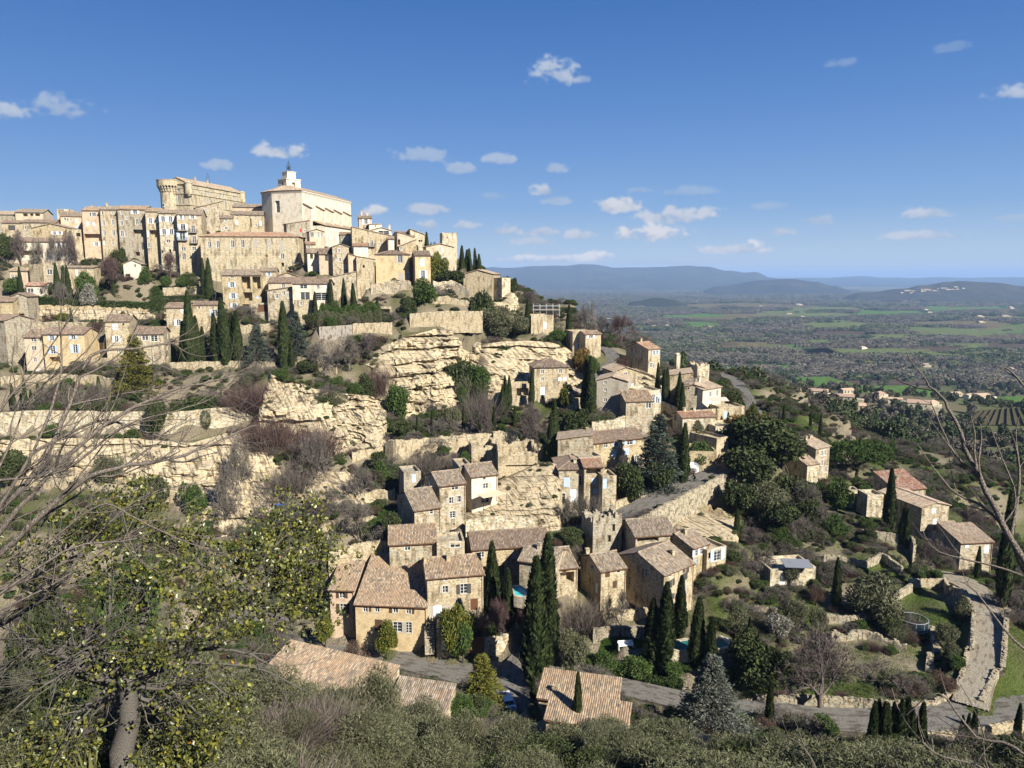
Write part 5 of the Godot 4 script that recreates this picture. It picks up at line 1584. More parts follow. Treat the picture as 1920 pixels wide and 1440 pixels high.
	hs("house", "gabled end house of the tall row with stacked balconies", [331, 402, 248, 377, 14, 21, 11], "f", "cream", "old", [[339, 407.5, 0.9, 1.2, "s", "shutwhite"], [345.5, 407.5, 0.8, 1.2, "w"], [361, 407, 1.0, 1.3, "s", "shutwhite"], [343, 426, 1.5, 2.0, "b", "shutwhite"], [362, 429, 1.2, 2.2, "b", ""], [342, 443, 1.7, 2.4, "b", "blue"], [364, 449, 1.2, 2.2, "b", ""], [342, 467, 0.6, 1.2, "w"], [346.5, 467, 0.6, 1.2, "w"], [364, 466, 1.3, 1.1, "w"], [345, 481, 1.2, 2.2, "w"], [361, 478, 0.6, 1.3, "w"], [398, 409, 0.9, 1.4, "w"], [399, 427, 1.0, 1.2, "s", "shutwhite"]], {"group": R, "dig": 4.0, "pitch": 20})
	hs("house", "stone gable block rising between the tall row and the castle", [366, 390, 274, 419, 26, 9, 8], "x", "brown", "old", [[385, 388, 0.8, 0.8, "w"]], {"group": G, "pitch": 16})
	hs("house", "small stone lean-to behind the gabled end house", [412, 409, 256, 437, 20, 8, 7], "f", "brown", "old", [[423, 413, 0.8, 1.0, "w"], [424, 428, 1.0, 0.9, "w"], [417, 430, 0.7, 0.8, "w"]], {"group": G})
	hs("house", "plain stone house between the castle and the church", [432, 402, 262, 494, 16, 11, 9], "f", "cream", "old", [[444, 404, 1.0, 0.6, "w"], [461, 404, 0.8, 0.6, "w"], [479, 407, 0.8, 0.7, "w"], [444, 417, 0.9, 1.7, "c", "shutwhite"], [480, 422, 0.5, 1.1, "w"], [489, 419, 0.8, 1.6, "c", "shutwhite"], [470.5, 418, 0.4, 3.0, "o"]], {"group": G, "pitch": 18})
	hs("house", "roofs stepping up beside the church, with an orange wall", [436, 388, 282, 496, 12, 8, 9], "f", "rose", "old", [], {"group": G})
	# the long arcaded house below the church
	hs("house", "long high stone house with a row of tall arched windows below the church", [375, 443, 243, 560, 5, 14, 11], "h", "ashlar", "orange", [[393, 459, 1.0, 2.1, "w"], [409, 458.5, 1.0, 2.2, "w"], [436, 457.5, 1.1, 2.3, "w"], [455, 457, 1.1, 2.3, "w"], [479, 456, 1.3, 2.5, "c", "shutgrey"], [505, 457, 1.3, 2.5, "c", "shutgrey"], [528, 461, 1.3, 3.8, "c", "shutgrey"], [529.5, 480.5, 1.1, 1.8, "w"], [530, 496, 0.9, 1.3, "o"], [500, 480, 0.5, 0.9, "o"]], {"dig": 6, "pitch": 16, "back": 3.0})
	# cluster right of it
	hs("house", "narrow house with a red shutter against the foot of the church", [537, 420, 258, 581, 26, 8, 6], "x", "grey", "old", [[564, 432, 0.6, 1.2, "c", "red"], [571, 433, 0.8, 0.9, "w"]], {"group": G, "pitch": 10})
	hs("house", "small house with an orange roof and three white framed windows", [580, 434, 250, 607, 22, 10, 7], "g", "beige", "warm", [[585, 440, 1.2, 1.6, "w"], [597, 440, 0.7, 1.8, "w"], [603, 440, 0.7, 1.6, "w"]], {"group": G})
	hs("house", "tiny white hut with an orange roof and an arched window", [574, 458, 240, 591, 20, 6, 5], "f", "pale", "orange", [[578.5, 464, 0.9, 1.1, "w"]], {"group": G})
	hs("house", "house with a deep dark eave and white pillars by the long high house", [576, 474, 236, 600, 14, 6, 7], "f", "white", "old", [[584, 480, 0.9, 1.8, "o"], [592, 480, 0.9, 1.8, "o"]], {"group": G, "pitch": 22})
	hs("house", "rose house with a brown door and a broad brown roof", [598, 476.5, 233, 624, 10, 6, 8], "f", "rose", "brown", [[612, 482, 0.9, 2.0, "d", "charcoal"]], {"group": G, "pitch": 24})
	hs("house", "stone gable house with a pair of grey shuttered windows", [623, 463, 231, 654, 16, 11, 9], "g", "brown", "old", [[635.5, 470.5, 0.7, 1.3, "w"], [631, 487.5, 0.8, 1.1, "c", "shutgrey"], [637, 487, 0.8, 1.1, "w"], [646, 501, 0.9, 1.2, "w"], [649.5, 501, 0.5, 1.2, "w"]], {"group": G, "pitch": 20})
	hs("house", "low house with a rising roof and one dark window beside the stone gable", [653, 483, 230, 676, 18, 6, 7], "X", "rose", "old", [[664.5, 493, 0.9, 1.5, "w"]], {"group": G, "pitch": 18})
	hs("house", "long wall house with a small balcony under a sloping crest", [660, 441, 246, 733, 16, 9, 6], "X", "cream", "pale", [[679, 455, 0.5, 0.7, "o"], [688, 457, 0.5, 0.8, "o"], [697, 456, 1.0, 1.9, "b", ""], [711, 458, 0.7, 0.8, "w"], [651, 447, 1.0, 1.5, "c", "blue"]], {"group": G, "pitch": 12})
	hs("house", "low tiled house in front of the church aisle", [638, 440, 252, 673, 16, 7, 7], "f", "grey", "warm", [[651, 446, 1.0, 1.7, "c", "blue"]], {"group": G, "pitch": 15})
	hs("house", "white cottage with an orange roof and pale blue doors", [663, 461.5, 240, 690, 14, 6, 6], "f", "white", "orange", [[673, 467, 1.2, 1.7, "c", "blue"], [686, 467, 1.2, 2.0, "c", "blue"]], {"group": G})
	hs("house", "square tower house with orange render and a tall window right of the church", [673, 409, 262, 697, 14, 13, 7], "f", "rose", "old", [[686, 416, 1.2, 2.1, "s", "shutwhite"], [688, 424.5, 0.9, 1.4, "b", ""]], {"group": G, "ch": [[-0.25, 0.0, 1.6], [0.2, 0.0, 1.2]]})
	hs("house", "small white house with one round window on the ridge", [692, 421, 258, 716, 14, 8, 6], "x", "white", "pale", [[704, 424, 0.5, 0.6, "w"]], {"group": G, "pitch": 3})
	hs("house", "white modern house with a wide grey window and a low gable", [695, 432, 250, 734, 12, 9, 8], "g", "white", "pale", [[719.5, 437.5, 3.6, 1.6, "w"], [700, 437, 1.0, 1.4, "d", "red"]], {"group": G, "ch": [[0.42, 0.3, 1.6]], "pitch": 15, "cornice": false})
	hs("house", "narrow white wall house with tall blue doors under the modern house", [728, 448, 244, 739, 14, 7, 5], "f", "white", "pale", [[735.5, 456, 0.7, 2.2, "c", "blue"]], {"group": G})
	hs("house", "stone house with a dark side and a shallow roof on the ridge", [747, 441, 252, 771, 22, 8, 9], "f", "cream", "brown", [], {"group": G})
	hs("house", "ruined stone house with two small square windows on the ridge", [769, 440, 250, 797, 14, 8, 8], "X", "pale", "pale", [[786.5, 451.5, 0.5, 0.7, "o"], [790.5, 451.5, 0.5, 0.7, "o"]], {"group": G, "pitch": 20})
	hs("house", "low stone house with a dark doorway behind the ochre house", [745, 444, 246, 775, 16, 7, 6], "X", "beige", "old", [[747, 454, 0.8, 1.8, "o"]], {"group": G, "pitch": 16})
	hs("stone_tower", "square ruined rampart tower standing above the garden", [829, 437, 246, 857, 12, 14, 7], "n", "pale", "old", [], {"cat": "tower", "rag": 0.3, "dig": 6})
	hs("house", "gable house of smooth stone beside the rampart tower", [799, 463, 240, 850, 14, 11, 8], "g", "beige", "pale", [[829.5, 470, 0.8, 1.4, "c", "shutwhite"], [830, 486, 1.2, 1.8, "c", "shutwhite"]], {"group": G, "pitch": 13, "cornice": false})
	# ochre house and its neighbours
	hs("house", "blank stone block with one small window beside the ochre house", [668, 486, 229, 702, 12, 12, 9], "X", "cream", "pale", [[682, 499.5, 0.6, 0.8, "o"]], {"pitch": 9, "dig": 4})
	hs("house", "ochre house with a hipped roof and grey louvred shutters", [704, 477, 232, 767, 8, 12, 10], "h", "ochre", "brown", [[750, 485.5, 1.4, 2.4, "s", "shutgrey"], [752, 519, 1.6, 2.5, "c", "shutgrey"], [769, 517, 0.9, 1.9, "w"]], {"pitch": 16, "dig": 5})
	hs("house", "tall gable behind the ochre house, rendered in worn yellow", [749, 462, 236, 781, 14, 14, 8], "x", "gold", "old", [[749, 466, 0.8, 0.9, "w"]], {"pitch": 22, "dig": 5})
	hs("house", "small ochre wing with white shutters at the end of the ochre house", [778, 479, 229, 807, 14, 11, 8], "f", "ochre", "brown", [[792, 492, 1.2, 2.3, "c", "shutwhite"], [793, 515, 1.2, 2.5, "s", "shutwhite"]], {"pitch": 20, "dig": 5})
	hs("house", "great stone house on the tip of the promontory with a shallow gable", [869, 514, 236, 924, -9, 12, 13], "g", "cream", "pale", [[929, 533, 0.9, 1.6, "c", "grayblue"], [935, 533, 0.9, 1.6, "c", "grayblue"], [932, 551, 0.5, 0.8, "o"]], {"pitch": 15, "dig": 5, "cornice": false})
	hs("house", "narrow stone annex at the cliff edge of the promontory house", [941, 521, 233, 957, 40, 10, 8], "t", "pale", "pale", [], {"dig": 6})
	# middle terrace: loggia house and long white house
	hs("house", "tall house with two storeys of open loggias and pale blue shutters", [416, 516, 222, 489, 9, 11.5, 10], "f", "gold", "old", [[435, 520, 1.0, 0.5, "w"], [435, 534, 1.1, 1.6, "s", "blue"], [437, 555, 1.1, 1.7, "s", "blue"], [439, 573, 1.1, 1.4, "s", "blue"], [461, 530, 2.6, 3.6, "o"], [481, 530, 2.4, 3.6, "o"], [465, 556, 2.6, 2.6, "o"], [461, 575, 1.9, 1.5, "o"], [483, 558, 1.0, 0.7, "c", "blue"]], {"pitch": 18, "back": 2.0, "deep": 2.2, "dig": 4})
	hs("house", "set back wing with one window right of the loggia house", [487, 509, 226, 517, 12, 9, 8], "f", "cream", "old", [[504, 514, 0.7, 1.2, "s", "blue"]], {"pitch": 16})
	hs("house", "vaulted stone outhouse with a brown garage door", [470, 568, 216, 505, 8, 5, 6], "t", "brown", "old", [[493, 577, 2.8, 2.4, "g", "rust"]], {"cat": "outbuilding"})
	hs("house", "long low stone house with small windows below the wide brown roof", [501, 545, 214, 549, 10, 10, 8], "x", "brown", "old", [[519, 555.5, 0.9, 1.3, "w"], [541, 554.5, 0.8, 1.4, "w"], [531, 536, 0.8, 1.2, "w"]], {"pitch": 8})
	hs("house", "upper storey house with a broad brown roof over the white terrace house", [503, 530, 220, 590, 8, 8, 9], "f", "beige", "brown", [[531, 536, 0.9, 1.3, "w"], [569, 537, 1.9, 1.3, "w"]], {"pitch": 18})
	hs("house", "cream terrace house with wide dark glass doors", [548, 532, 213, 617, 6, 10, 8], "f", "white", "brown", [[569, 537, 2.0, 1.2, "w"], [596, 534.5, 0.8, 1.4, "w"], [610, 534, 1.0, 1.3, "c", "shutwhite"], [572, 555, 2.6, 2.2, "w"], [603, 556, 4.4, 2.2, "w"]], {"pitch": 16, "dig": 5})
	hs("house", "raised stone gable above the broad brown roofs", [520, 518, 226, 557, 14, 6, 6], "g", "brown", "brown", [[540, 517, 0.9, 0.9, "w"]], {"group": G, "pitch": 20})
	hs("house", "small stone store with a sloping wall above the bare climbers", [600, 524, 224, 668, 16, 8, 5], "x", "brown", "old", [[625, 533, 0.8, 0.8, "o"]], {"cat": "outbuilding", "pitch": 12})
	hs("house", "terrace block under the cream terrace house", [551, 563, 208, 588, 8, 8, 5], "t", "cream", "old", [[564, 569, 0.7, 1.0, "w"]], {"cat": "outbuilding"})
	hs("garden_shed", "open dark fronted shed beside a white tank on the terrace", [713, 576, 212, 735, 10, 3.2, 4], "t", "brown", "old", [[723, 584, 2.4, 2.0, "o"]], {"cat": "shed"})
	# left terrace houses
	hs("house", "square stone house with tiny windows at the end of the hedge terrace", [54, 496, 234, 80, -18, 9, 8], "t", "cream", "old", [], {})
	hs("house", "grey stone wing with three slit windows below the long hedge", [80, 497, 233, 108, 12, 10, 8], "t", "grey", "old", [[93, 510, 1.5, 1.6, "w"], [96, 541, 0.7, 2.0, "o"], [91, 547, 0.6, 1.6, "o"]], {})
	hs("house", "low white cottage with a red tiled roof before the slit windowed wing", [49, 536, 226, 82, 8, 4.5, 5], "f", "white", "red", [[57, 545, 1.7, 1.3, "w"], [77, 547, 0.6, 1.6, "d", "charcoal"]], {"pitch": 20})
	hs("house", "low tiled cottage covered in ivy with two white windows", [18, 508, 236, 55, 8, 6, 6], "f", "rose", "warm", [[23, 519, 0.8, 1.4, "w"], [29, 519, 0.8, 1.4, "w"]], {})
	hs("house", "stone cottage wall with white pillars under the yellow hedge", [115, 502, 236, 175, 6, 6, 5], "f", "cream", "old", [[118, 511, 0.9, 2.2, "d", "framewhite"], [144, 511, 0.8, 2.2, "d", "framewhite"]], {"pitch": 10})
	hs("house", "white gabled pavilion with a dark arched doorway beside the red tree", [231, 495, 236, 264, 14, 5, 6], "g", "white", "old", [[253, 497, 0.6, 0.9, "w"], [240, 520, 1.4, 2.2, "o"]], {"pitch": 24, "cornice": false})
	hs("house", "tall cream end house with a shaded side gable and an awning", [-14, 566, 206, 23, 8, 12, 7], "f", "gold", "brown", [[16, 597, 0.5, 0.7, "w"], [17, 632, 1.0, 2.2, "d", "shutwhite"]], {"pitch": 20})
	hs("house", "grey stone barn behind the tall cream end house", [20, 556, 209, 50, 6, 10, 6], "g", "grey", "brown", [[38, 595, 2.4, 2.2, "o"]], {"pitch": 22, "cornice": false})
	hs("house", "grey stone house cut by the edge of the view, with a barn door", [-40, 600, 198, 8, -20, 12, 8], "f", "grey", "brown", [], {})
	hs("house", "lower wing with small windows joined to the house with blue shutters", [45, 632.5, 190, 81, 6, 10.5, 8], "f", "beige", "brown", [[62.5, 636, 1.2, 1.0, "w"], [63.5, 653, 1.2, 1.0, "w"], [65.5, 674.5, 0.8, 1.1, "w"], [70, 698, 1.1, 2.0, "d", "framewhite"]], {"pitch": 22})
	hs("house", "cream house with sky blue shutters over a shaded porch", [80, 627, 189, 157, 6, 11, 8], "f", "ochre", "brown", [[97, 633, 1.0, 1.4, "s", "blue"], [137, 632, 1.0, 1.2, "s", "blue"], [99, 656, 1.1, 2.1, "s", "blue"], [141, 654, 1.1, 2.2, "s", "blue"], [103, 675, 2.6, 1.6, "o"], [138, 695, 4.6, 2.4, "o"]], {"pitch": 18})
	hs("house", "square stone tower house with white shutters behind the yellow cedar", [196, 603, 192, 242, 14, 12.5, 8], "f", "cream", "brown", [[216, 613, 1.3, 1.6, "c", "shutwhite"], [218.5, 636, 0.9, 1.6, "s", "shutwhite"], [222, 658.5, 0.7, 0.9, "w"], [224, 678, 0.4, 0.6, "o"], [231, 608, 0.5, 0.5, "o"]], {"pitch": 20, "ch": [[0.48, 0.1, 1.0]]})
	hs("house", "brown roofed house with a stack of open balconies", [250, 627, 188, 306, 14, 10, 8], "f", "brown", "brown", [[272, 633, 1.5, 1.4, "w"], [289, 634.5, 1.6, 1.6, "w"], [314, 628, 0.8, 1.5, "c", "shutwhite"], [314, 652, 2.2, 1.6, "o"], [314, 672, 2.2, 1.8, "o"]], {"pitch": 20})
	hs("house", "stone house with white shutters behind the clump of cypresses", [311, 577, 205, 353, 10, 12.5, 7], "f", "cream", "brown", [[335, 605, 1.1, 1.7, "s", "shutwhite"], [341, 577, 0.7, 1.4, "c", "shutwhite"]], {"pitch": 18})
	hs("house", "low tiled wing with a blue shuttered window between the cypresses", [350, 572, 210, 413, 10, 8, 6], "f", "cream", "brown", [[373, 577, 0.6, 0.8, "w"], [403, 587, 1.3, 2.0, "s", "blue"]], {"pitch": 14})
func build_cliffs() -> void:
	cliff("cliff", "great layered cliff of cream limestone under the rampart", [[716, 668, 192, 705, 775, 183], [730, 645, 195, 724, 790, 181], [770, 628, 200, 760, 790, 182], [815, 616, 203, 800, 782, 184], [845, 618, 204, 840, 775, 186], [858, 640, 206, 862, 770, 189]], "rock", 2.3, 3.0, {"seed": 4, "nu": 80, "nv": 70, "dip": -0.12})
	cliff("cliff", "recessed cleft of shaded rock between the two cliffs", [[852, 632, 209, 862, 770, 191], [880, 640, 212, 880, 775, 194], [906, 640, 209, 900, 772, 191]], "rock", 0.9, 2.0, {"seed": 9, "nu": 36})
	cliff("cliff", "broad bedded cliff behind the house with the hipped roof", [[900, 645, 206, 893, 790, 186], [940, 640, 207, 925, 790, 186], [990, 638, 209, 970, 770, 188], [1035, 642, 210, 1030, 755, 191], [1072, 655, 212, 1078, 745, 196], [1085, 690, 206, 1095, 745, 196]], "rock", 1.5, 1.7, {"seed": 14, "nu": 90, "nv": 60})
	cliff("cliff", "bulging rock face under the purple thicket", [[500, 700, 176, 470, 820, 160], [540, 712, 177, 520, 832, 160], [588, 728, 177, 575, 850, 158], [600, 740, 175, 585, 852, 158]], "rock", 2.2, 2.6, {"seed": 21})
	cliff("cliff", "scooped rock face with a shadowed overhang", [[586, 728, 179, 615, 862, 157], [640, 738, 178, 650, 850, 160], [690, 742, 179, 690, 842, 163], [728, 752, 180, 724, 836, 164]], "rock", 2.6, 3.0, {"seed": 29})
	cliff("cliff", "pale quarried face under the long garden wall", [[-40, 826, 158, -40, 885, 152], [100, 822, 159, 100, 890, 151], [250, 822, 160, 250, 905, 150], [360, 830, 159, 350, 960, 145], [420, 812, 161, 410, 1005, 141], [480, 812, 161, 470, 1000, 141], [510, 830, 160, 500, 960, 143]], "rock", 1.3, 1.6, {"seed": 33, "nu": 90})
	cliff("cliff", "low outcrop of tilted beds among bare trees", [[548, 902, 153, 545, 960, 141], [590, 884, 155, 590, 950, 142], [640, 884, 154, 640, 945, 143], [662, 905, 151, 668, 955, 141]], "rock", 0.9, 1.0, {"seed": 40, "dip": 0.2})
	cliff("cliff", "crag carrying the promontory house", [[905, 566, 230, 900, 610, 218], [940, 566, 231, 935, 625, 216], [958, 548, 234, 955, 630, 216], [966, 550, 237, 972, 620, 220]], "rock", 1.0, 1.8, {"seed": 46, "nu": 40, "nv": 36})
	cliff("cliff", "weathered bedrock wall under the house built on rock", [[868, 930, 145, 872, 985, 136], [930, 905, 147, 935, 982, 137], [1004, 872, 149, 1000, 985, 138], [1030, 866, 149, 1030, 990, 138], [1054, 874, 149, 1056, 990, 139]], "greyrock", 0.6, 0.8, {"seed": 52})
	cliff("cliff", "rough golden bank below the dark hedge terrace", [[50, 580, 221, 48, 608, 214], [180, 580, 223, 180, 606, 215], [300, 584, 224, 300, 604, 216]], "rock", 0.8, 1.2, {"seed": 58, "nv": 24})
	cliff("cliff", "quarried yellow bank in the ruined garden", [[1262, 962, 149, 1262, 1000, 141], [1320, 962, 148, 1322, 1005, 140], [1380, 975, 146, 1384, 1008, 140]], "greyrock", 0.5, 1.1, {"seed": 63, "nv": 28, "nu": 40})
	cliff("cliff", "stony bank above the lane and below the orange roofed tower house", [[1165, 690, 207, 1160, 726, 198], [1210, 700, 205, 1205, 735, 196], [1245, 705, 202, 1240, 742, 194]], "rock", 0.8, 1.1, {"seed": 70, "nv": 28, "nu": 40})

func build_middle_village() -> void:
	hs("round_terrace", "low round stone building with a white door under a scaffold platform", [996, 591, 214, 1038, 16, 5, 7], "t", "cream", "old", [[1022, 610, 1.0, 2.0, "d", "paintwhite"]], {"cat": "building"})
	hs("house", "flat roofed house with ivy and blue shutters above the lane", [1074, 622, 209, 1114, 10, 6.5, 8], "t", "cream", "warm", [[1088, 629.5, 1.3, 1.4, "c", "blue"], [1107.5, 630, 1.2, 1.0, "w"], [1086, 648, 1.0, 1.2, "s", "blue"], [1103, 648.5, 1.0, 1.3, "s", "blue"], [1121, 650, 0.5, 1.4, "w"]], {})
	hs("house", "small lean-to roof against the flat roofed house", [1098, 627, 206, 1127, 22, 6, 5], "f", "cream", "warm", [[1108, 630, 1.2, 1.0, "s", "shutwhite"]], {"pitch": 15})
	hs("house", "house with a brown hipped roof standing against the cliff", [1002, 689, 186, 1066, 8, 8.2, 8], "h", "cream", "brown", [[1017, 697, 0.8, 1.0, "w"], [1017, 711, 0.7, 0.9, "w"], [1018, 733, 1.2, 2.2, "d", "paintwhite"], [1050.5, 696, 0.8, 1.0, "w"], [1050, 711, 0.9, 0.9, "c", "shutwhite"], [1059, 710, 0.9, 0.9, "c", "shutwhite"]], {"pitch": 24})
	hs("house", "low stone garage with a dark opening below the cliff", [957, 720, 184, 1000, 8, 4, 4], "t", "cream", "old", [[980, 735, 3.0, 2.0, "o"]], {"cat": "outbuilding"})
	hs("pavilion", "small open pavilion with a pale tiled roof on pillars", [1067, 737, 179, 1098, 16, 5, 4], "h", "cream", "pale", [[1086, 741, 2.6, 1.3, "o"]], {"pitch": 18, "deep": 3.0, "cat": "pavilion"})
	hs("house", "tall grey rendered gable house with three small windows", [1119, 713, 181, 1177, -14, 10, 9], "g", "render", "pale", [[1135, 712, 0.7, 0.8, "w"], [1135, 731, 0.7, 0.8, "w"], [1135, 750, 0.8, 0.9, "w"], [1183, 722, 0.9, 1.3, "s", "shutwhite"]], {"pitch": 15, "dig": 5, "cornice": false})
	hs("house", "sand coloured gable house behind the grey rendered one", [1152, 697, 190, 1196, 12, 8, 9], "g", "cream", "pale", [[1173, 702, 0.8, 1.0, "w"], [1186, 722, 0.8, 1.1, "c", "blue"]], {"pitch": 18, "cornice": false})
	hs("house", "low wing with a tiled lean-to and a dark paned window", [1174, 753, 174, 1226, 8, 10, 5], "m", "brown", "warm", [[1216, 753, 1.2, 1.6, "w"]], {"pitch": 20, "dig": 4})
	hs("house", "white cubic terrace house with blue shuttered windows", [1200, 733, 180, 1240, 20, 11, 8], "t", "pale", "warm", [[1233, 750, 0.9, 1.6, "s", "blue"], [1225, 745, 0.9, 1.4, "w"], [1236, 742, 0.8, 1.4, "c", "blue"]], {"dig": 5})
	hs("house", "narrow tower house with an orange roof above the stone lane", [1216, 655, 204, 1238, 34, 11, 9], "f", "cream", "orange", [[1226, 662, 0.8, 1.2, "s", "blue"], [1232, 661, 0.7, 1.1, "s", "blue"], [1221, 685, 1.0, 1.4, "w"], [1226, 686, 0.5, 1.4, "w"]], {"pitch": 18, "dig": 4, "ch": [[-0.2, 0.0, 1.0]]})
	hs("stone_pillar", "lone ruined stone pillar against the dark plain", [1269, 667, 206, 1276, 16, 6, 1.2], "n", "pale", "old", [], {"cat": "ruin", "rag": 1.0})
	hs("house", "roofless shell of stone beside the lone pillar", [1308, 690, 205, 1330, 16, 5, 6], "n", "pale", "old", [], {"cat": "ruin", "rag": 1.4})
	hs("house", "stone house with a long pale roof beside the cypress steps", [1255, 704, 196, 1300, -10, 8, 10], "x", "cream", "pale", [], {"pitch": 8})
	hs("house", "stone gable house with a blue shutter and a dark chimneyed roof", [1283, 725, 184, 1320, -16, 8, 11], "g", "brown", "pale", [[1311, 744, 1.0, 1.7, "c", "blue"], [1291, 727, 0.4, 0.5, "o"], [1330, 735, 1.0, 1.5, "s", "shutwhite"]], {"pitch": 15, "cornice": false, "ch": [[-0.2, -0.1, 1.0], [0.15, -0.3, 1.0]]})
	hs("house", "white fronted wing with a pink awning beside the stone gable house", [1318, 731, 182, 1352, 40, 7, 8], "f", "white", "pale", [[1332, 739, 0.9, 1.3, "w"], [1345, 737, 0.9, 1.5, "w"]], {"pitch": 14, "ch": [[0.0, 0.0, 1.0]]})
	hs("house", "flat roofed stone cube with a wooden shuttered window", [1345, 763, 180, 1396, 8, 6, 8], "t", "cream", "old", [[1361, 778, 1.2, 1.8, "c", "blue"]], {"dig": 4})
	hs("house", "small house under a low dark roof behind the silver olive", [1280, 783, 174, 1342, 10, 5, 6], "f", "pale", "orange", [[1266, 780, 0.8, 1.6, "o"]], {"pitch": 14, "ch": [[-0.3, 0.0, 0.8], [0.0, 0.0, 0.8]]})
	hs("terrace_house", "paved terrace with a railing at the end of the stone cube", [1342, 800, 172, 1394, 14, 6, 7], "t", "pale", "old", [], {"cat": "terrace", "dig": 4})
	hs("garage_building", "round fronted stone garage with a white door beside the climbing road", [1291, 846, 160, 1344, -4, 6.2, 8], "t", "gold", "old", [[1299, 876, 2.4, 2.4, "g", "paintwhite"]], {"cat": "garage"})
	hs("house", "tall stone wall house beside the garage with a narrow door", [1344, 822, 163, 1366, 34, 7, 8], "t", "cream", "old", [[1352, 862, 0.8, 1.8, "o"]], {"cat": "outbuilding"})
	hs("house", "long stone house with a curving roof and blue shuttered windows behind the great cedar", [1112, 831, 160, 1210, 26, 8, 8], "f", "gold", "brown", [[1136, 833, 0.9, 1.2, "w"], [1156, 830, 1.0, 1.2, "s", "blue"], [1181, 826, 1.4, 1.2, "s", "blue"], [1151, 850, 1.3, 1.7, "c", "blue"], [1175, 846, 1.2, 1.6, "c", "blue"], [1194, 861, 1.0, 1.5, "w"], [1112, 841, 0.9, 1.6, "s", "blue"]], {"pitch": 20, "back": 2.0, "ch": [[-0.44, 0.0, 0.9]]})
	hs("house", "old barn gable with a sagging roof at the end of the long stone house", [1046, 824, 158, 1112, -6, 9, 7], "x", "brown", "old", [], {"pitch": 8, "back": 2.0})
	hs("house", "high blank stone wall house above the orange roof", [1085, 858, 152, 1128, 18, 9, 4], "t", "grey", "old", [], {})
	hs("house", "house built on bedrock with pale blue shutters and a wide brown roof", [1048, 880, 146, 1102, 4, 11, 9], "h", "brown", "brown", [[1063, 904, 1.3, 2.0, "c", "blue"], [1090.5, 901, 1.0, 1.9, "w"], [1053, 933, 1.2, 1.7, "w"], [1075, 929, 1.4, 2.6, "d", "shutwhite"], [1096, 950, 0.7, 0.9, "o"]], {"pitch": 22, "ch": [[0.1, 0.3, 0.7]], "dig": 4})
	hs("house", "loggia wing with an orange roof and blue shutters on the bedrock house", [1096, 876, 145, 1131, 8, 11, 6], "f", "cream", "orange", [[1113, 881, 3.0, 1.5, "o"], [1113, 902.5, 0.9, 1.4, "c", "blue"], [1117, 921, 0.9, 1.1, "c", "blue"]], {"pitch": 17, "dig": 4})
	hs("house", "roofless stone annex with a blue door beside the loggia wing", [1130, 893, 143, 1156, 10, 8.5, 5], "t", "brown", "old", [[1134, 896, 0.9, 2.4, "d", "blue"]], {"cat": "outbuilding", "dig": 4})
	hs("ruin", "roofless ruin with one pale inner wall behind the white house", [884, 842, 156, 930, 8, 5, 7], "n", "cream", "old", [[905, 862, 0.9, 1.2, "o"]], {"cat": "ruin", "rag": 1.2})
	hs("ruin", "large roofless ruin full of bushes with broken curving walls", [934, 856, 149, 1008, 4, 7.5, 9], "n", "cream", "old", [[945, 897, 0.7, 1.0, "o"], [974, 885, 5.6, 3.0, "o"]], {"cat": "ruin", "rag": 1.8, "deep": 0.5})
	hs("ruin", "high ruined wall standing behind the roofless ruins", [925, 815, 167, 972, 8, 5.5, 1.0], "n", "cream", "old", [], {"cat": "ruin", "rag": 0.8})

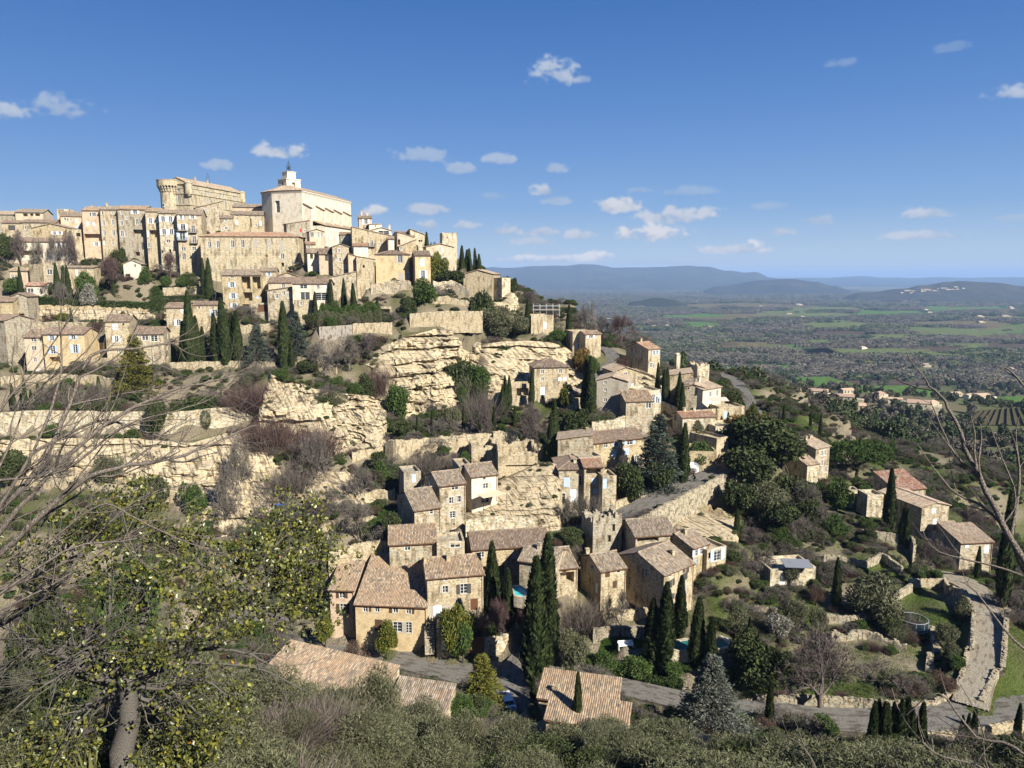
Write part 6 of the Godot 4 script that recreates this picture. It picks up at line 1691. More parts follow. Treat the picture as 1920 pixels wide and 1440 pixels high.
func build_lower_village() -> void:
	var S := {"pitch": 20}
	hs("house", "white rendered house with a cream awning", [884, 894, 139, 933, 24, 5.6, 7], "f", "white", "old", [[908, 893.5, 0.5, 0.8, "w"], [910.5, 911, 1.0, 1.0, "w"], [918, 910, 0.6, 1.0, "c", "shutgrey"], [910, 935, 1.6, 1.6, "w"]], {"pitch": 22, "back": 1.5, "dig": 4})
	hs("house", "tall stone tower house with grey shutters above the terraces", [824, 911, 134, 873, 24, 9.8, 8], "f", "brown", "old", [[853, 911, 1.3, 1.0, "w"], [847, 938, 1.0, 1.2, "s", "shutgrey"], [859, 936, 1.0, 1.2, "s", "shutgrey"], [848.5, 965, 1.0, 1.3, "s", "shutgrey"], [851, 983, 0.3, 0.4, "o"], [805, 910, 0.8, 1.4, "c", "shutwhite"]], {"pitch": 20, "dig": 4, "back": 1.0})
	hs("house", "lower stone wing with a wide brown roof against the tower house", [777, 957, 129, 826, 26, 5.2, 10], "f", "brown", "old", [[809, 959.5, 0.6, 0.8, "w"], [733, 944, 1.0, 2.0, "c", "grayblue"]], {"pitch": 24, "dig": 4, "back": 1.0})
	hs("house", "small flat topped back block with a tall chimney behind the tower house", [757, 886, 141, 789, 20, 7, 5], "t", "grey", "old", [[776, 896, 0.8, 1.8, "c", "blue"]], {"cat": "outbuilding"})
	hs("house", "narrow stone house behind the white rendered one", [862, 876, 142, 886, 16, 8, 7], "t", "brown", "old", [], {"cat": "outbuilding"})
	hs("house", "blank fronted stone house with one small window and a ridged roof", [730, 1021, 122, 819, 9, 5.2, 5], "m", "brown", "warm", [[764, 1024, 0.9, 1.1, "w"]], {"pitch": 17, "dig": 4})
	hs("house", "small stone link between the tall house and the long roof", [819, 1018, 122, 871, 10, 5, 5], "t", "brown", "old", [[853, 1007, 1.6, 0.9, "w"]], {"cat": "outbuilding", "dig": 4})
	hs("house", "long cream house with a double pitched brown roof behind the turquoise pool", [886, 1030, 122, 1031, 10, 6.4, 8], "f", "gold", "brown", [[903, 1040, 0.7, 0.9, "w"], [965, 1040, 1.0, 1.4, "c", "shutgrey"], [913, 1072, 1.6, 2.0, "o"], [940, 1071, 1.0, 2.0, "o"]], {"pitch": 20, "dig": 3})
	hs("house", "stone house with a grey brown roof above the turquoise pool", [1041, 1067, 118, 1083, 16, 4.0, 9], "f", "cream", "old", [[1058, 1065, 0.7, 0.9, "c", "wood"], [1061, 1083, 2.8, 1.8, "o"]], {"pitch": 20, "dig": 3})
	hs("house", "low stone wing of the pool house under the double roof", [974, 1050, 118, 1042, -20, 6.0, 7], "f", "brown", "old", [], {"pitch": 20, "dig": 3, "ch": [[-0.1, 0.1, 0.9]]})
	hs("house", "small gabled cottage with two brown shutters and a dark side wall", [1127, 1071, 117.5, 1174, 22, 5.6, 7], "f", "cream", "old", [[1139, 1075, 0.9, 1.1, "c", "wood"], [1160, 1068, 0.6, 0.7, "w"], [1152.5, 1096, 0.8, 1.2, "c", "wood"], [1118, 1102, 0.9, 1.8, "d", "framewhite"], [1110, 1061, 0.6, 0.7, "w"]], {"pitch": 22, "dig": 3, "ch": [[-0.4, -0.3, 0.9]]})
	hs("ruined_tower", "tall ruined tower with ragged walls beside the climbing road", [1112, 985, 131, 1166, 14, 10.5, 6], "n", "grey", "old", [[1150, 988, 0.7, 1.4, "o"], [1142, 1010, 0.7, 1.3, "o"]], {"cat": "ruin", "rag": 2.2, "dig": 3})
	hs("house", "great house with an immense mossy roof and a dark blank gable", [1245, 1078, 116.5, 1301, 40, 8.2, 10.5], "f", "cream", "old", [[1257, 1074, 0.6, 0.7, "w"], [1283, 1060, 0.7, 0.9, "c", "charcoal"], [1290, 1054, 0.8, 1.2, "c", "charcoal"], [1257, 1095, 0.9, 1.3, "c", "charcoal"], [1263, 1091, 0.6, 1.2, "c", "charcoal"], [1282, 1083, 0.9, 1.4, "c", "charcoal"], [1287, 1080, 0.6, 1.3, "c", "charcoal"], [1262, 1118, 0.8, 1.0, "c", "charcoal"], [1285, 1108, 1.0, 2.0, "c", "shutgrey"], [1214, 1066, 0.8, 1.2, "w"]], {"pitch": 22, "dig": 4, "ch": [[0.2, 0.25, 0.8]]})
	hs("house", "higher house with a broad roof joined behind the great house", [1192, 1006, 128, 1268, 12, 6.5, 9], "f", "brown", "old", [[1215, 1012, 4.0, 0.8, "o"]], {"pitch": 18, "dig": 3})
	hs("house", "cream wing with white shutters at the end of the great house", [1300, 1028, 126, 1329, 38, 6.0, 8], "f", "gold", "old", [[1305, 1034, 0.9, 1.5, "s", "shutwhite"], [1315.5, 1029, 0.9, 1.5, "s", "shutwhite"], [1305, 1053, 0.8, 1.2, "d", "grayblue"]], {"pitch": 20, "dig": 3, "ch": [[-0.1, 0.1, 0.8]]})
	hs("house", "low terrace building with an arched blue doorway", [1326, 1032, 127, 1362, 30, 3.6, 5], "t", "cream", "old", [[1331, 1042, 0.7, 1.1, "o"], [1345, 1040, 1.6, 2.2, "s", "blue"]], {"cat": "outbuilding"})
	# houses on the lower road
	hs("house", "narrow house with brown shutters on both floors beside the road", [618, 1105, 118.5, 664, -3, 7.2, 7], "m", "rose", "warm", [[641, 1114, 0.9, 1.3, "s", "wood"], [643, 1141, 1.0, 1.6, "s", "wood"]], {"pitch": 17, "dig": 3, "back": 1.0})
	hs("house", "long ochre house with a great sweep of clay tiles and brown shutters", [666, 1132, 115.5, 800, -5, 5.6, 11], "m", "ochre", "warm", [[685, 1141, 0.75, 1.1, "w"], [692, 1141, 0.65, 1.1, "c", "wood"], [707, 1141.5, 0.7, 1.1, "w"], [732.5, 1143, 0.65, 1.2, "c", "wood"], [741.5, 1143, 0.75, 1.1, "w"], [766, 1144.5, 0.75, 1.1, "w"], [773, 1145, 0.65, 1.2, "c", "wood"], [710, 1173, 1.3, 2.0, "d", "wood"], [745, 1175.5, 1.4, 1.6, "s", "shutgrey"], [766, 1177, 1.0, 1.8, "w"]], {"pitch": 20, "dig": 3, "ch": [[-0.12, -0.42, 0.9]]})
	hs("house", "tall cream house with iron wall ties above the garage", [801, 1084, 114.5, 906, 12, 10.2, 8], "f", "cream", "warm", [[836, 1082, 0.5, 0.6, "w"], [868, 1082.5, 0.8, 0.5, "w"], [834.5, 1105, 0.8, 1.1, "s", "shutgrey"], [869.5, 1104, 1.1, 1.6, "s", "charcoal"], [889, 1133, 1.2, 1.9, "c", "rust"], [820, 1146, 1.6, 2.0, "d", "shutwhite"], [809, 1146, 0.7, 1.9, "c", "shutgrey"], [837, 1144, 0.7, 1.9, "c", "shutgrey"]], {"pitch": 22, "dig": 3, "ch": [[-0.08, 0.12, 1.2], [0.12, -0.05, 0.8], [-0.49, 0.1, 1.5]]})
	hs("garage_building", "stone garage with a white door at the roadside", [818, 1178, 112.6, 876, 3, 4.4, 4.5], "t", "cream", "old", [[842, 1207, 2.4, 2.2, "g", "shutwhite"]], {"cat": "garage", "dig": 2})
	# below the road
	hs("house", "long weathered roof house on the bank below the road", [482, 1273, 89.5, 692, -23, 3.0, 6.5], "m", "cream", "warm", [], {"pitch": 16, "dig": 5})
	hs("house", "low roof house with mossy tile rows beside the white car's yard", [722, 1335, 84, 828, -14, 2.6, 5], "m", "cream", "old", [], {"pitch": 17, "dig": 5})
	hs("house", "small house with bright striped tile roofs below the road, upper wing", [1010, 1306, 88, 1156, -14, 3.0, 4.4], "m", "cream", "warm", [[1130, 1312, 1.0, 0.9, "w"]], {"pitch": 15, "dig": 5, "ch": [[-0.3, 0.3, 0.7]]})
	hs("house", "small house with bright striped tile roofs below the road, lower wing", [1024, 1346, 81, 1174, -16, 3.0, 3.6], "m", "cream", "warm", [], {"pitch": 17, "dig": 6})
	# right hand valley side
	hs("house", "square stone house with twin chimneys beside the umbrella pine", [1530, 842, 174, 1556, 34, 8.5, 10], "f", "brown", "pale", [[1541, 850, 0.8, 1.2, "w"], [1547, 849, 0.7, 1.2, "w"], [1541, 868, 0.9, 1.3, "w"], [1548, 880, 0.9, 1.4, "w"]], {"pitch": 16, "dig": 4, "ch": [[-0.2, 0.1, 0.8], [0.1, 0.1, 0.8]]})
	hs("house", "small stone lean-to beneath the twin chimney house", [1514, 872, 168, 1535, 24, 5.5, 4], "m", "pale", "pale", [], {"pitch": 18, "dig": 3, "cat": "outbuilding"})
	hs("house", "back wing with a worn red tiled roof behind the white shuttered house", [1681, 920, 164, 1736, 16, 7, 7], "m", "brown", "red", [], {"pitch": 20, "dig": 4, "ch": [[-0.1, 0.0, 0.8]]})
	hs("house", "tall stone house with white shutters on three floors among cypresses", [1729, 952, 150, 1780, 14, 9, 12], "g", "brown", "pale", [[1751, 958, 0.9, 1.0, "c", "shutwhite"], [1753, 979, 0.9, 1.3, "c", "shutwhite"], [1751, 1003, 1.0, 1.9, "c", "shutwhite"], [1765, 1000, 0.7, 0.7, "o"]], {"pitch": 14, "dig": 4, "cornice": false})
	hs("house", "low stone cottage with a white shutter at the end of the valley house", [1802, 1018, 142, 1862, 8, 7, 6], "m", "brown", "pale", [[1814, 1022, 0.9, 1.0, "c", "shutwhite"], [1850, 1030, 1.0, 1.6, "c", "shutwhite"]], {"pitch": 16, "dig": 4})
	hs("house", "narrow tiled link between the valley house and its cottage", [1776, 996, 147, 1806, 8, 5, 3], "m", "brown", "pale", [], {"pitch": 18, "cat": "outbuilding"})
	hs("garden_block", "roofless square of pale stone wall beside the tall cypress", [1627, 928, 156, 1657, 4, 5, 4], "t", "pale", "old", [], {"cat": "outbuilding"})
	hs("garden_block", "low bright wall block under the clipped hedge", [1580, 918, 162, 1610, -6, 4, 3], "t", "pale", "old", [], {"cat": "outbuilding"})
	hs("pool_house", "flat roofed garden building with a grey panel roof", [1445, 1068, 130, 1530, 8, 3.4, 6], "t", "pale", "old", [[1468, 1085, 1.0, 2.2, "d", "paintwhite"]], {"cat": "outbuilding"})
func ridge(called: String, label: String, pts: Array, d: float, col: Color, foot := 0.74, low := -196.0) -> void:
	var b := MB.new()
	var f := FastNoiseLite.new()
	f.seed = int(d)
	f.frequency = 5.5 / d
	f.fractal_octaves = 5
	var nu := 150
	var nv := 34
	var g := []
	for i in nu + 1:
		var t := float(i) / nu * (pts.size() - 1)
		var k := mini(int(t), pts.size() - 2)
		var fr := smoothstep(0.0, 1.0, t - k)
		var px: float = lerpf(pts[k][0], pts[k + 1][0], t - k)
		var py: float = lerpf(pts[k][1], pts[k + 1][1], fr)
		var top := P(px, py, d)
		var row := []
		for j in nv + 1:
			var v := float(j) / nv
			var dist := lerpf(foot, 1.2, v)
			var h := 1.0 - absf(dist - 1.0) / (1.0 - foot if dist < 1.0 else 0.3)
			h = clampf(h, 0.0, 1.0)
			h = lerpf(h * h, h, 0.45)
			var x := top.x * dist
			var z := top.z * dist
			var n := f.get_noise_2d(x * 2.4, z * 0.8)
			var y := low + (top.y - low) * clampf(h + n * 0.95 * h * (1.0 - h * 0.92), 0.0, 1.05)
			row.append(Vector3(x, y, z))
		g.append(row)
	if d == 6200: for row in g: hill_grid.append_array(row.slice(6, 22))
	for i in nu + 1:
		for j in nv + 1:
			var p: Vector3 = g[i][j]
			var du: Vector3 = g[mini(i + 1, nu)][j] - g[maxi(i - 1, 0)][j]
			var dv: Vector3 = g[i][mini(j + 1, nv)] - g[i][maxi(j - 1, 0)]
			var nn := du.cross(dv).normalized()
			b.v.append(p)
			b.n.append(nn if nn.y > 0 else -nn)
			b.uv.append(Vector2(p.x, p.z))
			var m := f.get_noise_2d(p.x * 4.0 + 77.0, p.z * 4.0)
			b.c.append(col.lerp(Color(0.17, 0.15, 0.10), clampf(m * 1.3 - 0.25, 0.0, 0.8)))
	for i in nu:
		for j in nv:
			var a := i * (nv + 1) + j
			for q in [a, a + 1, a + nv + 2, a, a + nv + 2, a + nv + 1]: b.ix.append(q)
	b.align()
	solo(called, b.done(M.ground), label, "hill", "", "structure")

var hill_grid := []
func on_hill(px: float, py: float) -> Vector3:
	var best := Vector3.ZERO
	var bd := 1e9
	for p in hill_grid:
		var d: float = -(p.y * SP + p.z * CP)
		var q := Vector2(960.0 + p.x / d * F - px, 720.0 + ((-p.y / d - SP) / CP) * F - py)
		var e := q.length() + d * 0.002
		if e < bd:
			bd = e
			best = p
	return best

var field_polys := []
func field(label: String, px: Array, kind: String) -> void:
	var q := []
	for p in px: q.append(hit(p[0], p[1], 250.0 if kind != "lawn" else 60.0))
	var flat := PackedVector2Array()
	for p in q: flat.append(Vector2(p.x, p.z))
	field_polys.append(flat)
	var b := MB.new()
	var n := 14
	var cols := {"green": Color(0.12, 0.235, 0.045), "pale": Color(0.18, 0.225, 0.08), "brown": Color(0.13, 0.095, 0.07), "tan": Color(0.20, 0.17, 0.085), "vine": Color(0.13, 0.12, 0.055), "lawn": Color(0.055, 0.105, 0.018)}
	var c: Color = cols[kind]
	var at := func(u: float, v: float) -> Vector3:
		var p: Vector3 = (q[0] as Vector3).lerp(q[1], u).lerp((q[3] as Vector3).lerp(q[2], u), v)
		return Vector3(p.x, ground(p.x, p.z) + (0.6 if kind != "lawn" else 0.1), p.z)
	for i in n:
		for j in n:
			b.col = c * (0.88 + 0.24 * fposmod(sin(i * 12.9 + j * 78.2) * 437.5, 1.0))
			b.quad(at.call(float(i) / n, float(j) / n), at.call((i + 1.0) / n, float(j) / n), at.call((i + 1.0) / n, (j + 1.0) / n), at.call(float(i) / n, (j + 1.0) / n), Vector3.UP)
	var o := solo("field" if kind != "lawn" else "lawn", b.done(M.ground), label, "field" if kind != "lawn" else "lawn", "", "structure")
	if kind == "vine":
		var rows := MB.new()
		var step := 4.5
		var wid: float = (q[0] as Vector3).distance_to(q[1])
		for i in int(wid / step):
			var u := i * step / wid
			for j in 12:
				rows.col = Color(0.075, 0.06, 0.04) * rng.randf_range(0.8, 1.2)
				var p0: Vector3 = at.call(u, j / 12.0)
				var p1: Vector3 = at.call(u, (j + 1) / 12.0)
				var s := (p1 - p0).cross(Vector3.UP).normalized() * 0.7
				rows.quad(p0 - s, p1 - s, p1 + Vector3.UP * 1.3, p0 + Vector3.UP * 1.3, -s.normalized())
				rows.quad(p0 + s, p1 + s, p1 + Vector3.UP * 1.3, p0 + Vector3.UP * 1.3, s.normalized())
		part("vines", rows.done(M.twig), o).set_meta("kind", "stuff")

func in_field(x: float, z: float) -> bool:
	for f in field_polys:
		if Geometry2D.is_point_in_polygon(Vector2(x, z), f): return true
	return false

func farm(px: float, py: float, w: float, red: bool, label: String, group: String, hill := false) -> void:
	var p := on_hill(px, py) if hill else hit(px, py, 480.0)
	var o := thing("farmhouse", label, "house", p, rng.randf_range(-0.5, 0.9), group)
	var h := rng.randf_range(3.6, 6.0)
	var d := w * rng.randf_range(0.5, 0.75)
	var b := MB.new()
	b.box(Vector3(-w / 2, -3, -d / 2), Vector3(w / 2, h, d / 2))
	for s in [-1.0, 1.0]: b.tri(Vector3(s * w / 2, h, -d / 2), Vector3(s * w / 2, h, d / 2), Vector3(s * w / 2, h + d * 0.16, 0), Vector3(s, 0, 0))
	if w > 9.0: b.box(Vector3(w / 2 + 0.01, -3, -d / 2 + 0.5), Vector3(w / 2 + w * 0.45, h * 0.6, d / 2 - 0.4))
	part("wall", b.done(M[["pale", "white", "cream"][rng.randi() % 3]]), o)
	var r := MB.new()
	for s in [-1.0, 1.0]: slab(r, [Vector3(-w / 2 - 0.4, h - 0.05, s * (d / 2 + 0.4)), Vector3(w / 2 + 0.4, h - 0.05, s * (d / 2 + 0.4)), Vector3(w / 2 + 0.4, h + d * 0.17 + 0.05, 0), Vector3(-w / 2 - 0.4, h + d * 0.17 + 0.05, 0)], 0.25)
	part("roof", r.done(M.redtile if red and w > 15.0 else M.paletile), o)
	for k in 3:
		var m := MB.new()
		m.box(Vector3(-w * 0.36 + w * 0.3 * k, h * 0.5, d / 2 + 0.01), Vector3(-w * 0.36 + w * 0.3 * k + 1.1, h * 0.5 + 1.4, d / 2 + 0.06))
		part("window", m.done(M.glass), o)
	solid.append([p.x, p.z, w * 0.8, p.y])

func build_valley() -> void:
	mat("redtile", lin(0.32, 0.225, 0.165), 0.95)
	mat("paletile", lin(0.40, 0.29, 0.20), 0.95)
	ridge("mountain_range", "long blue limestone range closing the plain", [[560, 530], [700, 508], [860, 503], [940, 501], [1033, 498], [1112, 496], [1155, 501], [1219, 499], [1325, 499], [1367, 507], [1395, 511], [1415, 510], [1447, 521], [1500, 530], [1560, 545]], 13500, Color(0.055, 0.06, 0.04))
	ridge("mountain_range", "faint farther ridge along the horizon", [[1380, 530], [1447, 521], [1540, 521], [1612, 517], [1660, 520], [1718, 521], [1760, 519], [1803, 521], [1860, 520], [1920, 520], [2060, 518]], 19000, Color(0.05, 0.055, 0.04))
	ridge("hill", "low dark wooded hill in the middle of the plain", [[1300, 552], [1345, 537], [1431, 526], [1479, 522], [1527, 528], [1560, 536], [1610, 548]], 9000, Color(0.045, 0.05, 0.03), 0.86)
	ridge("hill", "wooded hill with a village strung along its crest", [[1570, 562], [1612, 549], [1697, 541], [1729, 534], [1780, 529], [1803, 527], [1856, 529], [1920, 537], [2040, 545]], 6200, Color(0.06, 0.062, 0.04), 0.84)
	ridge("hill", "small dark knoll far out on the plain", [[1165, 574], [1190, 565], [1229, 558], [1262, 562], [1300, 576]], 4600, Color(0.04, 0.05, 0.03), 0.93)
	field("bright green meadow beyond the cypress hedge", [[1405, 682], [1520, 686], [1565, 702], [1452, 699]], "green")
	field("green meadow beside the dark vineyard", [[1470, 704], [1546, 706], [1612, 723], [1520, 724]], "green")
	field("dark brown vineyard block", [[1552, 705], [1604, 706], [1654, 717], [1592, 721]], "brown")
	field("ploughed brown field", [[1622, 706], [1764, 711], [1806, 721], [1668, 722]], "brown")
	field("broad green strip below the ploughed field", [[1612, 725], [1700, 724], [1772, 736], [1650, 739]], "green")
	field("striped vineyard beside the hamlet", [[1487, 655], [1556, 653], [1586, 670], [1504, 673]], "vine")
	field("straw coloured field behind the vineyard", [[1562, 655], [1842, 660], [1852, 671], [1592, 671]], "pale")
	field("narrow green field far out on the plain", [[1225, 592], [1345, 584], [1360, 593], [1240, 599]], "green")
	field("long green field before the village hill", [[1575, 582], [1792, 581], [1780, 588], [1600, 591]], "green")
	field("straw field far out on the plain", [[1345, 591], [1480, 588], [1500, 597], [1352, 600]], "tan")
	field("green field beside the farm row", [[1850, 745], [1935, 744], [1945, 759], [1800, 760]], "green")
	field("striped vineyard below the pines", [[1842, 771], [1925, 769], [1955, 799], [1808, 797]], "vine")
	field("pale clearing in the brown woods", [[1290, 625], [1345, 622], [1347, 632], [1300, 634]], "pale")
	field("green strip under the knoll", [[1110, 590], [1200, 586], [1205, 592], [1120, 597]], "pale")
	field("dull green strip in the middle distance", [[1480, 612], [1640, 609], [1650, 616], [1490, 620]], "pale")
	field("thin straw strip before the wooded hill", [[1700, 604], [1900, 602], [1900, 608], [1710, 611]], "tan")
	field("straw strip behind the knoll", [[1260, 572], [1420, 568], [1430, 573], [1280, 577]], "tan")
	var fr := RandomNumberGenerator.new()
	fr.seed = 12
	for k in 44:
		var y := 572.0 + 76.0 * fr.randf()
		var x := fr.randf_range(1150.0 + (y - 570.0) * 2.0, 1880.0)
		var w := fr.randf_range(50.0, 190.0)
		var h := (y - 540.0) * fr.randf_range(0.06, 0.15)
		var kd: String = ["green", "pale", "tan", "pale", "brown"][k % 5]
		field("%s strip of farmland out on the plain" % {"green": "green", "pale": "pale green", "tan": "straw coloured", "brown": "brown"}[kd], [[x, y], [x + w, y - 1.0], [x + w * 1.05, y + h], [x + 8.0, y + h + 1.0]], kd)
	var pts := PackedVector3Array()
	for q in [[1320, 690], [1360, 683], [1400, 673], [1430, 665], [1448, 660], [1466, 654]]: pts.append(hit(q[0], q[1], 250.0) + Vector3.UP * 1.0)
	var rb := MB.new()
	for i in pts.size() - 1:
		var s := (pts[i + 1] - pts[i]).cross(Vector3.UP).normalized() * 5.0
		rb.quad(pts[i] - s, pts[i + 1] - s, pts[i + 1] + s, pts[i] + s, Vector3.UP)
	solo("road", rb.done(M.asphalt), "pale country road crossing the plain", "road", "", "structure")
	var near := "scattered houses on the plain below the village"
	for q in [[1275, 638, 14, true], [1465, 673, 16, false], [1525, 649, 14, false], [1542, 652, 12, true], [1560, 647, 14, false], [1600, 651, 13, true], [1616, 655, 18, false], [1650, 647, 12, false], [1663, 650, 12, true], [1556, 690, 13, false], [1672, 696, 14, false], [1735, 688, 10, true], [1392, 694, 13, false], [1440, 701, 14, false], [1500, 725, 12, false], [1532, 745, 16, true], [1580, 752, 16, true], [1586, 741, 11, false], [1642, 747, 16, true], [1678, 757, 10, false], [1722, 768, 16, true], [1742, 768, 12, false], [1790, 743, 14, false], [1815, 747, 13, false], [1838, 748, 20, false], [1895, 696, 14, true], [1600, 768, 16, false], [1250, 612, 16, false], [1225, 614, 14, false], [1325, 613, 18, false], [1352, 612, 14, false], [1437, 640, 13, false], [1390, 636, 12, false], [1280, 618, 12, true], [1460, 612, 14, false], [1500, 600, 16, false]]:
		farm(q[0], q[1], q[2], q[3], "pale farmhouse with a %s standing on the plain" % ("red tiled roof" if q[3] and q[2] > 15 else "sand coloured tiled roof"), near)
	var rg := RandomNumberGenerator.new()
	rg.seed = 77
	for k in 46: farm(rg.randf_range(1130, 1900), rg.randf_range(552, 606), rg.randf_range(16, 30), k % 3 == 0, "tiny far %s farmhouse on the hazy plain" % ("red roofed" if k % 3 == 0 else "pale roofed"), "far farmhouses on the plain")
	for k in 22:
		var px := rg.randf_range(1690, 1805)
		var py := 549.0 - (px - 1690.0) / 115.0 * 12.0 + rg.randf_range(-3.0, 6.0)
		farm(px, py, rg.randf_range(18, 34), k % 2 == 0, "pale house with a %s roof in the village on the far wooded hill" % ("red" if k % 2 == 0 else "sandy"), "houses of the village on the far hill", true)
	# woods of the plain
	var gk := {"bare": [Color(0.15, 0.135, 0.105), Color(0.175, 0.155, 0.12), Color(0.12, 0.108, 0.085)], "dark": [Color(0.06, 0.078, 0.036), Color(0.075, 0.095, 0.042), Color(0.05, 0.065, 0.032)], "olive": [Color(0.10, 0.115, 0.06), Color(0.125, 0.135, 0.07), Color(0.085, 0.095, 0.05)]}
	prng.seed = 404
	for key in gk:
		var one := foliage(lobes_of(6, 1.15, 0.95, 0.8), 620, 0.42, 0.6, gk[key], 0.9, 0.7).done(M.needle)
		var lb := []
		for k in 15: lb.append([Vector3(prng.randfn(0, 1.5), prng.randf_range(0.3, 0.6), prng.randfn(0, 1.5)), prng.randf_range(0.5, 0.85)])
		var grp := foliage(lb, 1100, 0.42, 0.7, gk[key], 0.8, 0.6).done(M.needle)
		var a := []
		var c := []
		for k in 6200:
			var r := 290.0 * pow(6.0, pow(prng.randf(), 0.8))
			var az := deg_to_rad(prng.randf_range(0.5, 41.0))
			var x := sin(az) * r
			var z := -cos(az) * r
			var m := noise.get_noise_2d(x * 0.35, z * 0.35) + noise.get_noise_2d(x * 1.3 + 400.0, z * 1.3) * 0.5
			var kind := "bare" if m < -0.1 else "dark" if m < 0.22 else "olive"
			if prng.randf() < 0.2: kind = ["bare", "dark", "olive"][prng.randi() % 3]
			if kind != key or in_field(x, z) or noise.get_noise_2d(x * 0.8 + 99.0, z * 0.8) > 0.14: continue
			var p := Vector3(x, ground(x, z), z)
			if not clear_of(p, 4.0): continue
			var s := prng.randf_range(1.3, 2.9) * (1.0 + r / 2500.0)
			a.append(Transform3D(Basis.from_euler(Vector3(0, prng.randf() * TAU, 0)).scaled_local(Vector3(s, s * prng.randf_range(0.8, 1.5), s)), p))
		for k in 16000:
			var r := 1250.0 * pow(8.5, pow(prng.randf(), 0.9))
			var az := deg_to_rad(prng.randf_range(-4.0, 41.0))
			var x := sin(az) * r
			var z := -cos(az) * r
			var m := noise.get_noise_2d(x * 0.07, z * 0.16) + noise.get_noise_2d(x * 0.4 + 400.0, z * 0.4) * 0.5
			var kind := "bare" if m < 0.08 else "dark" if m < 0.3 else "olive"
			if prng.randf() < 0.15: kind = ["bare", "dark", "olive"][prng.randi() % 3]
			if kind != key or in_field(x, z) or noise.get_noise_2d(x * 0.10 + 99.0, z * 0.5) > -0.03 + 0.06 * prng.randf(): continue
			var s := prng.randf_range(5.0, 9.0) * (0.8 + r / 5000.0)
			c.append(Transform3D(Basis.from_euler(Vector3(0, prng.randf_range(-0.35, 0.2), 0)).scaled_local(Vector3(s * prng.randf_range(1.0, 2.3), prng.randf_range(5.0, 8.5) * (1.0 + r / 9000.0), s)), Vector3(x, ground(x, z) - 0.5, z)))
		var words: String = {"bare": "brown leafless oak woods", "dark": "dark green pine woods", "olive": "grey green scrub and olive groves"}[key]
		tag(many("woodland", one, a, PackedColorArray(), self), words + " on the slope below the village", "woodland")
		tag(many("woodland", grp, c, PackedColorArray(), self), words + " spread over the plain", "woodland")
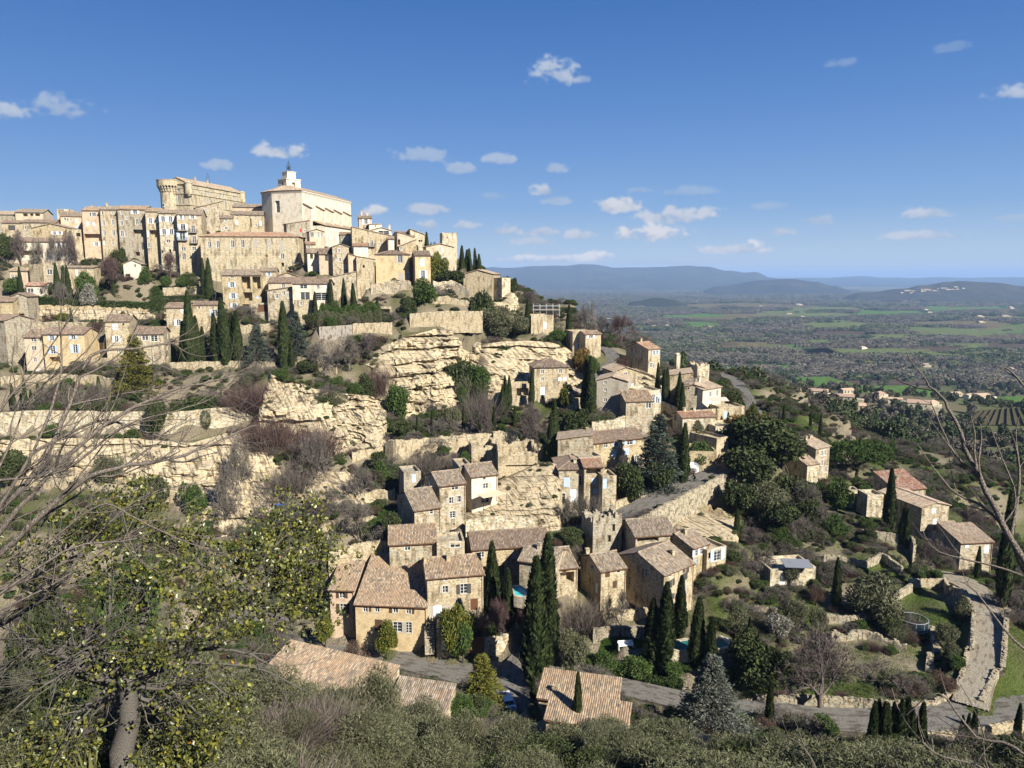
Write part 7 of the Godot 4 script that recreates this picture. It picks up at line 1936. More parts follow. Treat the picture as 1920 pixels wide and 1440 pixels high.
func plant_village() -> void:
	prng.seed = 1234
	# cypresses: foot px, foot py, top py, distance (0 = where the sight line meets the ground)
	var C := [
		["in the clump left of the loggia house", [[346, 672, 600, 193], [358, 674, 543, 192.5], [371, 674, 590, 193.5], [381, 672, 610, 195]]],
		["in the second clump under the loggia house", [[407, 672, 585, 193], [424, 672, 557, 192.5], [436, 672, 585, 194], [446, 672, 580, 193]]],
		["standing alone in the middle of the terraces", [[535, 686, 563, 190], [547, 684, 640, 189.5]]],
		["of the upper pair beside the long high house", [[384, 552, 483, 233], [392, 553, 483, 232.5]]],
		["along the edge of the slit windowed wing", [[111, 552, 493, 229], [123, 552, 497, 230], [131, 552, 498, 230], [41, 552, 499, 229]]],
		["beside the cream terrace house", [[591, 600, 546, 208], [621, 568, 523, 215], [646, 572, 521, 216], [664, 585, 530, 212], [708, 600, 555, 210]]],
		["against the sky at the end of the ridge", [[866, 494, 460, 245], [875, 493, 468, 247], [880, 493, 466, 248], [894, 495, 465, 244], [901, 496, 476, 243]]],
		["by the ruined house on the ridge", [[800, 462, 435, 248]]],
		["beside the scaffolded round building", [[988, 610, 557, 216], [1066, 600, 570, 220]]],
		["on the cliff garden near the hipped roof house", [[947, 748, 702, 184], [955, 748, 702, 184], [996, 748, 690, 183], [941, 752, 720, 183]]],
		["of the great pair beside the open pavilion", [[1099, 772, 672, 177], [1108, 775, 664, 176]]],
		["on the steps below the narrow tower house", [[1233, 728, 678, 192], [1245, 735, 690, 190], [1250, 735, 686, 191], [1271, 762, 695, 185], [1278, 760, 715, 182], [1207, 655, 640, 212]]],
		["in the walled cypress garden", [[783, 820, 775, 168], [812, 818, 765, 169], [830, 815, 770, 171], [870, 808, 760, 173], [925, 812, 760, 171], [965, 800, 758, 176], [1040, 815, 745, 167], [1033, 825, 770, 166]]],
		["beside the white garage door", [[1281, 900, 788, 156], [1364, 800, 770, 180]]],
		["beyond the twin chimney house", [[1469, 812, 757, 200], [1460, 812, 770, 198], [1519, 815, 768, 195], [1537, 820, 773, 192], [1441, 805, 785, 195], [1410, 790, 752, 200]]],
		["of the tall pair rising over the lower road", [[1003, 1290, 1028, 104], [1022, 1200, 988, 113]]],
		["of the smaller ones beside the tall pair", [[1000, 1325, 1262, 100], [1010, 1235, 1110, 110], [1031, 1215, 1090, 111]]],
		["in the pool garden of the long cream house", [[926, 1085, 1005, 119], [954, 1115, 1058, 115]]],
		["at the corner of the striped roof house", [[1082, 1342, 1248, 82]]],
		["in the row beside the green pool", [[1222, 1238, 1113, 109], [1231, 1240, 1130, 109], [1244, 1245, 1078, 108.5], [1273, 1192, 1070, 113], [1305, 1250, 1108, 107], [1330, 1255, 1145, 106], [1405, 1215, 1150, 111]]],
		["by the panel roofed garden building", [[1567, 1125, 1038, 125], [1380, 1010, 950, 143]]],
		["by the white shuttered valley house", [[1667, 962, 872, 152], [1689, 998, 945, 146], [1698, 1000, 948, 145.5], [1831, 1082, 1020, 134], [1879, 1130, 905, 121]]],
		["in the dense row beside the lower road", [[1630, 1440, 1303, 82], [1640, 1440, 1297, 82.5], [1650, 1440, 1302, 82], [1659, 1440, 1308, 82], [1668, 1440, 1300, 82.5], [1678, 1440, 1296, 82], [1690, 1440, 1290, 82.5], [1703, 1440, 1313, 82], [1716, 1440, 1303, 82.5]]],
		["of the low group at the end of the parapet", [[1798, 1395, 1330, 88], [1808, 1395, 1325, 88], [1817, 1395, 1318, 88.5], [1903, 1370, 1308, 92], [1440, 1370, 1265, 93]]],
		["in the clipped garden of the long retaining wall", [[28, 756, 716, 171], [48, 756, 706, 171], [74, 756, 712, 172], [118, 754, 715, 172], [125, 752, 722, 172], [190, 750, 703, 173], [184, 752, 722, 172], [170, 752, 728, 172], [415, 752, 728, 175], [440, 752, 735, 174], [60, 756, 728, 170], [90, 756, 730, 171]]],
		["among the hedge terraces", [[135, 612, 575, 211], [214, 548, 520, 231]]]]
	for g in C:
		var hs_: Array = g[1].map(func(q): return (q[1] - q[2]) * q[3])
		for q in g[1]: cyp(q[0], q[1], q[2], q[3], ("tallest " if g[1].size() > 1 and (q[1] - q[2]) * q[3] == hs_.max() else "shortest " if g[1].size() > 2 and (q[1] - q[2]) * q[3] == hs_.min() else "") + "dark pointed cypress " + g[0], "cypresses " + g[0], 1.25 if q[2] < 700 and q[1] > 660 and q[1] < 690 else 1.4 if "tall pair" in g[0] else 1.25 if "green pool" in g[0] else 1.05)
	# trees and shrubs: proto, name, label, category, px, foot py, width px, top py, distance
	for q in [
		["oak0", "evergreen_tree", "dark evergreen tree by the hotel terrace at the edge of the view", "tree", 8, 478, 50, 425, 246],
		["bare3", "bare_tree", "bare red brown tree on the hedge terrace", "tree", 210, 548, 66, 475, 231],
		["bare3", "bare_tree", "bare reddish shrub tree under the gabled end house", "tree", 320, 512, 46, 468, 239],
		["oak1", "evergreen_tree", "round evergreen below the grey house of the tall row", "tree", 223, 488, 38, 456, 243],
		["bare1", "bare_tree", "bare plane tree in front of the hotel wing", "tree", 40, 488, 46, 430, 246],
		["bare2", "bare_tree", "pale bare tree before the cream hotel wing", "tree", 75, 488, 40, 445, 245.5],
		["bare2", "bare_tree", "bare tree before the blue door of the hotel wing", "tree", 103, 489, 42, 438, 245.5],
		["bare1", "bare_tree", "bare forked tree at the dark annex", "tree", 128, 490, 44, 430, 245.5],
		["laurel0", "leafy_tree", "leafy green tree between the pointed cypresses on the terrace", "tree", 164, 552, 44, 497, 229],
		["blossom0", "flowering_tree", "pale flowering shrub beside the leafy terrace tree", "shrub", 168, 556, 40, 528, 226],
		["bare0", "bare_tree", "low grey thorn tree by the slit windowed wing", "tree", 118, 556, 34, 522, 226],
		["laurel1", "ivy_mound", "mound of ivy over the low tiled cottage", "shrub", 22, 546, 40, 514, 230],
		["ball0", "clipped_shrub", "dark clipped ball above the parked cars", "shrub", 294, 555, 24, 530, 228],
		["ball0", "clipped_shrub", "larger clipped bush hanging over the parked cars", "shrub", 297, 583, 34, 548, 223],
		["laurel2", "shrub", "dark clipped block by the white gabled pavilion", "shrub", 272, 520, 28, 500, 236],
		["laurel0", "shrub", "green mound under the reddish shrub tree", "shrub", 312, 532, 30, 512, 235],
		["laurel1", "shrub", "row of green shrubs on the orchard terrace", "shrub", 340, 532, 34, 514, 235],
		["ball0", "clipped_shrub", "round shrub beside the upper cypress pair", "shrub", 362, 528, 18, 506, 235],
		["rust0", "shrub", "brown red shrub on the terrace above the blue shuttered house", "shrub", 95, 603, 40, 582, 213],
		["yellow0", "shrub", "yellow green shrub beside the brown red one", "shrub", 118, 602, 40, 582, 213],
		["rust1", "shrub", "bare brown brambles right of the blue shuttered house", "shrub", 178, 632, 40, 595, 204],
		["ball0", "clipped_shrub", "round clipped bush by the tall cream end house", "shrub", 41, 636, 24, 612, 203],
		["cedar1", "cedar_tree", "golden green cedar with layered boughs", "tree", 257, 748, 82, 622, 178],
		["oak2", "evergreen_tree", "dense dark ball tree at the foot of the golden cedar", "tree", 293, 795, 44, 735, 164],
		["ball0", "clipped_shrub", "small clipped ball on the wall beside the boxed hedge", "shrub", 325, 780, 20, 763, 166],
		["ball0", "clipped_shrub", "small clipped ball at the far end of the boxed hedge", "shrub", 387, 778, 20, 762, 167],
		["cedar0", "cedar_tree", "dark ragged conifer between the cypress clumps", "tree", 484, 674, 44, 600, 192],
		["cedar0", "cedar_tree", "thin conifer by the single cypress", "tree", 557, 660, 34, 580, 195],
		["oak1", "evergreen_tree", "dark evergreen tree below the stone store", "tree", 585, 625, 42, 580, 203],
		["thicket1", "thicket", "purple brown creeper falling over the garden wall end", "thicket", 478, 760, 80, 700, 172],
		["thicket1", "thicket", "purple brown bramble curtain hanging down the rock", "thicket", 505, 845, 84, 755, 161],
		["thicket1", "thicket", "brown bramble cone between the rock faces", "thicket", 590, 850, 74, 772, 160],
		["bare0", "bare_tree", "grey leafless tree at the foot of the bulging rock", "tree", 588, 875, 90, 795, 153],
		["bare2", "bare_tree", "grey leafless tree below the quarried face", "tree", 450, 880, 70, 815, 150],
		["bare0", "bare_tree", "bare tree with a dark trunk beside the tilted outcrop", "tree", 678, 930, 70, 858, 146],
		["laurel0", "shrub", "twin clipped bushes under the tilted outcrop, first", "shrub", 590, 944, 18, 931, 142],
		["laurel0", "shrub", "twin clipped bushes under the tilted outcrop, second", "shrub", 607, 944, 20, 930, 142],
		["bare2", "bare_tree", "large bare tree left of the lower stone wing", "tree", 672, 1015, 86, 930, 131],
		["oak0", "evergreen_tree", "dark leaning evergreen against the lower stone wing", "tree", 737, 996, 40, 942, 130],
		["oak1", "evergreen_tree", "evergreen bush behind the tilted outcrop", "shrub", 708, 868, 44, 838, 156],
		["laurel2", "evergreen_tree", "green shrubs over the small vegetable plot", "shrub", 715, 895, 52, 862, 150],
		["bare3", "bare_tree", "reddish bare tree over the vegetable plot", "tree", 700, 918, 50, 878, 148],
		["thicket0", "thicket", "bare thicket in front of the cypress garden wall", "thicket", 800, 872, 66, 828, 154],
		["thicket0", "thicket", "bare thicket near the roofless ruin", "thicket", 838, 868, 46, 838, 155],
		["laurel0", "shrub", "dark shrub beside the roofless ruin", "shrub", 872, 868, 28, 836, 157],
		["laurel0", "evergreen_tree", "rounded green tree at the foot of the great layered cliff", "tree", 745, 790, 62, 708, 179],
		["oak2", "evergreen_tree", "dark evergreen mass below the overhang", "tree", 758, 822, 54, 780, 168],
		["olive2", "olive_tree", "grey green tree among the garden cypresses", "tree", 850, 812, 52, 752, 172],
		["oak0", "evergreen_tree", "dark evergreen tree in the middle of the cypress garden", "tree", 900, 808, 48, 755, 174],
		["bare1", "bare_tree", "bare brown tree in the cypress garden", "tree", 900, 822, 60, 755, 168],
		["bare1", "bare_tree", "large bare tree between the ruin and the cliff houses", "tree", 995, 835, 80, 748, 166],
		["thicket0", "thicket", "grey brown thicket at the foot of the bedded cliff", "thicket", 905, 770, 66, 712, 184],
		["oak1", "evergreen_tree", "dark bush under the bare tree beside the pavilion", "tree", 1078, 812, 66, 755, 171],
		["yellow1", "shrub", "bright green yellow shrub over a clipped hedge by the pavilion", "shrub", 1060, 752, 26, 712, 181],
		["olive0", "olive_tree", "low olive beside the long barn roof", "shrub", 1104, 812, 44, 788, 168],
		["laurel1", "shrub", "green climber mass at the barn gable", "shrub", 1034, 848, 30, 812, 163],
		["laurel0", "ivy_mound", "dark ivy hanging over the bedded cliff beside the round building", "shrub", 1045, 642, 50, 612, 214],
		["olive1", "olive_tree", "large grey green shrub hanging over the cleft", "shrub", 930, 645, 84, 568, 212],
		["olive2", "olive_tree", "grey green shrub spreading below the crag", "shrub", 965, 632, 70, 582, 213],
		["oak0", "shrub", "dark climbing shrub up the garden bank", "shrub", 905, 590, 56, 528, 220],
		["oak1", "shrub", "evergreen shrub under the gable house of smooth stone", "shrub", 850, 524, 66, 500, 232],
		["laurel2", "evergreen_tree", "big dark evergreen below the ochre wing", "tree", 797, 585, 66, 520, 217],
		["oak2", "evergreen_tree", "dark shrub left of the big evergreen", "shrub", 765, 590, 36, 552, 215],
		["yellow0", "leafy_tree", "yellow green bush before the gable house of smooth stone", "shrub", 820, 492, 26, 462, 236],
		["oak0", "evergreen_tree", "dark rounded trees beside the rampart tower", "tree", 813, 462, 30, 442, 247],
		["oak1", "evergreen_tree", "dark tree growing from the promontory crag", "tree", 960, 545, 26, 515, 238],
		["bare1", "bare_tree", "hazy bare trees behind the promontory", "tree", 990, 590, 64, 545, 250],
		["bare2", "bare_tree", "wide bare tree on the flat roofed terrace", "tree", 1098, 622, 66, 566, 224],
		["bare3", "bare_tree", "dark bare trees behind the lane", "tree", 1165, 640, 60, 585, 235],
		["bare1", "bare_tree", "bare tree beside the dark lane trees", "tree", 1130, 640, 50, 590, 238],
		["gold0", "creeper", "russet creeper on the flat roofed house", "shrub", 1090, 668, 34, 640, 205],
		["rust0", "shrub", "dark russet hedge beside the lane", "shrub", 1168, 675, 34, 658, 208],
		["laurel1", "shrub", "shrubs at the bend of the pale lane", "shrub", 1110, 690, 34, 660, 200],
		["olive0", "olive_tree", "silver olive before the small house under a low roof", "tree", 1308, 812, 54, 778, 172],
		["laurel0", "shrub", "dark clipped mass on the garage terrace", "shrub", 1313, 846, 60, 815, 163],
		["laurel2", "shrub", "shrub at the terrace corner", "shrub", 1352, 822, 36, 804, 170],
		["oak0", "evergreen_tree", "rounded tree beside the white fronted wing", "tree", 1375, 748, 40, 716, 190],
		["yellow1", "clipped_hedge", "tall clipped green hedge column by the road", "hedge", 1409, 790, 12, 752, 193],
		["rust0", "shrub", "russet shrubs under the terrace house", "shrub", 1245, 808, 38, 780, 173],
		["cedar0", "cedar_tree", "great blue green cedar before the long stone house", "tree", 1232, 905, 110, 768, 156],
		["oak2", "evergreen_tree", "dark evergreen under the great cedar", "tree", 1180, 925, 80, 858, 151],
		["oak1", "evergreen_tree", "dark spreading evergreen left of the cypress by the garage", "tree", 1235, 905, 70, 852, 154],
		["bare1", "bare_tree", "bare tree against the long stone house", "tree", 1165, 900, 50, 848, 155],
		["oak0", "evergreen_tree", "dense evergreen oak at the bend of the climbing road", "tree", 1420, 880, 150, 800, 166],
		["gold0", "leafy_tree", "olive brown evergreen above the road bend", "tree", 1415, 850, 120, 800, 172],
		["oak2", "evergreen_tree", "big dark oak on the bank below the road bend", "tree", 1408, 945, 130, 855, 158],
		["oak1", "evergreen_tree", "dark oak beside the twin chimney house", "tree", 1468, 905, 130, 825, 166],
		["oak0", "evergreen_tree", "dark evergreen below the stone lean-to", "tree", 1482, 960, 120, 878, 157],
		["bare0", "bare_tree", "grey bare tree in the dark evergreens", "tree", 1505, 960, 80, 890, 155],
		["olive1", "olive_tree", "grey green oak on the middle of the bank", "tree", 1442, 990, 110, 905, 150],
		["laurel1", "leafy_tree", "bright leaved magnolia below the umbrella pine", "tree", 1568, 942, 62, 888, 160],
		["pine0", "umbrella_pine", "broad umbrella pine with a dome of bright needles", "tree", 1606, 896, 122, 813, 182],
		["laurel0", "clipped_hedge", "clipped green hedge behind the bright wall block", "hedge", 1620, 915, 50, 897, 164],
		["oak2", "evergreen_tree", "dark tree beside the grassy slope", "tree", 1632, 1010, 34, 985, 146],
		["bare1", "bare_tree", "bare brown tree before the low stone cottage", "tree", 1755, 1075, 96, 1005, 138],
		["bare1", "bare_tree", "bare brown tree behind the valley house", "tree", 1820, 985, 54, 940, 155],
		["olive0", "olive_tree", "big silver olive on the walled terrace", "tree", 1640, 1130, 126, 1058, 122],
		["olive1", "olive_tree", "olive below the panel roofed building", "tree", 1490, 1165, 70, 1115, 119],
		["olive2", "olive_tree", "olive beside the curved wall", "tree", 1530, 1165, 50, 1125, 118],
		["blossom1", "flowering_tree", "pale blossoming almond on the bank", "tree", 1462, 1185, 60, 1140, 116],
		["olive0", "shrub", "grey bush at the cobbled path wall", "shrub", 1805, 1145, 50, 1108, 120],
		["olive2", "shrub", "grey green bushes below the trampoline", "shrub", 1775, 1195, 56, 1155, 114],
		["laurel0", "shrub", "dark shrub in the corner of the path wall", "shrub", 1795, 1255, 40, 1222, 107],
		["rust1", "shrub", "brown shrub over the roadside wall", "shrub", 1775, 1295, 54, 1262, 103],
		["bare1", "bare_tree", "wide spreading bare tree at the roadside", "tree", 1535, 1335, 230, 1180, 99.5],
		["laurel2", "shrub", "ivy covered bush at the foot of the spreading bare tree", "shrub", 1545, 1390, 80, 1335, 92],
		["laurel1", "shrub", "glossy green shrub below the roadside", "shrub", 1490, 1385, 70, 1330, 93],
		["oak0", "evergreen_tree", "dark evergreen mass beside the green pool", "tree", 1430, 1300, 130, 1190, 104],
		["oak2", "evergreen_tree", "dark evergreen right of the green pool", "tree", 1395, 1255, 90, 1170, 107],
		["laurel0", "shrub", "hedge along the lawn with the white bench", "shrub", 1195, 1255, 90, 1222, 108],
		["laurel1", "shrub", "hedge continuing under the cypress row", "shrub", 1262, 1265, 60, 1228, 107],
		["laurel2", "shrub", "hedge at the near end of the lawn", "shrub", 1135, 1250, 70, 1218, 109],
		["olive1", "olive_tree", "grey green tree behind the lawn hedge", "tree", 1075, 1240, 80, 1170, 110],
		["olive0", "olive_tree", "olive behind the cypress row", "tree", 1385, 1185, 70, 1128, 115],
		["bare2", "bare_tree", "small bare tree in the cottage garden", "tree", 1165, 1150, 30, 1098, 117],
		["thicket0", "thicket", "bare brush in front of the stone pool house", "thicket", 1090, 1150, 80, 1105, 117],
		["bare0", "bare_tree", "bare tree behind the ruined tower", "tree", 1075, 1060, 50, 1010, 125],
		["bare3", "bare_tree", "dark red bare tree above the tall bright wall", "tree", 935, 1195, 80, 1110, 113.5],
		["bare3", "bare_tree", "dark red bare tree by the pool corner", "tree", 985, 1190, 50, 1120, 114],
		["rust0", "shrub", "russet bush on the bank above the lower road", "shrub", 668, 1240, 66, 1182, 108],
		["laurel0", "creeper", "ivy pouring over the garage roof", "shrub", 868, 1195, 40, 1145, 112],
		["yellow0", "leafy_tree", "yellow green tree above the garage ivy", "tree", 858, 1150, 36, 1110, 113],
		["yellow1", "creeper", "wisteria bush beside the brown door", "shrub", 726, 1200, 34, 1152, 113.5],
		["yellow1", "leafy_tree", "green shrub tree beside the narrow brown shuttered house", "tree", 610, 1185, 50, 1135, 117],
		["cedar1", "cedar_tree", "golden green cypress bush beside the parked white car", "tree", 905, 1322, 118, 1212, 93],
		["cedar2", "cedar_tree", "blue grey cedar below the green pool", "tree", 1332, 1400, 140, 1212, 86],
		["laurel1", "creeper", "dark creeper on the ruined enclosure wall", "shrub", 1250, 985, 26, 945, 147],
		["bare0", "bare_tree", "gnarled bare tree in the quarry garden", "tree", 1405, 1060, 60, 1010, 136],
		["bare0", "bare_tree", "gnarled bare tree by the garden building", "tree", 1430, 1070, 54, 1020, 134],
		["olive2", "olive_tree", "small olive by the panel roof", "tree", 1480, 1075, 40, 1042, 131],
		["oak0", "evergreen_tree", "dark evergreen before the pale quarried face", "tree", 292, 950, 76, 876, 143],
		["bare2", "bare_tree", "bare tree leaning on the pale quarried face", "tree", 425, 945, 90, 860, 144],
		["laurel1", "ivy_mound", "ivy heap at the end of the bank wall", "shrub", 365, 930, 50, 890, 145],
		["olive1", "olive_tree", "grey olive under the long garden wall", "tree", 205, 900, 70, 845, 149],
		["bare0", "bare_tree", "bare tree under the long garden wall", "tree", 110, 900, 80, 830, 149],
		["oak2", "evergreen_tree", "dark tree under the garden wall at the edge of the view", "tree", 20, 905, 80, 838, 149],
		["thicket0", "thicket", "grey thicket below the bulging rock", "thicket", 545, 905, 80, 850, 150],
		["bare1", "bare_tree", "bare tree above the arched doorway wall", "tree", 600, 1000, 80, 920, 134],
		["bare0", "bare_tree", "grey bare tree above the scooped rock face", "tree", 610, 712, 90, 628, 188],
		["bare2", "bare_tree", "bare tree under the concrete terrace wall", "tree", 655, 700, 80, 625, 191],
		["bare1", "bare_tree", "brown bare tree beside the great layered cliff", "tree", 695, 690, 64, 622, 193],
		["oak2", "evergreen_shrub", "dark green bush above the overhang", "shrub", 690, 735, 44, 692, 184],
		["laurel1", "evergreen_shrub", "fresh green bush on the lip of the scooped face", "shrub", 665, 745, 40, 712, 181],
		["oak0", "evergreen_shrub", "broad dark bush on the bank left of the bare trees", "shrub", 575, 705, 50, 668, 188],
		["rust0", "shrub", "russet brambles below the terrace wall with repairs", "shrub", 705, 665, 60, 634, 197],
		["thicket1", "thicket", "reddish brambles at the edge of the great cliff", "thicket", 712, 715, 50, 668, 188],
		["laurel2", "evergreen_shrub", "ivy clump on top of the bulging rock", "shrub", 530, 722, 40, 690, 178],
		["oak1", "evergreen_tree", "dark tree on the slope under the road parapet", "tree", 1388, 962, 90, 890, 150],
		["oak2", "evergreen_tree", "dark rounded tree on the open bank", "tree", 1455, 1010, 100, 940, 146],
		["bare0", "bare_tree", "grey bare tree on the open bank", "tree", 1490, 1020, 80, 950, 145],
		["laurel1", "leafy_tree", "green tree beside the rubble wall above the grass", "tree", 1560, 1010, 60, 960, 148],
		["oak0", "evergreen_tree", "dark tree above the sinuous rubble wall", "tree", 1520, 985, 64, 925, 152],
		["bare2", "bare_tree", "pale bare tree between the dark trees of the bank", "tree", 1540, 1000, 60, 945, 150],
		["rust1", "shrub", "brown shrubs against the garden building", "shrub", 1530, 1120, 40, 1090, 126]]:
		bush(q[0], q[1], q[2], q[3], q[4], q[5], q[6], q[7], "", q[8])
	# rows of alike trees
	for k in 8: bush("olive%d" % (k % 3), "olive_tree", "rounded olive in the row above the concrete terrace wall", "tree", 603 + k * 15, 606, 26, 578, "olives in the row above the concrete terrace wall", 203.0 + (k % 2))
	for k in 10: bush("laurel%d" % (k % 3), "shrub", "leafy garden shrub on the terrace of the cream terrace house", "shrub", 608 + k * 11, 590, 26, 560 + (k * 7) % 12, "garden shrubs on the terrace of the cream terrace house", 209.0)
	for k in 10: bush("laurel%d" % (k % 3), "shrub", "leafy shrub on the bank below the green pool", "shrub", 1105 + k * 26, 1262, 36, 1228 + k * 5, "shrubs on the bank below the green pool", 109.6 - k * 0.32)
	for k in 6: bush("bare%d" % (k % 3), "bare_tree", "stubby pollarded tree in the clipped garden", "tree", 88 + k * 22, 758, 26, 715, "pollarded trees of the clipped garden", 168.0)
	for k in 9: bush("ball0", "clipped_shrub", "clipped cone bush in the garden beds", "shrub", 45 + k * 22, 765, 16, 750, "clipped cones of the garden beds", 166.0)
	for k in 4: bush("bare2", "bare_tree", "lopped bare trunk against the bedrock house", "tree", 1065 + k * 17, 985, 26, 925, "lopped trees before the bedrock house", 139.5)
	for k in 5: bush(["oak0", "laurel1", "olive2", "oak1", "laurel2"][k], "ivy_curtain", "ivy hanging in the rock cleft", "shrub", 868 + (k % 2) * 34, 690 + k * 18, 18, 650 + k * 18, "ivy in the rock cleft", 196.0 - k * 1.5)
	hedge("dark clipped hedge running along the golden wall", [[40, 571, 225], [130, 566, 226], [210, 572, 227], [300, 574, 228]], 2.6, 2.2, "laurel")
	hedge("long clipped hedge under the hotel terrace", [[8, 500, 244], [60, 500, 244], [108, 500, 244.5]], 1.6, 1.4, "oak")
	hedge("yellowing hedge continuing under the hotel terrace", [[110, 500, 244.5], [178, 499, 244]], 1.6, 1.3, "yellow")
	hedge("boxed beech hedge beside the long garden wall", [[322, 770, 168], [406, 768, 169]], 3.0, 2.0, "laurel")
	hedge("clipped hedge on the orchard terrace", [[306, 552, 231], [382, 550, 232]], 1.3, 1.2, "oak")
	hedge("lawn hedge along the lower garden", [[1100, 1240, 109.3], [1190, 1262, 107.4], [1280, 1285, 105]], 1.6, 1.6, "laurel")
	hedge("dark cypress hedge beyond the meadow", [[1425, 681, 1330], [1470, 683, 1330], [1515, 685, 1330]], 7.0, 5.0, "oak")

func lawn(label: String, px: Array) -> void:
	field(label, px, "lawn")
	var f: PackedVector2Array = field_polys.pop_back()
	var t := []
	var c := PackedColorArray()
	for k in 2600:
		var a := f[0].lerp(f[1], prng.randf()).lerp(f[3].lerp(f[2], prng.randf()), prng.randf())
		t.append(Transform3D(Basis.from_euler(Vector3(0, prng.randf() * TAU, 0)), Vector3(a.x, ground(a.x, a.y) + 0.12, a.y)))
		c.append(Color(0.07, 0.13, 0.02) * prng.randf_range(0.7, 1.3))
	tag(many("grass", proto["tuft"], t, c, self), "grass blades of the " + label, "grass")

func hedge(label: String, pts: Array, h: float, w: float, kind: String) -> void:
	var cols: Array = {"laurel": [Color(0.035, 0.055, 0.018), Color(0.05, 0.075, 0.022)], "oak": [Color(0.045, 0.06, 0.026), Color(0.06, 0.075, 0.03)], "yellow": [Color(0.16, 0.14, 0.025), Color(0.12, 0.12, 0.03), Color(0.09, 0.09, 0.025)]}[kind]
	var b := MB.new()
	var s := h * 0.11
	var core := MB.new()
	for i in pts.size() - 1:
		var p0 := on(pts[i][0], pts[i][2])
		var p1 := on(pts[i + 1][0], pts[i + 1][2])
		var n := int(p0.distance_to(p1) * (w + 2.0 * h) * 0.9 / (s * s))
		var t := (p1 - p0).normalized()
		var sd := t.cross(Vector3.UP).normalized()
		for k in mini(n, 6000):
			var p := p0.lerp(p1, prng.randf())
			var a := prng.randf() * (w + 2.0 * h) - h
			var q := Vector3.ZERO
			if a < 0: q = sd * (-w / 2) + Vector3.UP * (h + a)
			elif a < w: q = sd * (a - w / 2) + Vector3.UP * h
			else: q = sd * (w / 2) + Vector3.UP * (h - (a - w))
			b.col = cols[prng.randi() % cols.size()] * prng.randf_range(0.7, 1.25)
			var f := rdir()
			b.card(p + q + rdir() * s * 0.9, f * s * 2.2, f.cross(rdir()).normalized() * s * 1.4)
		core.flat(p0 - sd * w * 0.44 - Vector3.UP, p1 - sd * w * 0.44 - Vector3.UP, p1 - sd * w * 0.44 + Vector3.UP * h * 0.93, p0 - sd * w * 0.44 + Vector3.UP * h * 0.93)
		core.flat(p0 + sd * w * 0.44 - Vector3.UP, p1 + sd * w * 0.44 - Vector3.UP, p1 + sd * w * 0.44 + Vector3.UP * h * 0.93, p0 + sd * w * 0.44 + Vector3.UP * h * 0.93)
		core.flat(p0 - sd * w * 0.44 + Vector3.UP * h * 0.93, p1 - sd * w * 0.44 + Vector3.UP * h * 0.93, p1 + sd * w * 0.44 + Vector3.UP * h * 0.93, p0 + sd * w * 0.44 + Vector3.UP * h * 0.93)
	for k in core.v.size(): core.c[k] = cols[0] * 0.6  # closed sheets inside the foliage, in a darkened leaf colour
	var o := thing("hedge", label, "hedge")
	part("foliage", b.done(M.leaf), o)
	part("core_sheets", core.done(M.needle), o)

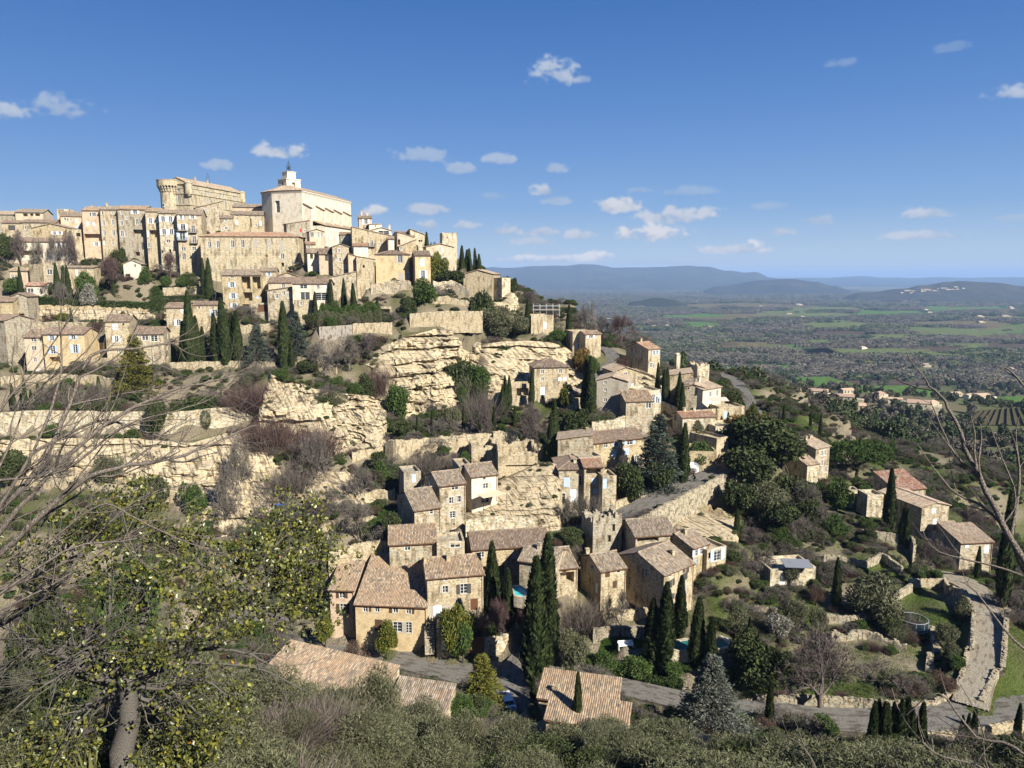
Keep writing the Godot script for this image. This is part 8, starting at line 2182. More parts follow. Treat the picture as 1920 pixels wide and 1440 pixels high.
func plant_slopes() -> void:
	prng.seed = 808
	lawn("green lawn round the white bench", [[1128, 1200], [1222, 1196], [1232, 1232], [1120, 1232]])
	# wild scrub and turf that nobody could count
	var lists := {}
	for key in ["oak0", "olive0", "laurel1", "rust0", "thicket0", "thicket1", "bare0"]: lists[key] = []
	for q in [[1650, 1250, 4.0], [1600, 1285, 3.5], [1711, 1148, 3.5], [1180, 1215, 5.5], [1215, 1225, 4.0], [1310, 1210, 6.0], [1900, 1230, 7.0], [1745, 1120, 3.0], [976, 1110, 4.0], [868, 1235, 4.0], [952, 1326, 3.5], [940, 1345, 3.0]]:
		var p := hit(q[0], q[1])
		solid.append([p.x, p.z, q[2], p.y])
	var tf := []
	var tc := PackedColorArray()
	for k in 30000:
		var r := prng.randf_range(80.0, 310.0)
		var az := deg_to_rad(prng.randf_range(-36.0, 38.0))
		var p := Vector3(sin(az) * r, 0, -cos(az) * r)
		p.y = ground(p.x, p.z)
		var m := noise.get_noise_2d(p.x * 3.0, p.z * 3.0)
		if m < -0.2 or not clear_of(p, 0.6): continue
		var key: String = ["oak0", "olive0", "laurel1", "oak0", "thicket0", "olive0", "laurel1", "rust0", "thicket1", "bare0"][prng.randi() % 10]
		var s := prng.randf_range(0.35, 1.0) * (1.0 + maxf(0.0, m) * 2.2)
		if key.begins_with("bare"): s *= 2.6
		lists[key].append(Transform3D(Basis.from_euler(Vector3(0, prng.randf() * TAU, 0)).scaled_local(Vector3(s, s * prng.randf_range(0.6, 1.0), s)), p))
	for p in ledges:
		var s := prng.randf_range(0.2, 0.75)
		lists[["oak0", "olive0", "laurel1", "thicket0"][prng.randi() % 4]].append(Transform3D(Basis.from_euler(Vector3(0, prng.randf() * TAU, 0)).scaled_local(Vector3(s, s * 0.7, s)), p - Vector3.UP * 0.3 * s))
	for key in lists:
		if lists[key].size(): tag(many("undergrowth", crown_of(key), lists[key], PackedColorArray(), self), {"oak0": "dark evergreen scrub scattered over the terraces", "olive0": "grey green scrub scattered over the terraces", "laurel1": "fresh green scrub scattered over the terraces", "rust0": "russet scrub scattered over the terraces", "thicket0": "grey brambles scattered over the terraces", "thicket1": "purple brambles scattered over the terraces", "bare0": "bare saplings scattered over the terraces"}[key], "undergrowth")
	for k in 60000:
		var r := prng.randf_range(80.0, 215.0)
		var az := deg_to_rad(prng.randf_range(-36.0, 38.0))
		var p := Vector3(sin(az) * r, 0, -cos(az) * r)
		var m := noise.get_noise_2d(p.x * 2.2, p.z * 2.2) + noise.get_noise_2d(p.x * 9.0, p.z * 9.0) * 0.5 + smoothstep(25.0, 60.0, p.x) * 0.6
		if m < 0.0: continue
		p.y = ground(p.x, p.z)
		if k % 3 == 0 and not clear_of(p, 0.2): continue
		var s := prng.randf_range(0.8, 1.8)
		tf.append(Transform3D(Basis.from_euler(Vector3(0, prng.randf() * TAU, 0)).scaled_local(Vector3(s, s * 0.8, s)), p))
		tc.append(Color(0.09, 0.14, 0.03).lerp(Color(0.22, 0.19, 0.09), clampf(0.45 - m + prng.randfn(0, 0.2), 0, 1)))
	tag(many("grass", proto["tuft"], tf, tc, self), "short grass and dry stalks on the banks and terraces", "grass")
	# cobbles of the broad path
	var cobs := []
	var cc := PackedColorArray()
	var path := [[1818, 1322, 99.8, 2.1], [1833, 1262, 105.3, 2.1], [1848, 1200, 112, 2.1], [1850, 1150, 119, 2.0], [1835, 1110, 126, 2.2]]
	for i in path.size() - 1:
		var p0 := P(path[i][0], path[i][1], path[i][2])
		var p1 := P(path[i + 1][0], path[i + 1][1], path[i + 1][2])
		var sd := (p1 - p0).cross(Vector3.UP).normalized()
		for k in int(p0.distance_to(p1) * path[i][3] * 2.0 * 22.0):
			var p: Vector3 = p0.lerp(p1, prng.randf()) + sd * prng.randf_range(-1.0, 1.0) * path[i][3]
			cobs.append(Transform3D(Basis.from_euler(Vector3(0, prng.randf() * 3.0, 0)).scaled_local(Vector3(prng.randf_range(0.07, 0.14), 0.05, prng.randf_range(0.06, 0.11))), p + Vector3.UP * prng.randf_range(-0.035, 0.0)))
			cc.append(Color(0.38, 0.345, 0.275) * prng.randf_range(0.75, 1.12))
	var cm := MB.new()
	lathe(cm, [[1.0, -1.0], [1.0, 0.4], [0.75, 0.85], [0.05, 1.0]], 7)
	tag(many("cobbles", cm.done(M.tile), cobs, cc, self), "rounded pale cobblestones paving the broad path", "cobbles")
# one continuous skin round a skeleton of tapered bones [a, b, ra, rb, colour], by surface nets
func skin(bones: Array, cell: float) -> Mesh:
	var lo := Vector3(9, 9, 9)
	var hi := -lo
	for q in bones:
		for k in 2:
			lo = lo.min(q[k] - Vector3.ONE * 0.22)
			hi = hi.max(q[k] + Vector3.ONE * 0.22)
	var n := Vector3i(((hi - lo) / cell).ceil())
	var val := PackedFloat32Array()
	val.resize((n.x + 1) * (n.y + 1) * (n.z + 1))
	var at := func(i: int, j: int, k: int) -> int: return (i * (n.y + 1) + j) * (n.z + 1) + k
	for i in n.x + 1:
		for j in n.y + 1:
			for k in n.z + 1:
				var p := lo + Vector3(i, j, k) * cell
				var s := 0.0
				for q in bones:
					var a: Vector3 = q[0]
					var ab: Vector3 = q[1] - a
					var t := clampf((p - a).dot(ab) / maxf(ab.length_squared(), 1e-6), 0.0, 1.0)
					s += exp(-26.0 * (p.distance_to(a + ab * t) - lerpf(q[2], q[3], t)))
				val[at.call(i, j, k)] = -log(s) / 26.0
	var b := MB.new()
	var idx := {}
	for i in n.x:
		for j in n.y:
			for k in n.z:
				var m := 0
				var sum := Vector3.ZERO
				var cnt := 0
				for e in [[0, 0, 0, 1, 0, 0], [0, 1, 0, 1, 1, 0], [0, 0, 1, 1, 0, 1], [0, 1, 1, 1, 1, 1], [0, 0, 0, 0, 1, 0], [1, 0, 0, 1, 1, 0], [0, 0, 1, 0, 1, 1], [1, 0, 1, 1, 1, 1], [0, 0, 0, 0, 0, 1], [1, 0, 0, 1, 0, 1], [0, 1, 0, 0, 1, 1], [1, 1, 0, 1, 1, 1]]:
					var v0 := val[at.call(i + e[0], j + e[1], k + e[2])]
					var v1 := val[at.call(i + e[3], j + e[4], k + e[5])]
					if (v0 < 0.0) != (v1 < 0.0):
						sum += Vector3(i + e[0], j + e[1], k + e[2]).lerp(Vector3(i + e[3], j + e[4], k + e[5]), v0 / (v0 - v1))
						cnt += 1
				if cnt:
					idx[Vector3i(i, j, k)] = b.v.size()
					var p := lo + sum / cnt * cell
					b.v.append(p)
					b.n.append(Vector3(val[at.call(mini(i + 1, n.x), j, k)] - val[at.call(i, j, k)], val[at.call(i, mini(j + 1, n.y), k)] - val[at.call(i, j, k)], val[at.call(i, j, mini(k + 1, n.z))] - val[at.call(i, j, k)]).normalized())
					b.uv.append(Vector2.ZERO)
					var best := 9.0
					var c := Color.WHITE
					for q in bones:
						var a: Vector3 = q[0]
						var ab: Vector3 = q[1] - a
						var t := clampf((p - a).dot(ab) / maxf(ab.length_squared(), 1e-6), 0.0, 1.0)
						var d := p.distance_to(a + ab * t) - lerpf(q[2], q[3], t)
						if d < best:
							best = d
							c = q[4]
					b.c.append(c)
	for i in range(1, n.x):
		for j in range(1, n.y):
			for k in range(1, n.z):
				var v := val[at.call(i, j, k)] < 0.0
				for e in [[1, 0, 0], [0, 1, 0], [0, 0, 1]]:
					if (val[at.call(i + e[0], j + e[1], k + e[2])] < 0.0) == v: continue
					var u := Vector3i(e[1], e[2], e[0])
					var w := Vector3i(e[2], e[0], e[1])
					var o := Vector3i(i, j, k)
					var q := [o, o - u, o - u - w, o - w]
					var ok := true
					for x in q: ok = ok and idx.has(x)
					if ok:
						for x in ([0, 1, 2, 0, 2, 3] if not v else [0, 2, 1, 0, 3, 2]): b.ix.append(idx[q[x]])
	return b.done(M.tile)

func rider(called: String, label: String, at: Vector3, turn: float, top: Color, legs: Color, head: Color) -> void:
	var sk := Color(0.42, 0.26, 0.18)
	var bones := [[Vector3(0, 0.95, -0.2), Vector3(0, 1.15, -0.05), 0.13, 0.15, legs], [Vector3(0, 1.15, -0.05), Vector3(0, 1.38, 0.18), 0.15, 0.16, top], [Vector3(0, 1.45, 0.22), Vector3(0, 1.55, 0.28), 0.055, 0.06, sk], [Vector3(0, 1.6, 0.3), Vector3(0, 1.66, 0.31), 0.085, 0.09, sk], [Vector3(0, 1.7, 0.29), Vector3(0, 1.72, 0.29), 0.1, 0.09, head], [Vector3(0, 1.61, 0.39), Vector3(0, 1.59, 0.4), 0.02, 0.02, sk]]
	for s in [-1.0, 1.0]:
		var kn := Vector3(s * 0.12, 0.78 if s > 0 else 0.62, 0.2 if s > 0 else 0.08)
		var ft := Vector3(s * 0.12, 0.4 if s > 0 else 0.22, 0.08 if s > 0 else 0.02)
		bones.append_array([[Vector3(s * 0.1, 0.95, -0.18), kn, 0.095, 0.065, legs], [kn, ft, 0.06, 0.04, sk if s > 0 else legs], [ft, ft + Vector3(0, -0.04, 0.16), 0.045, 0.035, Color(0.02, 0.02, 0.02)], [Vector3(s * 0.19, 1.38, 0.17), Vector3(s * 0.25, 1.15, 0.36), 0.06, 0.048, top], [Vector3(s * 0.25, 1.15, 0.36), Vector3(s * 0.2, 1.02, 0.56), 0.045, 0.035, sk]])
		for f in 4: bones.append([Vector3(s * 0.2, 1.02, 0.56) + Vector3(s * (f * 0.018 - 0.03), 0.0, 0.0), Vector3(s * 0.2, 0.98, 0.63) + Vector3(s * (f * 0.02 - 0.03), 0.0, 0.0), 0.014, 0.011, sk])
		bones.append([Vector3(s * 0.18, 1.02, 0.56), Vector3(s * 0.15, 0.99, 0.59), 0.014, 0.011, sk])
	var p := thing("person", label, "person", at, turn)
	part("body", skin(bones, 0.042), p)
	var k := thing("bicycle", "bicycle ridden by the " + label.replace("cyclist", "rider").replace("person ", "figure "), "bicycle", at, turn)
	for z in [-0.5, 0.55]:
		var w := MB.new()
		var pts := PackedVector3Array()
		var rad := PackedFloat32Array()
		for q in 19:
			pts.append(Vector3(0, 0.34 + sin(TAU * q / 18) * 0.33, z + cos(TAU * q / 18) * 0.33))
			rad.append(0.022)
		w.tube(pts, rad, 5)
		for q in 6: w.tube(PackedVector3Array([Vector3(0, 0.34, z), Vector3(0, 0.34 + sin(TAU * q / 6) * 0.32, z + cos(TAU * q / 6) * 0.32)]), PackedFloat32Array([0.006, 0.006]), 3)
		part("wheel", w.done(M.tyre), k)
	var fr := MB.new()
	for q in [[[0, 0.34, -0.5], [0, 0.3, 0.0]], [[0, 0.3, 0.0], [0, 0.85, -0.17]], [[0, 0.85, -0.17], [0, 0.34, -0.5]], [[0, 0.3, 0.0], [0, 0.78, 0.4]], [[0, 0.8, -0.14], [0, 0.84, 0.4]], [[0, 0.95, 0.4], [0, 0.34, 0.55]], [[-0.22, 0.98, 0.52], [0.22, 0.98, 0.52]], [[0, 0.95, 0.4], [0, 0.98, 0.52]]]:
		fr.tube(PackedVector3Array([Vector3(q[0][0], q[0][1], q[0][2]), Vector3(q[1][0], q[1][1], q[1][2])]), PackedFloat32Array([0.018, 0.018]), 5)
	fr.box(Vector3(-0.06, 0.86, -0.3), Vector3(0.06, 0.91, -0.06))
	part("frame", fr.done(M.black), k)

func car(called: String, label: String, at: Vector3, turn: float, paint: String) -> void:
	var o := thing(called, label, "car", at, turn)
	var prof := [[-2.0, 0.35], [-2.05, 0.6], [-1.95, 0.9], [-1.2, 1.0], [-0.55, 1.42], [0.2, 1.5], [1.2, 1.45], [1.75, 1.05], [1.98, 0.9], [2.0, 0.4]]
	var sec := func(wid: Callable, b: MB, from: int, to: int, out: float) -> void:
		for i in range(from, to):
			var a: Array = prof[i]
			var c: Array = prof[i + 1]
			var wa: float = wid.call(a[1])
			var wc: float = wid.call(c[1])
			var nn := Vector3(0, c[0] - a[0], -(c[1] - a[1])).normalized() * Vector3(1, 1, 1)
			b.quad(Vector3(-wa, a[1] + out, a[0]), Vector3(wa, a[1] + out, a[0]), Vector3(wc, c[1] + out, c[0]), Vector3(-wc, c[1] + out, c[0]), nn)
	var wid := func(y: float) -> float: return 0.86 if y < 1.02 else lerpf(0.86, 0.64, (y - 1.0) / 0.5)
	var b := MB.new()
	sec.call(wid, b, 0, prof.size() - 1, 0.0)
	for s in [-1.0, 1.0]:
		for i in prof.size() - 1:
			var a: Array = prof[i]
			var c: Array = prof[i + 1]
			b.quad(Vector3(s * 0.86, 0.3, a[0]), Vector3(s * 0.86, 0.3, c[0]), Vector3(s * wid.call(c[1]), c[1], c[0]), Vector3(s * wid.call(a[1]), a[1], a[0]), Vector3(s, 0.1, 0))
	b.quad(Vector3(-0.86, 0.3, -2), Vector3(0.86, 0.3, -2), Vector3(0.86, 0.3, 2), Vector3(-0.86, 0.3, 2), Vector3.DOWN)
	part("body", b.done(M[paint]), o)
	for q in [[3, 4], [6, 7]]:
		var g := MB.new()
		var a: Array = prof[q[0]]
		var c: Array = prof[q[1]]
		var n := Vector3(0, absf(c[0] - a[0]), -(c[1] - a[1]) * signf(c[0] - a[0])).normalized()
		var lf := n * 0.012
		var e := func(t: float, s: float) -> Vector3: return Vector3(s * (wid.call(lerpf(a[1], c[1], t)) - 0.07), lerpf(a[1], c[1], t), lerpf(a[0], c[0], t)) + lf
		g.quad(e.call(0.1, -1.0), e.call(0.1, 1.0), e.call(0.92, 1.0), e.call(0.92, -1.0), n)
		part("windscreen", g.done(M.carglass), o)
	for s in [-1.0, 1.0]:
		var g := MB.new()
		g.quad(Vector3(s * 0.862, 1.03, -1.0), Vector3(s * 0.862, 1.03, 1.55), Vector3(s * 0.68, 1.4, 1.1), Vector3(s * 0.68, 1.4, -0.45), Vector3(s, 0.4, 0).normalized())
		part("side_window", g.done(M.carglass), o, Vector3(s * 0.012, 0.0, 0))
		var l := MB.new()
		l.box(Vector3(s * 0.62 - 0.17, 0.68, -2.08), Vector3(s * 0.62 + 0.17, 0.86, -1.96))
		part("headlight", l.done(M.framewhite), o)
		var mi := MB.new()
		mi.box(Vector3(s * 0.98 - 0.1, 0.98, -0.8), Vector3(s * 0.98 + 0.1, 1.12, -0.68))
		part("mirror", mi.done(M[paint]), o)
		for z in [-1.25, 1.3]:
			var w := MB.new()
			lathe(w, [[0.02, -0.1], [0.3, -0.1], [0.33, -0.06], [0.33, 0.06], [0.3, 0.1], [0.02, 0.1]], 16)
			var wo := part("wheel", w.done(M.tyre), o, Vector3(s * 0.8, 0.33, z))
			wo.rotation.z = PI / 2
			var h := MB.new()
			lathe(h, [[0.2, -0.106], [0.2, 0.106], [0.02, 0.108]], 12)
			part("hub", h.done(M.steel), wo)

func build_details() -> void:
	car("parked_car", "small white car parked in the yard below the road", hit(950, 1326) + Vector3.UP * 0.25, deg_to_rad(14), "carwhite")
	car("parked_car", "dark off-road car parked on the upper terrace", hit(283, 597), deg_to_rad(-8), "charcoal")
	car("parked_car", "black car half hidden behind the stone house on the upper terrace", hit(309, 598), deg_to_rad(-8), "black")
	rider("person", "cyclist in black riding on the climbing road", P(1302, 904, 155.3), deg_to_rad(-118), Color(0.02, 0.02, 0.025), Color(0.015, 0.015, 0.02), Color(0.02, 0.02, 0.02))
	rider("person", "cyclist in a red jersey with a rucksack by the brown gate", P(868, 1228, 112.6), deg_to_rad(70), Color(0.55, 0.02, 0.03), Color(0.02, 0.02, 0.025), Color(0.03, 0.03, 0.03))
	rider("person", "cyclist with a yellow helmet coming along the shaded road", P(580, 1197, 119.6), deg_to_rad(100), Color(0.03, 0.03, 0.035), Color(0.02, 0.02, 0.02), Color(0.7, 0.65, 0.05))
	# awning
	var aw := thing("awning", "cream canvas awning stretched from the white rendered house", "awning", P(897, 935, 137))
	var q := [P(895, 927, 137.6), P(930, 918, 141), P(950, 925, 137.5), P(906, 934, 134.5)]
	var ab := MB.new()
	for i in 4: q[i] = q[i] - aw.position
	slab(ab, q, 0.05)
	part("canvas", ab.done(M.awning), aw)
	for i in [2, 3]:
		var pb := MB.new()
		pb.tube(PackedVector3Array([q[i], q[i] + Vector3.DOWN * 3.0]), PackedFloat32Array([0.05, 0.05]), 6)
		part("pole", pb.done(M.iron), aw)
	# pools
	pool("swimming_pool", "small turquoise swimming pool between the cypress and the stone house", [[962, 1098, 116.2], [975, 1096, 116.4], [990, 1112, 114.6], [982, 1128, 112.8], [966, 1122, 113.4]], "water")
	pool("swimming_pool", "oval pool under a dark green cover with a pale rim", [[1262, 1205, 110], [1300, 1196, 111], [1345, 1192, 111.5], [1363, 1203, 110.3], [1364, 1214, 109], [1345, 1222, 108.2], [1300, 1226, 107.8], [1264, 1224, 108]], "greenpool")
	# trampoline
	var tc := on(1711, 119)
	var tr := thing("trampoline", "round dark blue trampoline with a net on the grassy bank", "trampoline", tc)
	var tb := MB.new()
	lathe(tb, [[0.05, 0.75], [2.1, 0.75], [2.2, 0.72], [2.2, 0.62]], 28)
	part("mat", tb.done(M.trampoline), tr)
	var nb := MB.new()
	for k in 10:
		var a := TAU * k / 10
		var pv := Vector3(cos(a), 0, sin(a)) * 2.15
		nb.tube(PackedVector3Array([pv - Vector3.UP * 0.8, pv + Vector3.UP * 2.3]), PackedFloat32Array([0.035, 0.035]), 5)
	for y in [0.72, 2.25]:
		var pts := PackedVector3Array()
		var rad := PackedFloat32Array()
		for k in 29:
			pts.append(Vector3(cos(TAU * k / 28) * 2.15, y, sin(TAU * k / 28) * 2.15))
			rad.append(0.04)
		nb.tube(pts, rad, 5)
	part("frame", nb.done(M.steel), tr)
	var nt := StandardMaterial3D.new()
	nt.albedo_color = Color(0.05, 0.12, 0.16, 0.45)
	nt.transparency = BaseMaterial3D.TRANSPARENCY_ALPHA
	nt.roughness = 0.9
	var ne := MB.new()
	lathe(ne, [[2.14, 0.76], [2.14, 2.24]], 28)
	part("net", ne.done(nt), tr)
	# bench on the lawn
	var bp := on(1173, 111)
	var be := thing("garden_bench", "white garden bench standing on the lawn", "bench", bp, deg_to_rad(8))
	for s in [[-1.15, 0.4, -0.35, 1.15, 0.48, 0.35, "seat"], [-1.15, 0.5, -0.38, 1.15, 1.0, -0.3, "backrest"], [-1.15, 0.0, -0.3, -1.05, 0.7, 0.3, "leg"], [1.05, 0.0, -0.3, 1.15, 0.7, 0.3, "leg"]]:
		var sb := MB.new()
		sb.box(Vector3(s[0], s[1] - (0.3 if s[6] == "leg" else 0.0), s[2]), Vector3(s[3], s[4], s[5]))
		part(s[6], sb.done(M.paintwhite), be)
	# brown gate and stone steps on the road
	var gp0 := P(872, 1225, 112.4)
	var ga := thing("gate", "rust brown metal gate at the roadside", "gate", P(891, 1223, 112.2), deg_to_rad(-4))
	for s in [-1.0, 1.0]: part("leaf", panel(1.3, 2.6, "rust"), ga, Vector3(s * 0.66, -0.1, 0))
	var st := thing("stone_steps", "flight of stone steps between the ochre house and the garage", "steps", P(806, 1214, 112.6), deg_to_rad(8))
	for k in 16:
		var sb := MB.new()
		sb.box(Vector3(-0.75, k * 0.25 - 1.2, -0.32 * k - 0.34), Vector3(0.75, k * 0.25 + 0.14, -0.32 * k))
		part("step", sb.done(M.drystone), st)
	# scaffold over the round building
	var sp := P(1024, 590, 213)
	var sc := thing("scaffold", "metal scaffold platform on the round stone building", "scaffold", sp)
	for i in 5:
		for j in 2:
			var pb := MB.new()
			pb.tube(PackedVector3Array([Vector3(-3.6 + i * 1.9, -0.6, -j * 3.0 - 1.5), Vector3(-3.6 + i * 1.9, 3.0, -j * 3.0 - 1.5)]), PackedFloat32Array([0.06, 0.06]), 5)
			part("post", pb.done(M.steel), sc)
	for y in [1.2, 2.4]:
		var rb := MB.new()
		for j in 2: rb.tube(PackedVector3Array([Vector3(-3.8, y, -j * 3.0 - 1.5), Vector3(4.2, y, -j * 3.0 - 1.5)]), PackedFloat32Array([0.05, 0.05]), 5)
		part("rail", rb.done(M.steel), sc)
	var db := MB.new()
	db.box(Vector3(-3.9, 1.25, -4.6), Vector3(4.2, 1.4, -1.4))
	part("deck", db.done(M.concrete), sc)
	# panel roof, tarpaulin, tank
	var pr := thing("panel_roof", "slanting grey panel resting on the garden building", "panel", P(1490, 1056, 130))
	var prb := MB.new()
	slab(prb, [Vector3(-2.0, -0.3, 1.0), Vector3(3.0, -0.5, 1.0), Vector3(3.0, 0.1, -1.6), Vector3(-2.0, 0.3, -1.6)], 0.12)
	part("sheet", prb.done(M.sheet), pr)
	var tp := on(528, 146)
	var tk := thing("tarpaulin", "crumpled blue tarpaulin lying below the rock face", "tarpaulin", tp)
	var tkb := MB.new()
	for k in 14:
		var a := Vector3(prng.randfn(0, 0.5), prng.randf() * 0.9, prng.randfn(0, 0.4))
		tkb.flat(a, a + Vector3(0.7, prng.randfn(0, 0.3), 0.2), a + Vector3(0.6, 0.6, -0.3), a + Vector3(-0.1, 0.5, -0.2))
	part("sheet", tkb.done(M.bluecloth), tk)
	var aw2 := thing("awning", "small pink brown awning over the terrace of the white fronted wing", "awning", P(1349, 750, 179))
	var a2 := MB.new()
	slab(a2, [Vector3(-2.4, 0, 1.4), Vector3(2.0, 0, 1.4), Vector3(2.0, 0.5, -1.4), Vector3(-2.4, 0.5, -1.4)], 0.06)
	part("canvas", a2.done(M.sill), aw2)
	for s in [-2.2, 1.8]:
		var pb := MB.new()
		pb.tube(PackedVector3Array([Vector3(s, 0, 1.3), Vector3(s, -2.6, 1.3)]), PackedFloat32Array([0.05, 0.05]), 5)
		part("pole", pb.done(M.iron), aw2)

func pool(called: String, label: String, pts: Array, m: String) -> void:
	var c := Vector3.ZERO
	var ps := []
	for p in pts:
		ps.append(P(p[0], p[1], p[2]))
		c += ps[-1] / pts.size()
	var o := thing(called, label, "pool", Vector3(c.x, c.y, c.z))
	var b := MB.new()
	var r := MB.new()
	for i in ps.size():
		var a: Vector3 = ps[i] - c
		var d: Vector3 = ps[(i + 1) % ps.size()] - c
		a.y = 0.12
		d.y = 0.12
		b.tri(Vector3(0, 0.12, 0), a, d, Vector3.UP)
		var a2 := a * 1.28
		var d2 := d * 1.28
		a2.y = 0.26
		d2.y = 0.26
		var a1 := a + Vector3.UP * 0.14
		var d1 := d + Vector3.UP * 0.14
		r.flat(a1, d1, d2, a2)
		r.flat(a, d, d1, a1)
		r.flat(a2, d2, d2 + Vector3.DOWN * 1.8, a2 + Vector3.DOWN * 1.8)
	part("water" if m == "water" else "cover", b.done(M[m]), o)
	part("rim", r.done(M.pale), o)
func twigs(b: MB, pts: PackedVector3Array, r0: float, r1: float, n: int, ln: float, bend: Vector3, ends: Array, lvl := 1) -> void:
	# a curved limb through the points, with side shoots
	var fine := PackedVector3Array()
	var rad := PackedFloat32Array()
	for i in pts.size() - 1:
		for k in 4:
			fine.append(pts[i].cubic_interpolate(pts[i + 1], pts[maxi(i - 1, 0)], pts[mini(i + 2, pts.size() - 1)], k / 4.0) + rdir() * r0 * 0.3)
	fine.append(pts[-1])
	for i in fine.size(): rad.append(lerpf(r0, r1, float(i) / (fine.size() - 1)))
	b.tube(fine, rad, 6 if r0 > 0.012 else 4)
	ends.append([fine[-1], (fine[-1] - fine[-2]).normalized()])
	for k in n:
		var i := int(lerpf(fine.size() * 0.2, fine.size() - 1, prng.randf()))
		var d := (fine[mini(i + 1, fine.size() - 1)] - fine[maxi(i - 1, 0)]).normalized()
		var l := ln * prng.randf_range(0.5, 1.2)
		var s := (d + rdir() * 0.9).normalized()
		var p := fine[i]
		var q := PackedVector3Array([p])
		for j in 3:
			s = (s + bend * 0.35 + rdir() * 0.25).normalized()
			p += s * l / 3.0
			q.append(p)
		var rr0 := minf(rad[i] * 0.62, r0 * 0.5)
		if lvl > 0: twigs(b, q, rr0, maxf(rr0 * 0.3, 0.0012), maxi(1, n / 3), ln * 0.55, bend, ends, lvl - 1)
		else:
			b.tube(q, PackedFloat32Array([rr0, rr0 * 0.8, rr0 * 0.6, maxf(rr0 * 0.3, 0.001)]), 3)
			ends.append([p, s])

func pix(list: Array) -> PackedVector3Array:
	var o := PackedVector3Array()
	for q in list: o.append(P(q[0], q[1], q[2]))
	return o

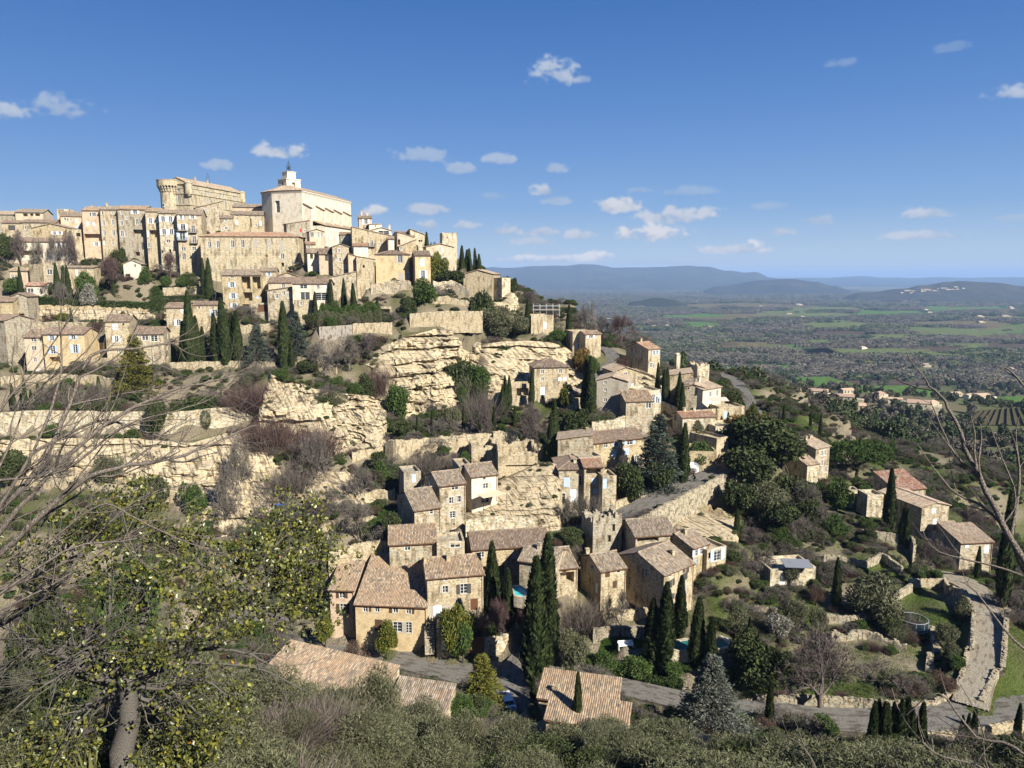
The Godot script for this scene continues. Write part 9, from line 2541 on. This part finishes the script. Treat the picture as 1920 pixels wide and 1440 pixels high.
func build_foreground() -> void:
	prng.seed = 31415
	# lichened bare branches reaching in from beside the viewpoint
	var t := thing("bare_tree", "bare grey branches spotted with white lichen, close to the viewpoint", "tree", Vector3(-5.2, ground(-5.2, -4.2), -4.2))
	var limbs := [
		[[[-140, 1180, 5.0], [-20, 985, 5.0], [70, 880, 5.0], [130, 760, 5.1], [170, 668, 5.2], [260, 652, 5.4], [345, 640, 5.5], [392, 622, 5.6]], 0.030, 0.004],
		[[[-140, 1180, 5.0], [-10, 1010, 4.9], [80, 905, 4.9], [190, 800, 5.0], [300, 742, 5.2], [360, 723, 5.3], [440, 706, 5.4], [478, 692, 5.4]], 0.028, 0.003],
		[[[-140, 1180, 5.0], [0, 1040, 4.8], [110, 935, 4.8], [190, 885, 4.8], [290, 865, 4.9], [370, 845, 5.0], [430, 818, 5.1], [480, 797, 5.2]], 0.032, 0.004],
		[[[-60, 1040, 4.9], [60, 850, 4.9], [110, 720, 5.0], [115, 650, 5.1], [108, 600, 5.1]], 0.018, 0.003],
		[[[-60, 1000, 5.2], [20, 830, 5.3], [60, 740, 5.4], [160, 660, 5.5], [215, 575, 5.6]], 0.016, 0.002],
		[[[-60, 920, 5.0], [0, 770, 5.0], [60, 700, 5.1], [130, 600, 5.2], [160, 560, 5.2]], 0.014, 0.002],
		[[[60, 850, 5.0], [180, 790, 5.1], [240, 800, 5.2], [300, 818, 5.3], [385, 838, 5.4], [470, 800, 5.5]], 0.014, 0.002],
		[[[100, 1010, 4.6], [150, 970, 4.6], [200, 945, 4.6], [260, 975, 4.6], [330, 1008, 4.7], [390, 1030, 4.7], [435, 1042, 4.7]], 0.010, 0.003],
		[[[0, 900, 4.9], [120, 880, 4.9], [230, 800, 5.0], [330, 770, 5.1], [400, 745, 5.2], [450, 700, 5.2]], 0.014, 0.002],
		[[[130, 760, 5.1], [200, 745, 5.2], [250, 735, 5.2], [330, 722, 5.3], [420, 726, 5.4], [462, 735, 5.4]], 0.010, 0.002]]
	for k in 7:
		var y := prng.randf_range(740.0, 970.0)
		var x := prng.randf_range(160.0, 430.0)
		limbs.append([[[-80, y + 230.0, 4.6 + 0.05 * k], [x * 0.3, y + 110.0 + prng.randf_range(-40, 40), 4.7 + 0.05 * k], [x * 0.65, y + 40.0 + prng.randf_range(-30, 30), 4.8 + 0.05 * k], [x, y, 4.9 + 0.05 * k]], prng.randf_range(0.007, 0.016), 0.002])
	var ends := []
	for l in limbs:
		var b := MB.new()
		b.col = Color.WHITE
		twigs(b, pix(l[0]), l[1] * 0.75, l[2] * 0.8, 10, 0.45, Vector3(0.35, 0.5, 0), ends, 1)
		var o := part("branch", b.done(M.palebark), t)
		o.position = -t.position
	var tb := MB.new()
	tb.tube(PackedVector3Array([Vector3(0, -0.4, 0), Vector3(0.1, 0.8, -0.1), P(-140, 1180, 5.0) - t.position]), PackedFloat32Array([0.09, 0.07, 0.045]), 9)
	part("trunk", tb.done(M.palebark), t)
	# bare branches at the other side
	t = thing("bare_tree", "bare brown branches with blunt tips at the edge of the viewpoint", "tree", Vector3(4.9, ground(4.9, -4.6), -4.6))
	for l in [
		[[[2040, 1500, 4.6], [1990, 1260, 4.7], [1935, 1085, 4.8], [1880, 985, 4.9], [1838, 900, 5.0], [1800, 815, 5.1], [1772, 752, 5.2], [1735, 715, 5.3], [1700, 660, 5.3]], 0.030, 0.003, 5],
		[[[1838, 900, 5.0], [1790, 850, 5.1], [1758, 785, 5.2], [1745, 752, 5.2]], 0.010, 0.003, 3],
		[[[1885, 990, 4.9], [1840, 948, 5.0], [1780, 915, 5.1], [1720, 832, 5.2]], 0.012, 0.003, 3],
		[[[1895, 1010, 4.9], [1912, 900, 5.0], [1905, 820, 5.1], [1912, 780, 5.1]], 0.012, 0.003, 3],
		[[[1880, 985, 4.9], [1905, 935, 4.9], [1872, 840, 5.0], [1845, 770, 5.1]], 0.009, 0.003, 2],
		[[[2000, 800, 4.8], [1935, 742, 4.9], [1885, 690, 5.0], [1857, 728, 5.0]], 0.010, 0.003, 2],
		[[[1935, 1085, 4.8], [1860, 1060, 4.9], [1760, 1035, 5.0], [1728, 992, 5.1]], 0.009, 0.003, 3],
		[[[1990, 1260, 4.7], [1900, 1200, 4.8], [1830, 1110, 4.9], [1800, 1090, 4.9]], 0.010, 0.003, 3],
		[[[2000, 1480, 4.2], [1900, 1400, 4.4], [1830, 1380, 4.5], [1760, 1300, 4.6], [1700, 1340, 4.7]], 0.012, 0.003, 5],
		[[[1900, 1520, 4.4], [1840, 1440, 4.5], [1750, 1410, 4.6], [1690, 1340, 4.7], [1672, 1290, 4.8]], 0.010, 0.003, 5],
		[[[1560, 1520, 4.6], [1530, 1440, 4.7], [1500, 1395, 4.8], [1465, 1380, 4.9]], 0.008, 0.003, 5]]:
		var b := MB.new()
		twigs(b, pix(l[0]), l[1], l[2], l[3], 0.34, Vector3(-0.1, 0.6, 0), ends, 0)
		part("branch", b.done(M.palebark), t).position = -t.position
	# evergreen oak
	var tp := P(238, 1445, 7.0)
	tp.y = minf(tp.y, ground(tp.x, tp.z))
	t = thing("oak_tree", "gnarled small evergreen oak with yellow green leaves below the viewpoint", "tree", tp)
	var fork := P(240, 1285, 6.9)
	var trunk := MB.new()
	trunk.tube(PackedVector3Array([tp - Vector3.UP * 0.5, P(228, 1405, 7.0), P(244, 1350, 6.95), fork]), PackedFloat32Array([0.135, 0.11, 0.092, 0.07]), 14)
	var forks := [fork]
	for q in [[-0.55, 0.28, 0.1], [0.5, 0.3, -0.1], [0.05, 0.6, -0.35], [-0.15, 0.5, 0.3], [0.85, 0.75, -0.5], [-0.75, 0.8, -0.2]]:
		forks.append(fork + Vector3(q[0], q[1], q[2]))
		trunk.tube(PackedVector3Array([fork, fork.lerp(forks[-1], 0.5) + rdir() * 0.07, forks[-1]]), PackedFloat32Array([0.055, 0.042, 0.03]), 8)
	part("trunk", trunk.done(M.oakbark), t).position = -t.position
	var leafends := []
	for g in [[40, 1190, 6.6, 3], [20, 1060, 7.2, 5], [110, 1070, 6.7, 10], [60, 1290, 6.2, 1], [170, 985, 7.0, 28], [230, 940, 7.4, 30], [290, 990, 7.1, 30], [130, 1150, 6.3, 4], [210, 1060, 6.6, 14], [300, 1080, 6.6, 16], [350, 1010, 7.3, 24], [390, 1090, 7.0, 22], [330, 1160, 6.4, 8], [450, 1060, 7.4, 26], [500, 1010, 7.7, 30], [560, 985, 7.9, 34], [598, 1030, 8.0, 30], [540, 1080, 7.5, 30], [480, 1130, 7.0, 24], [570, 1120, 7.6, 20], [420, 1190, 6.6, 16], [600, 1160, 7.6, 6], [345, 1340, 7.4, 30], [400, 1390, 7.2, 28], [335, 1425, 7.2, 28], [135, 1380, 7.4, 30], [80, 1425, 7.0, 22], [150, 1430, 7.4, 24], [440, 1320, 6.9, 14], [275, 1270, 7.4, 12], [235, 1225, 6.5, 16], [180, 1260, 6.5, 12], [300, 1235, 6.5, 14], [0, 1150, 6.4, 0], [-10, 1250, 6.2, 0], [20, 1335, 6.0, 0], [60, 1030, 6.8, 0], [100, 1225, 6.2, 0], [520, 1255, 7.0, 0], [560, 1290, 6.8, 0], [180, 1180, 6.2, 0], [150, 1050, 6.6, 0], [260, 1170, 6.2, 0]]:
		var b := MB.new()
		var tip := P(g[0], g[1], g[2])
		var root_: Vector3 = forks[0]
		for q in forks:
			if g[1] < 1280 and q.distance_to(tip) < root_.distance_to(tip): root_ = q
		var mid := root_.lerp(tip, 0.5) + Vector3(0, -0.12 if g[1] < 1250 else 0.15, 0.1) + rdir() * 0.16
		var e := []
		twigs(b, PackedVector3Array([root_, root_.lerp(mid, 0.5) + rdir() * 0.1, mid, mid.lerp(tip, 0.5) + rdir() * 0.06, tip]), 0.022, 0.004, 10, 0.45, Vector3(0.1, 0.25, 0.1), e, 1)
		part("branch", b.done(M.oakbark), t).position = -t.position
		var ce := tip
		for q in e:
			if (q[0] as Vector3).distance_to(ce) < 0.75 and prng.randf() * 30.0 < g[3]: leafends.append([q[0], q[1], g[3]])
		for k in int(g[3] * 1.6): leafends.append([tip + rdir() * prng.randf() * 0.34, rdir(), 12])
	var lm := MB.new()
	for s in [-1.0, 1.0]:
		lm.quad(Vector3(0, 0, 0), Vector3(s * 0.34, 0.1, 0.3), Vector3(s * 0.3, 0.08, 0.72), Vector3(0, 0, 1.0), Vector3(-s * 0.25, 1, 0).normalized())
	var leaf := lm.done(vcol("oakleaf", 0.42, lin(0.16, 0.18, 0.02)))
	M.oakleaf.metallic_specular = 0.5
	var wh := []
	var cl := PackedColorArray()
	for q in leafends:
		for k in prng.randi_range(8, 14):
			var d := ((q[1] as Vector3) + rdir() * 1.1 + Vector3.UP * 0.3).normalized()
			var p: Vector3 = q[0] + rdir() * prng.randf() * 0.085 - t.position
			var s := prng.randf_range(0.025, 0.048)
			var x := d.cross(rdir()).normalized()
			wh.append(Transform3D(Basis(x * s, x.cross(d) * -s, d * s), p))
			var u := prng.randf()
			cl.append((Color(0.22, 0.21, 0.034) if u < 0.22 else Color(0.12, 0.13, 0.027) if u < 0.6 else Color(0.058, 0.068, 0.02) if u < 0.996 else Color(0.45, 0.20, 0.02)) * prng.randf_range(0.75, 1.2))
	var order := range(wh.size())
	for k in 300:
		var i := (k * 7919) % wh.size()
		if order[i] < 0: continue
		order[i] = -1
		var o := part("leaf", leaf_of(lm, k % 3), t)
		o.transform = wh[i]
	var w2 := []
	var c2 := PackedColorArray()
	for i in order:
		if i >= 0:
			w2.append(wh[i])
			c2.append(cl[i])
	many("leaves", leaf, w2, c2, t)
	# rocks at the foot
	for q in [[40, 1420, 5.6, 0.42], [95, 1400, 6.2, 0.35], [430, 1440, 6.6, 0.28], [15, 1440, 5.0, 0.3]]:
		var b := MB.new()
		var p := P(q[0], q[1], q[2])
		var g := func(i: int, j: int) -> Vector3:
			var a := TAU * (j % 14) / 14.0
			var v := PI * i / 9.0
			var d := Vector3(sin(v) * cos(a), cos(v), sin(v) * sin(a))
			return d * q[3] * (0.8 + 0.45 * noise.get_noise_3d(d.x * 60.0 + q[0], d.y * 60.0, d.z * 60.0)) * Vector3(1.2, 0.8, 1)
		for i in 9:
			for j in 14: b.flat(g.call(i, j), g.call(i, j + 1), g.call(i + 1, j + 1), g.call(i + 1, j))
		var o := solo("rock", b.done(M.greyrock), "weathered limestone rock lying under the evergreen oak", "rock", "rocks under the evergreen oak")
		o.position = Vector3(p.x, minf(p.y, ground(p.x, p.z) + 0.1), p.z)
	# olives and scrub on the near slope: px, top py, width px, distance
	var S := [["olive0", 500, 1262, 210, 64], ["olive1", 420, 1335, 200, 44], ["olive2", 590, 1300, 180, 62], ["olive0", 690, 1256, 150, 76], ["olive1", 560, 1365, 190, 46], ["olive2", 745, 1335, 130, 66], ["oak0", 690, 1375, 150, 46], ["olive0", 850, 1338, 170, 64], ["olive1", 960, 1350, 150, 64], ["oak1", 800, 1395, 160, 46], ["thicket0", 890, 1395, 150, 42], ["olive2", 1050, 1362, 160, 62], ["oak2", 1010, 1400, 170, 46], ["olive0", 1150, 1378, 150, 58], ["oak1", 1120, 1412, 170, 44], ["olive1", 1240, 1352, 170, 66], ["oak0", 1260, 1400, 180, 50], ["olive2", 1370, 1378, 150, 62], ["oak2", 1400, 1408, 170, 50], ["olive0", 1480, 1398, 150, 58], ["thicket0", 1500, 1410, 150, 46], ["oak1", 1570, 1412, 150, 56], ["olive1", 1640, 1422, 150, 56], ["oak0", 1740, 1420, 150, 60], ["olive2", 1830, 1408, 150, 64], ["oak2", 1900, 1400, 150, 64], ["blossom0", 735, 1396, 90, 40], ["olive1", 430, 1250, 160, 72], ["oak1", 20, 1250, 200, 40], ["olive2", 330, 1190, 220, 66], ["oak2", 120, 1130, 200, 74], ["laurel1", 250, 1050, 150, 100], ["thicket0", 30, 1340, 170, 26], ["thicket0", 620, 1402, 160, 36], ["yellow0", 300, 1405, 180, 26], ["oak2", 640, 1408, 140, 40], ["oak0", 930, 1415, 150, 40], ["oak1", 1330, 1418, 150, 44], ["oak2", 1690, 1425, 150, 50], ["olive1", 555, 1272, 150, 77], ["olive2", 640, 1285, 130, 75], ["olive0", 775, 1316, 130, 76], ["olive1", 1135, 1350, 120, 76], ["olive2", 820, 1345, 130, 72]]
	for q in S:
		var p := on(q[1], q[4])
		var w: float = q[3] * q[4] / F * 0.5
		var top := P(q[1], q[2], q[4])
		var hgt := maxf(top.y - p.y, w * 0.8)
		var k: Array = {"olive": ["olive_tree", "silver green olive tree on the near slope", "tree"], "oak": ["evergreen_shrub", "dark evergreen shrub on the near slope", "shrub"], "thicket": ["thicket", "grey leafless thicket on the near slope", "thicket"], "blossom": ["flowering_shrub", "white flowering shrub on the near slope", "shrub"], "laurel": ["evergreen_shrub", "fresh green shrub behind the evergreen oak", "shrub"], "yellow": ["evergreen_shrub", "yellow green shrub at the foot of the evergreen oak", "shrub"]}[(q[0] as String).rstrip("0123456789")]
		plant(q[0] if not (q[0] as String).begins_with("o") else "fine_" + q[0], k[0], k[1], k[2], p, Vector3(w / 1.35, hgt / 1.75, w / 1.35), k[1] + "s")
	var tf := []
	var tc := PackedColorArray()
	for k in 3800:
		var p := Vector3(prng.randf_range(-9.0, 6.0), 0, prng.randf_range(-13.0, -3.0))
		p.y = ground(p.x, p.z)
		var s := prng.randf_range(0.5, 1.2)
		tf.append(Transform3D(Basis.from_euler(Vector3(0, prng.randf() * TAU, 0)).scaled_local(Vector3(s, s, s)), p))
		tc.append(Color(0.20, 0.17, 0.09).lerp(Color(0.09, 0.12, 0.03), prng.randf()))
	tag(many("grass", proto["tuft"], tf, tc, self), "dry grass and herbs under the evergreen oak", "grass")
	var low := []
	for k in 1300:
		var r := prng.randf_range(8.0, 76.0)
		var az := deg_to_rad(prng.randf_range(-40.0, 40.0))
		var p := Vector3(sin(az) * r, 0, -cos(az) * r)
		p.y = ground(p.x, p.z)
		var s := prng.randf_range(0.35, 0.9)
		low.append(Transform3D(Basis.from_euler(Vector3(0, prng.randf() * TAU, 0)).scaled_local(Vector3(s, s * 0.7, s)), p))
	tag(many("undergrowth", crown_of("fine_olive1"), low.slice(0, 800), PackedColorArray(), self), "grey green scrub filling the near slope", "undergrowth")
	tag(many("undergrowth", crown_of("thicket0"), low.slice(800, 1300), PackedColorArray(), self), "leafless brambles filling the near slope", "undergrowth")

var leaf_meshes := {}
func leaf_of(lm: MB, k: int) -> Mesh:
	if not leaf_meshes.has(k):
		var b := MB.new()
		b.v = lm.v
		b.n = lm.n
		b.uv = lm.uv
		b.ix = lm.ix
		for i in lm.v.size(): b.c.append([Color(0.18, 0.19, 0.025), Color(0.10, 0.13, 0.02), Color(0.06, 0.08, 0.018)][k])
		leaf_meshes[k] = b.done(M.oakleaf)
	return leaf_meshes[k]
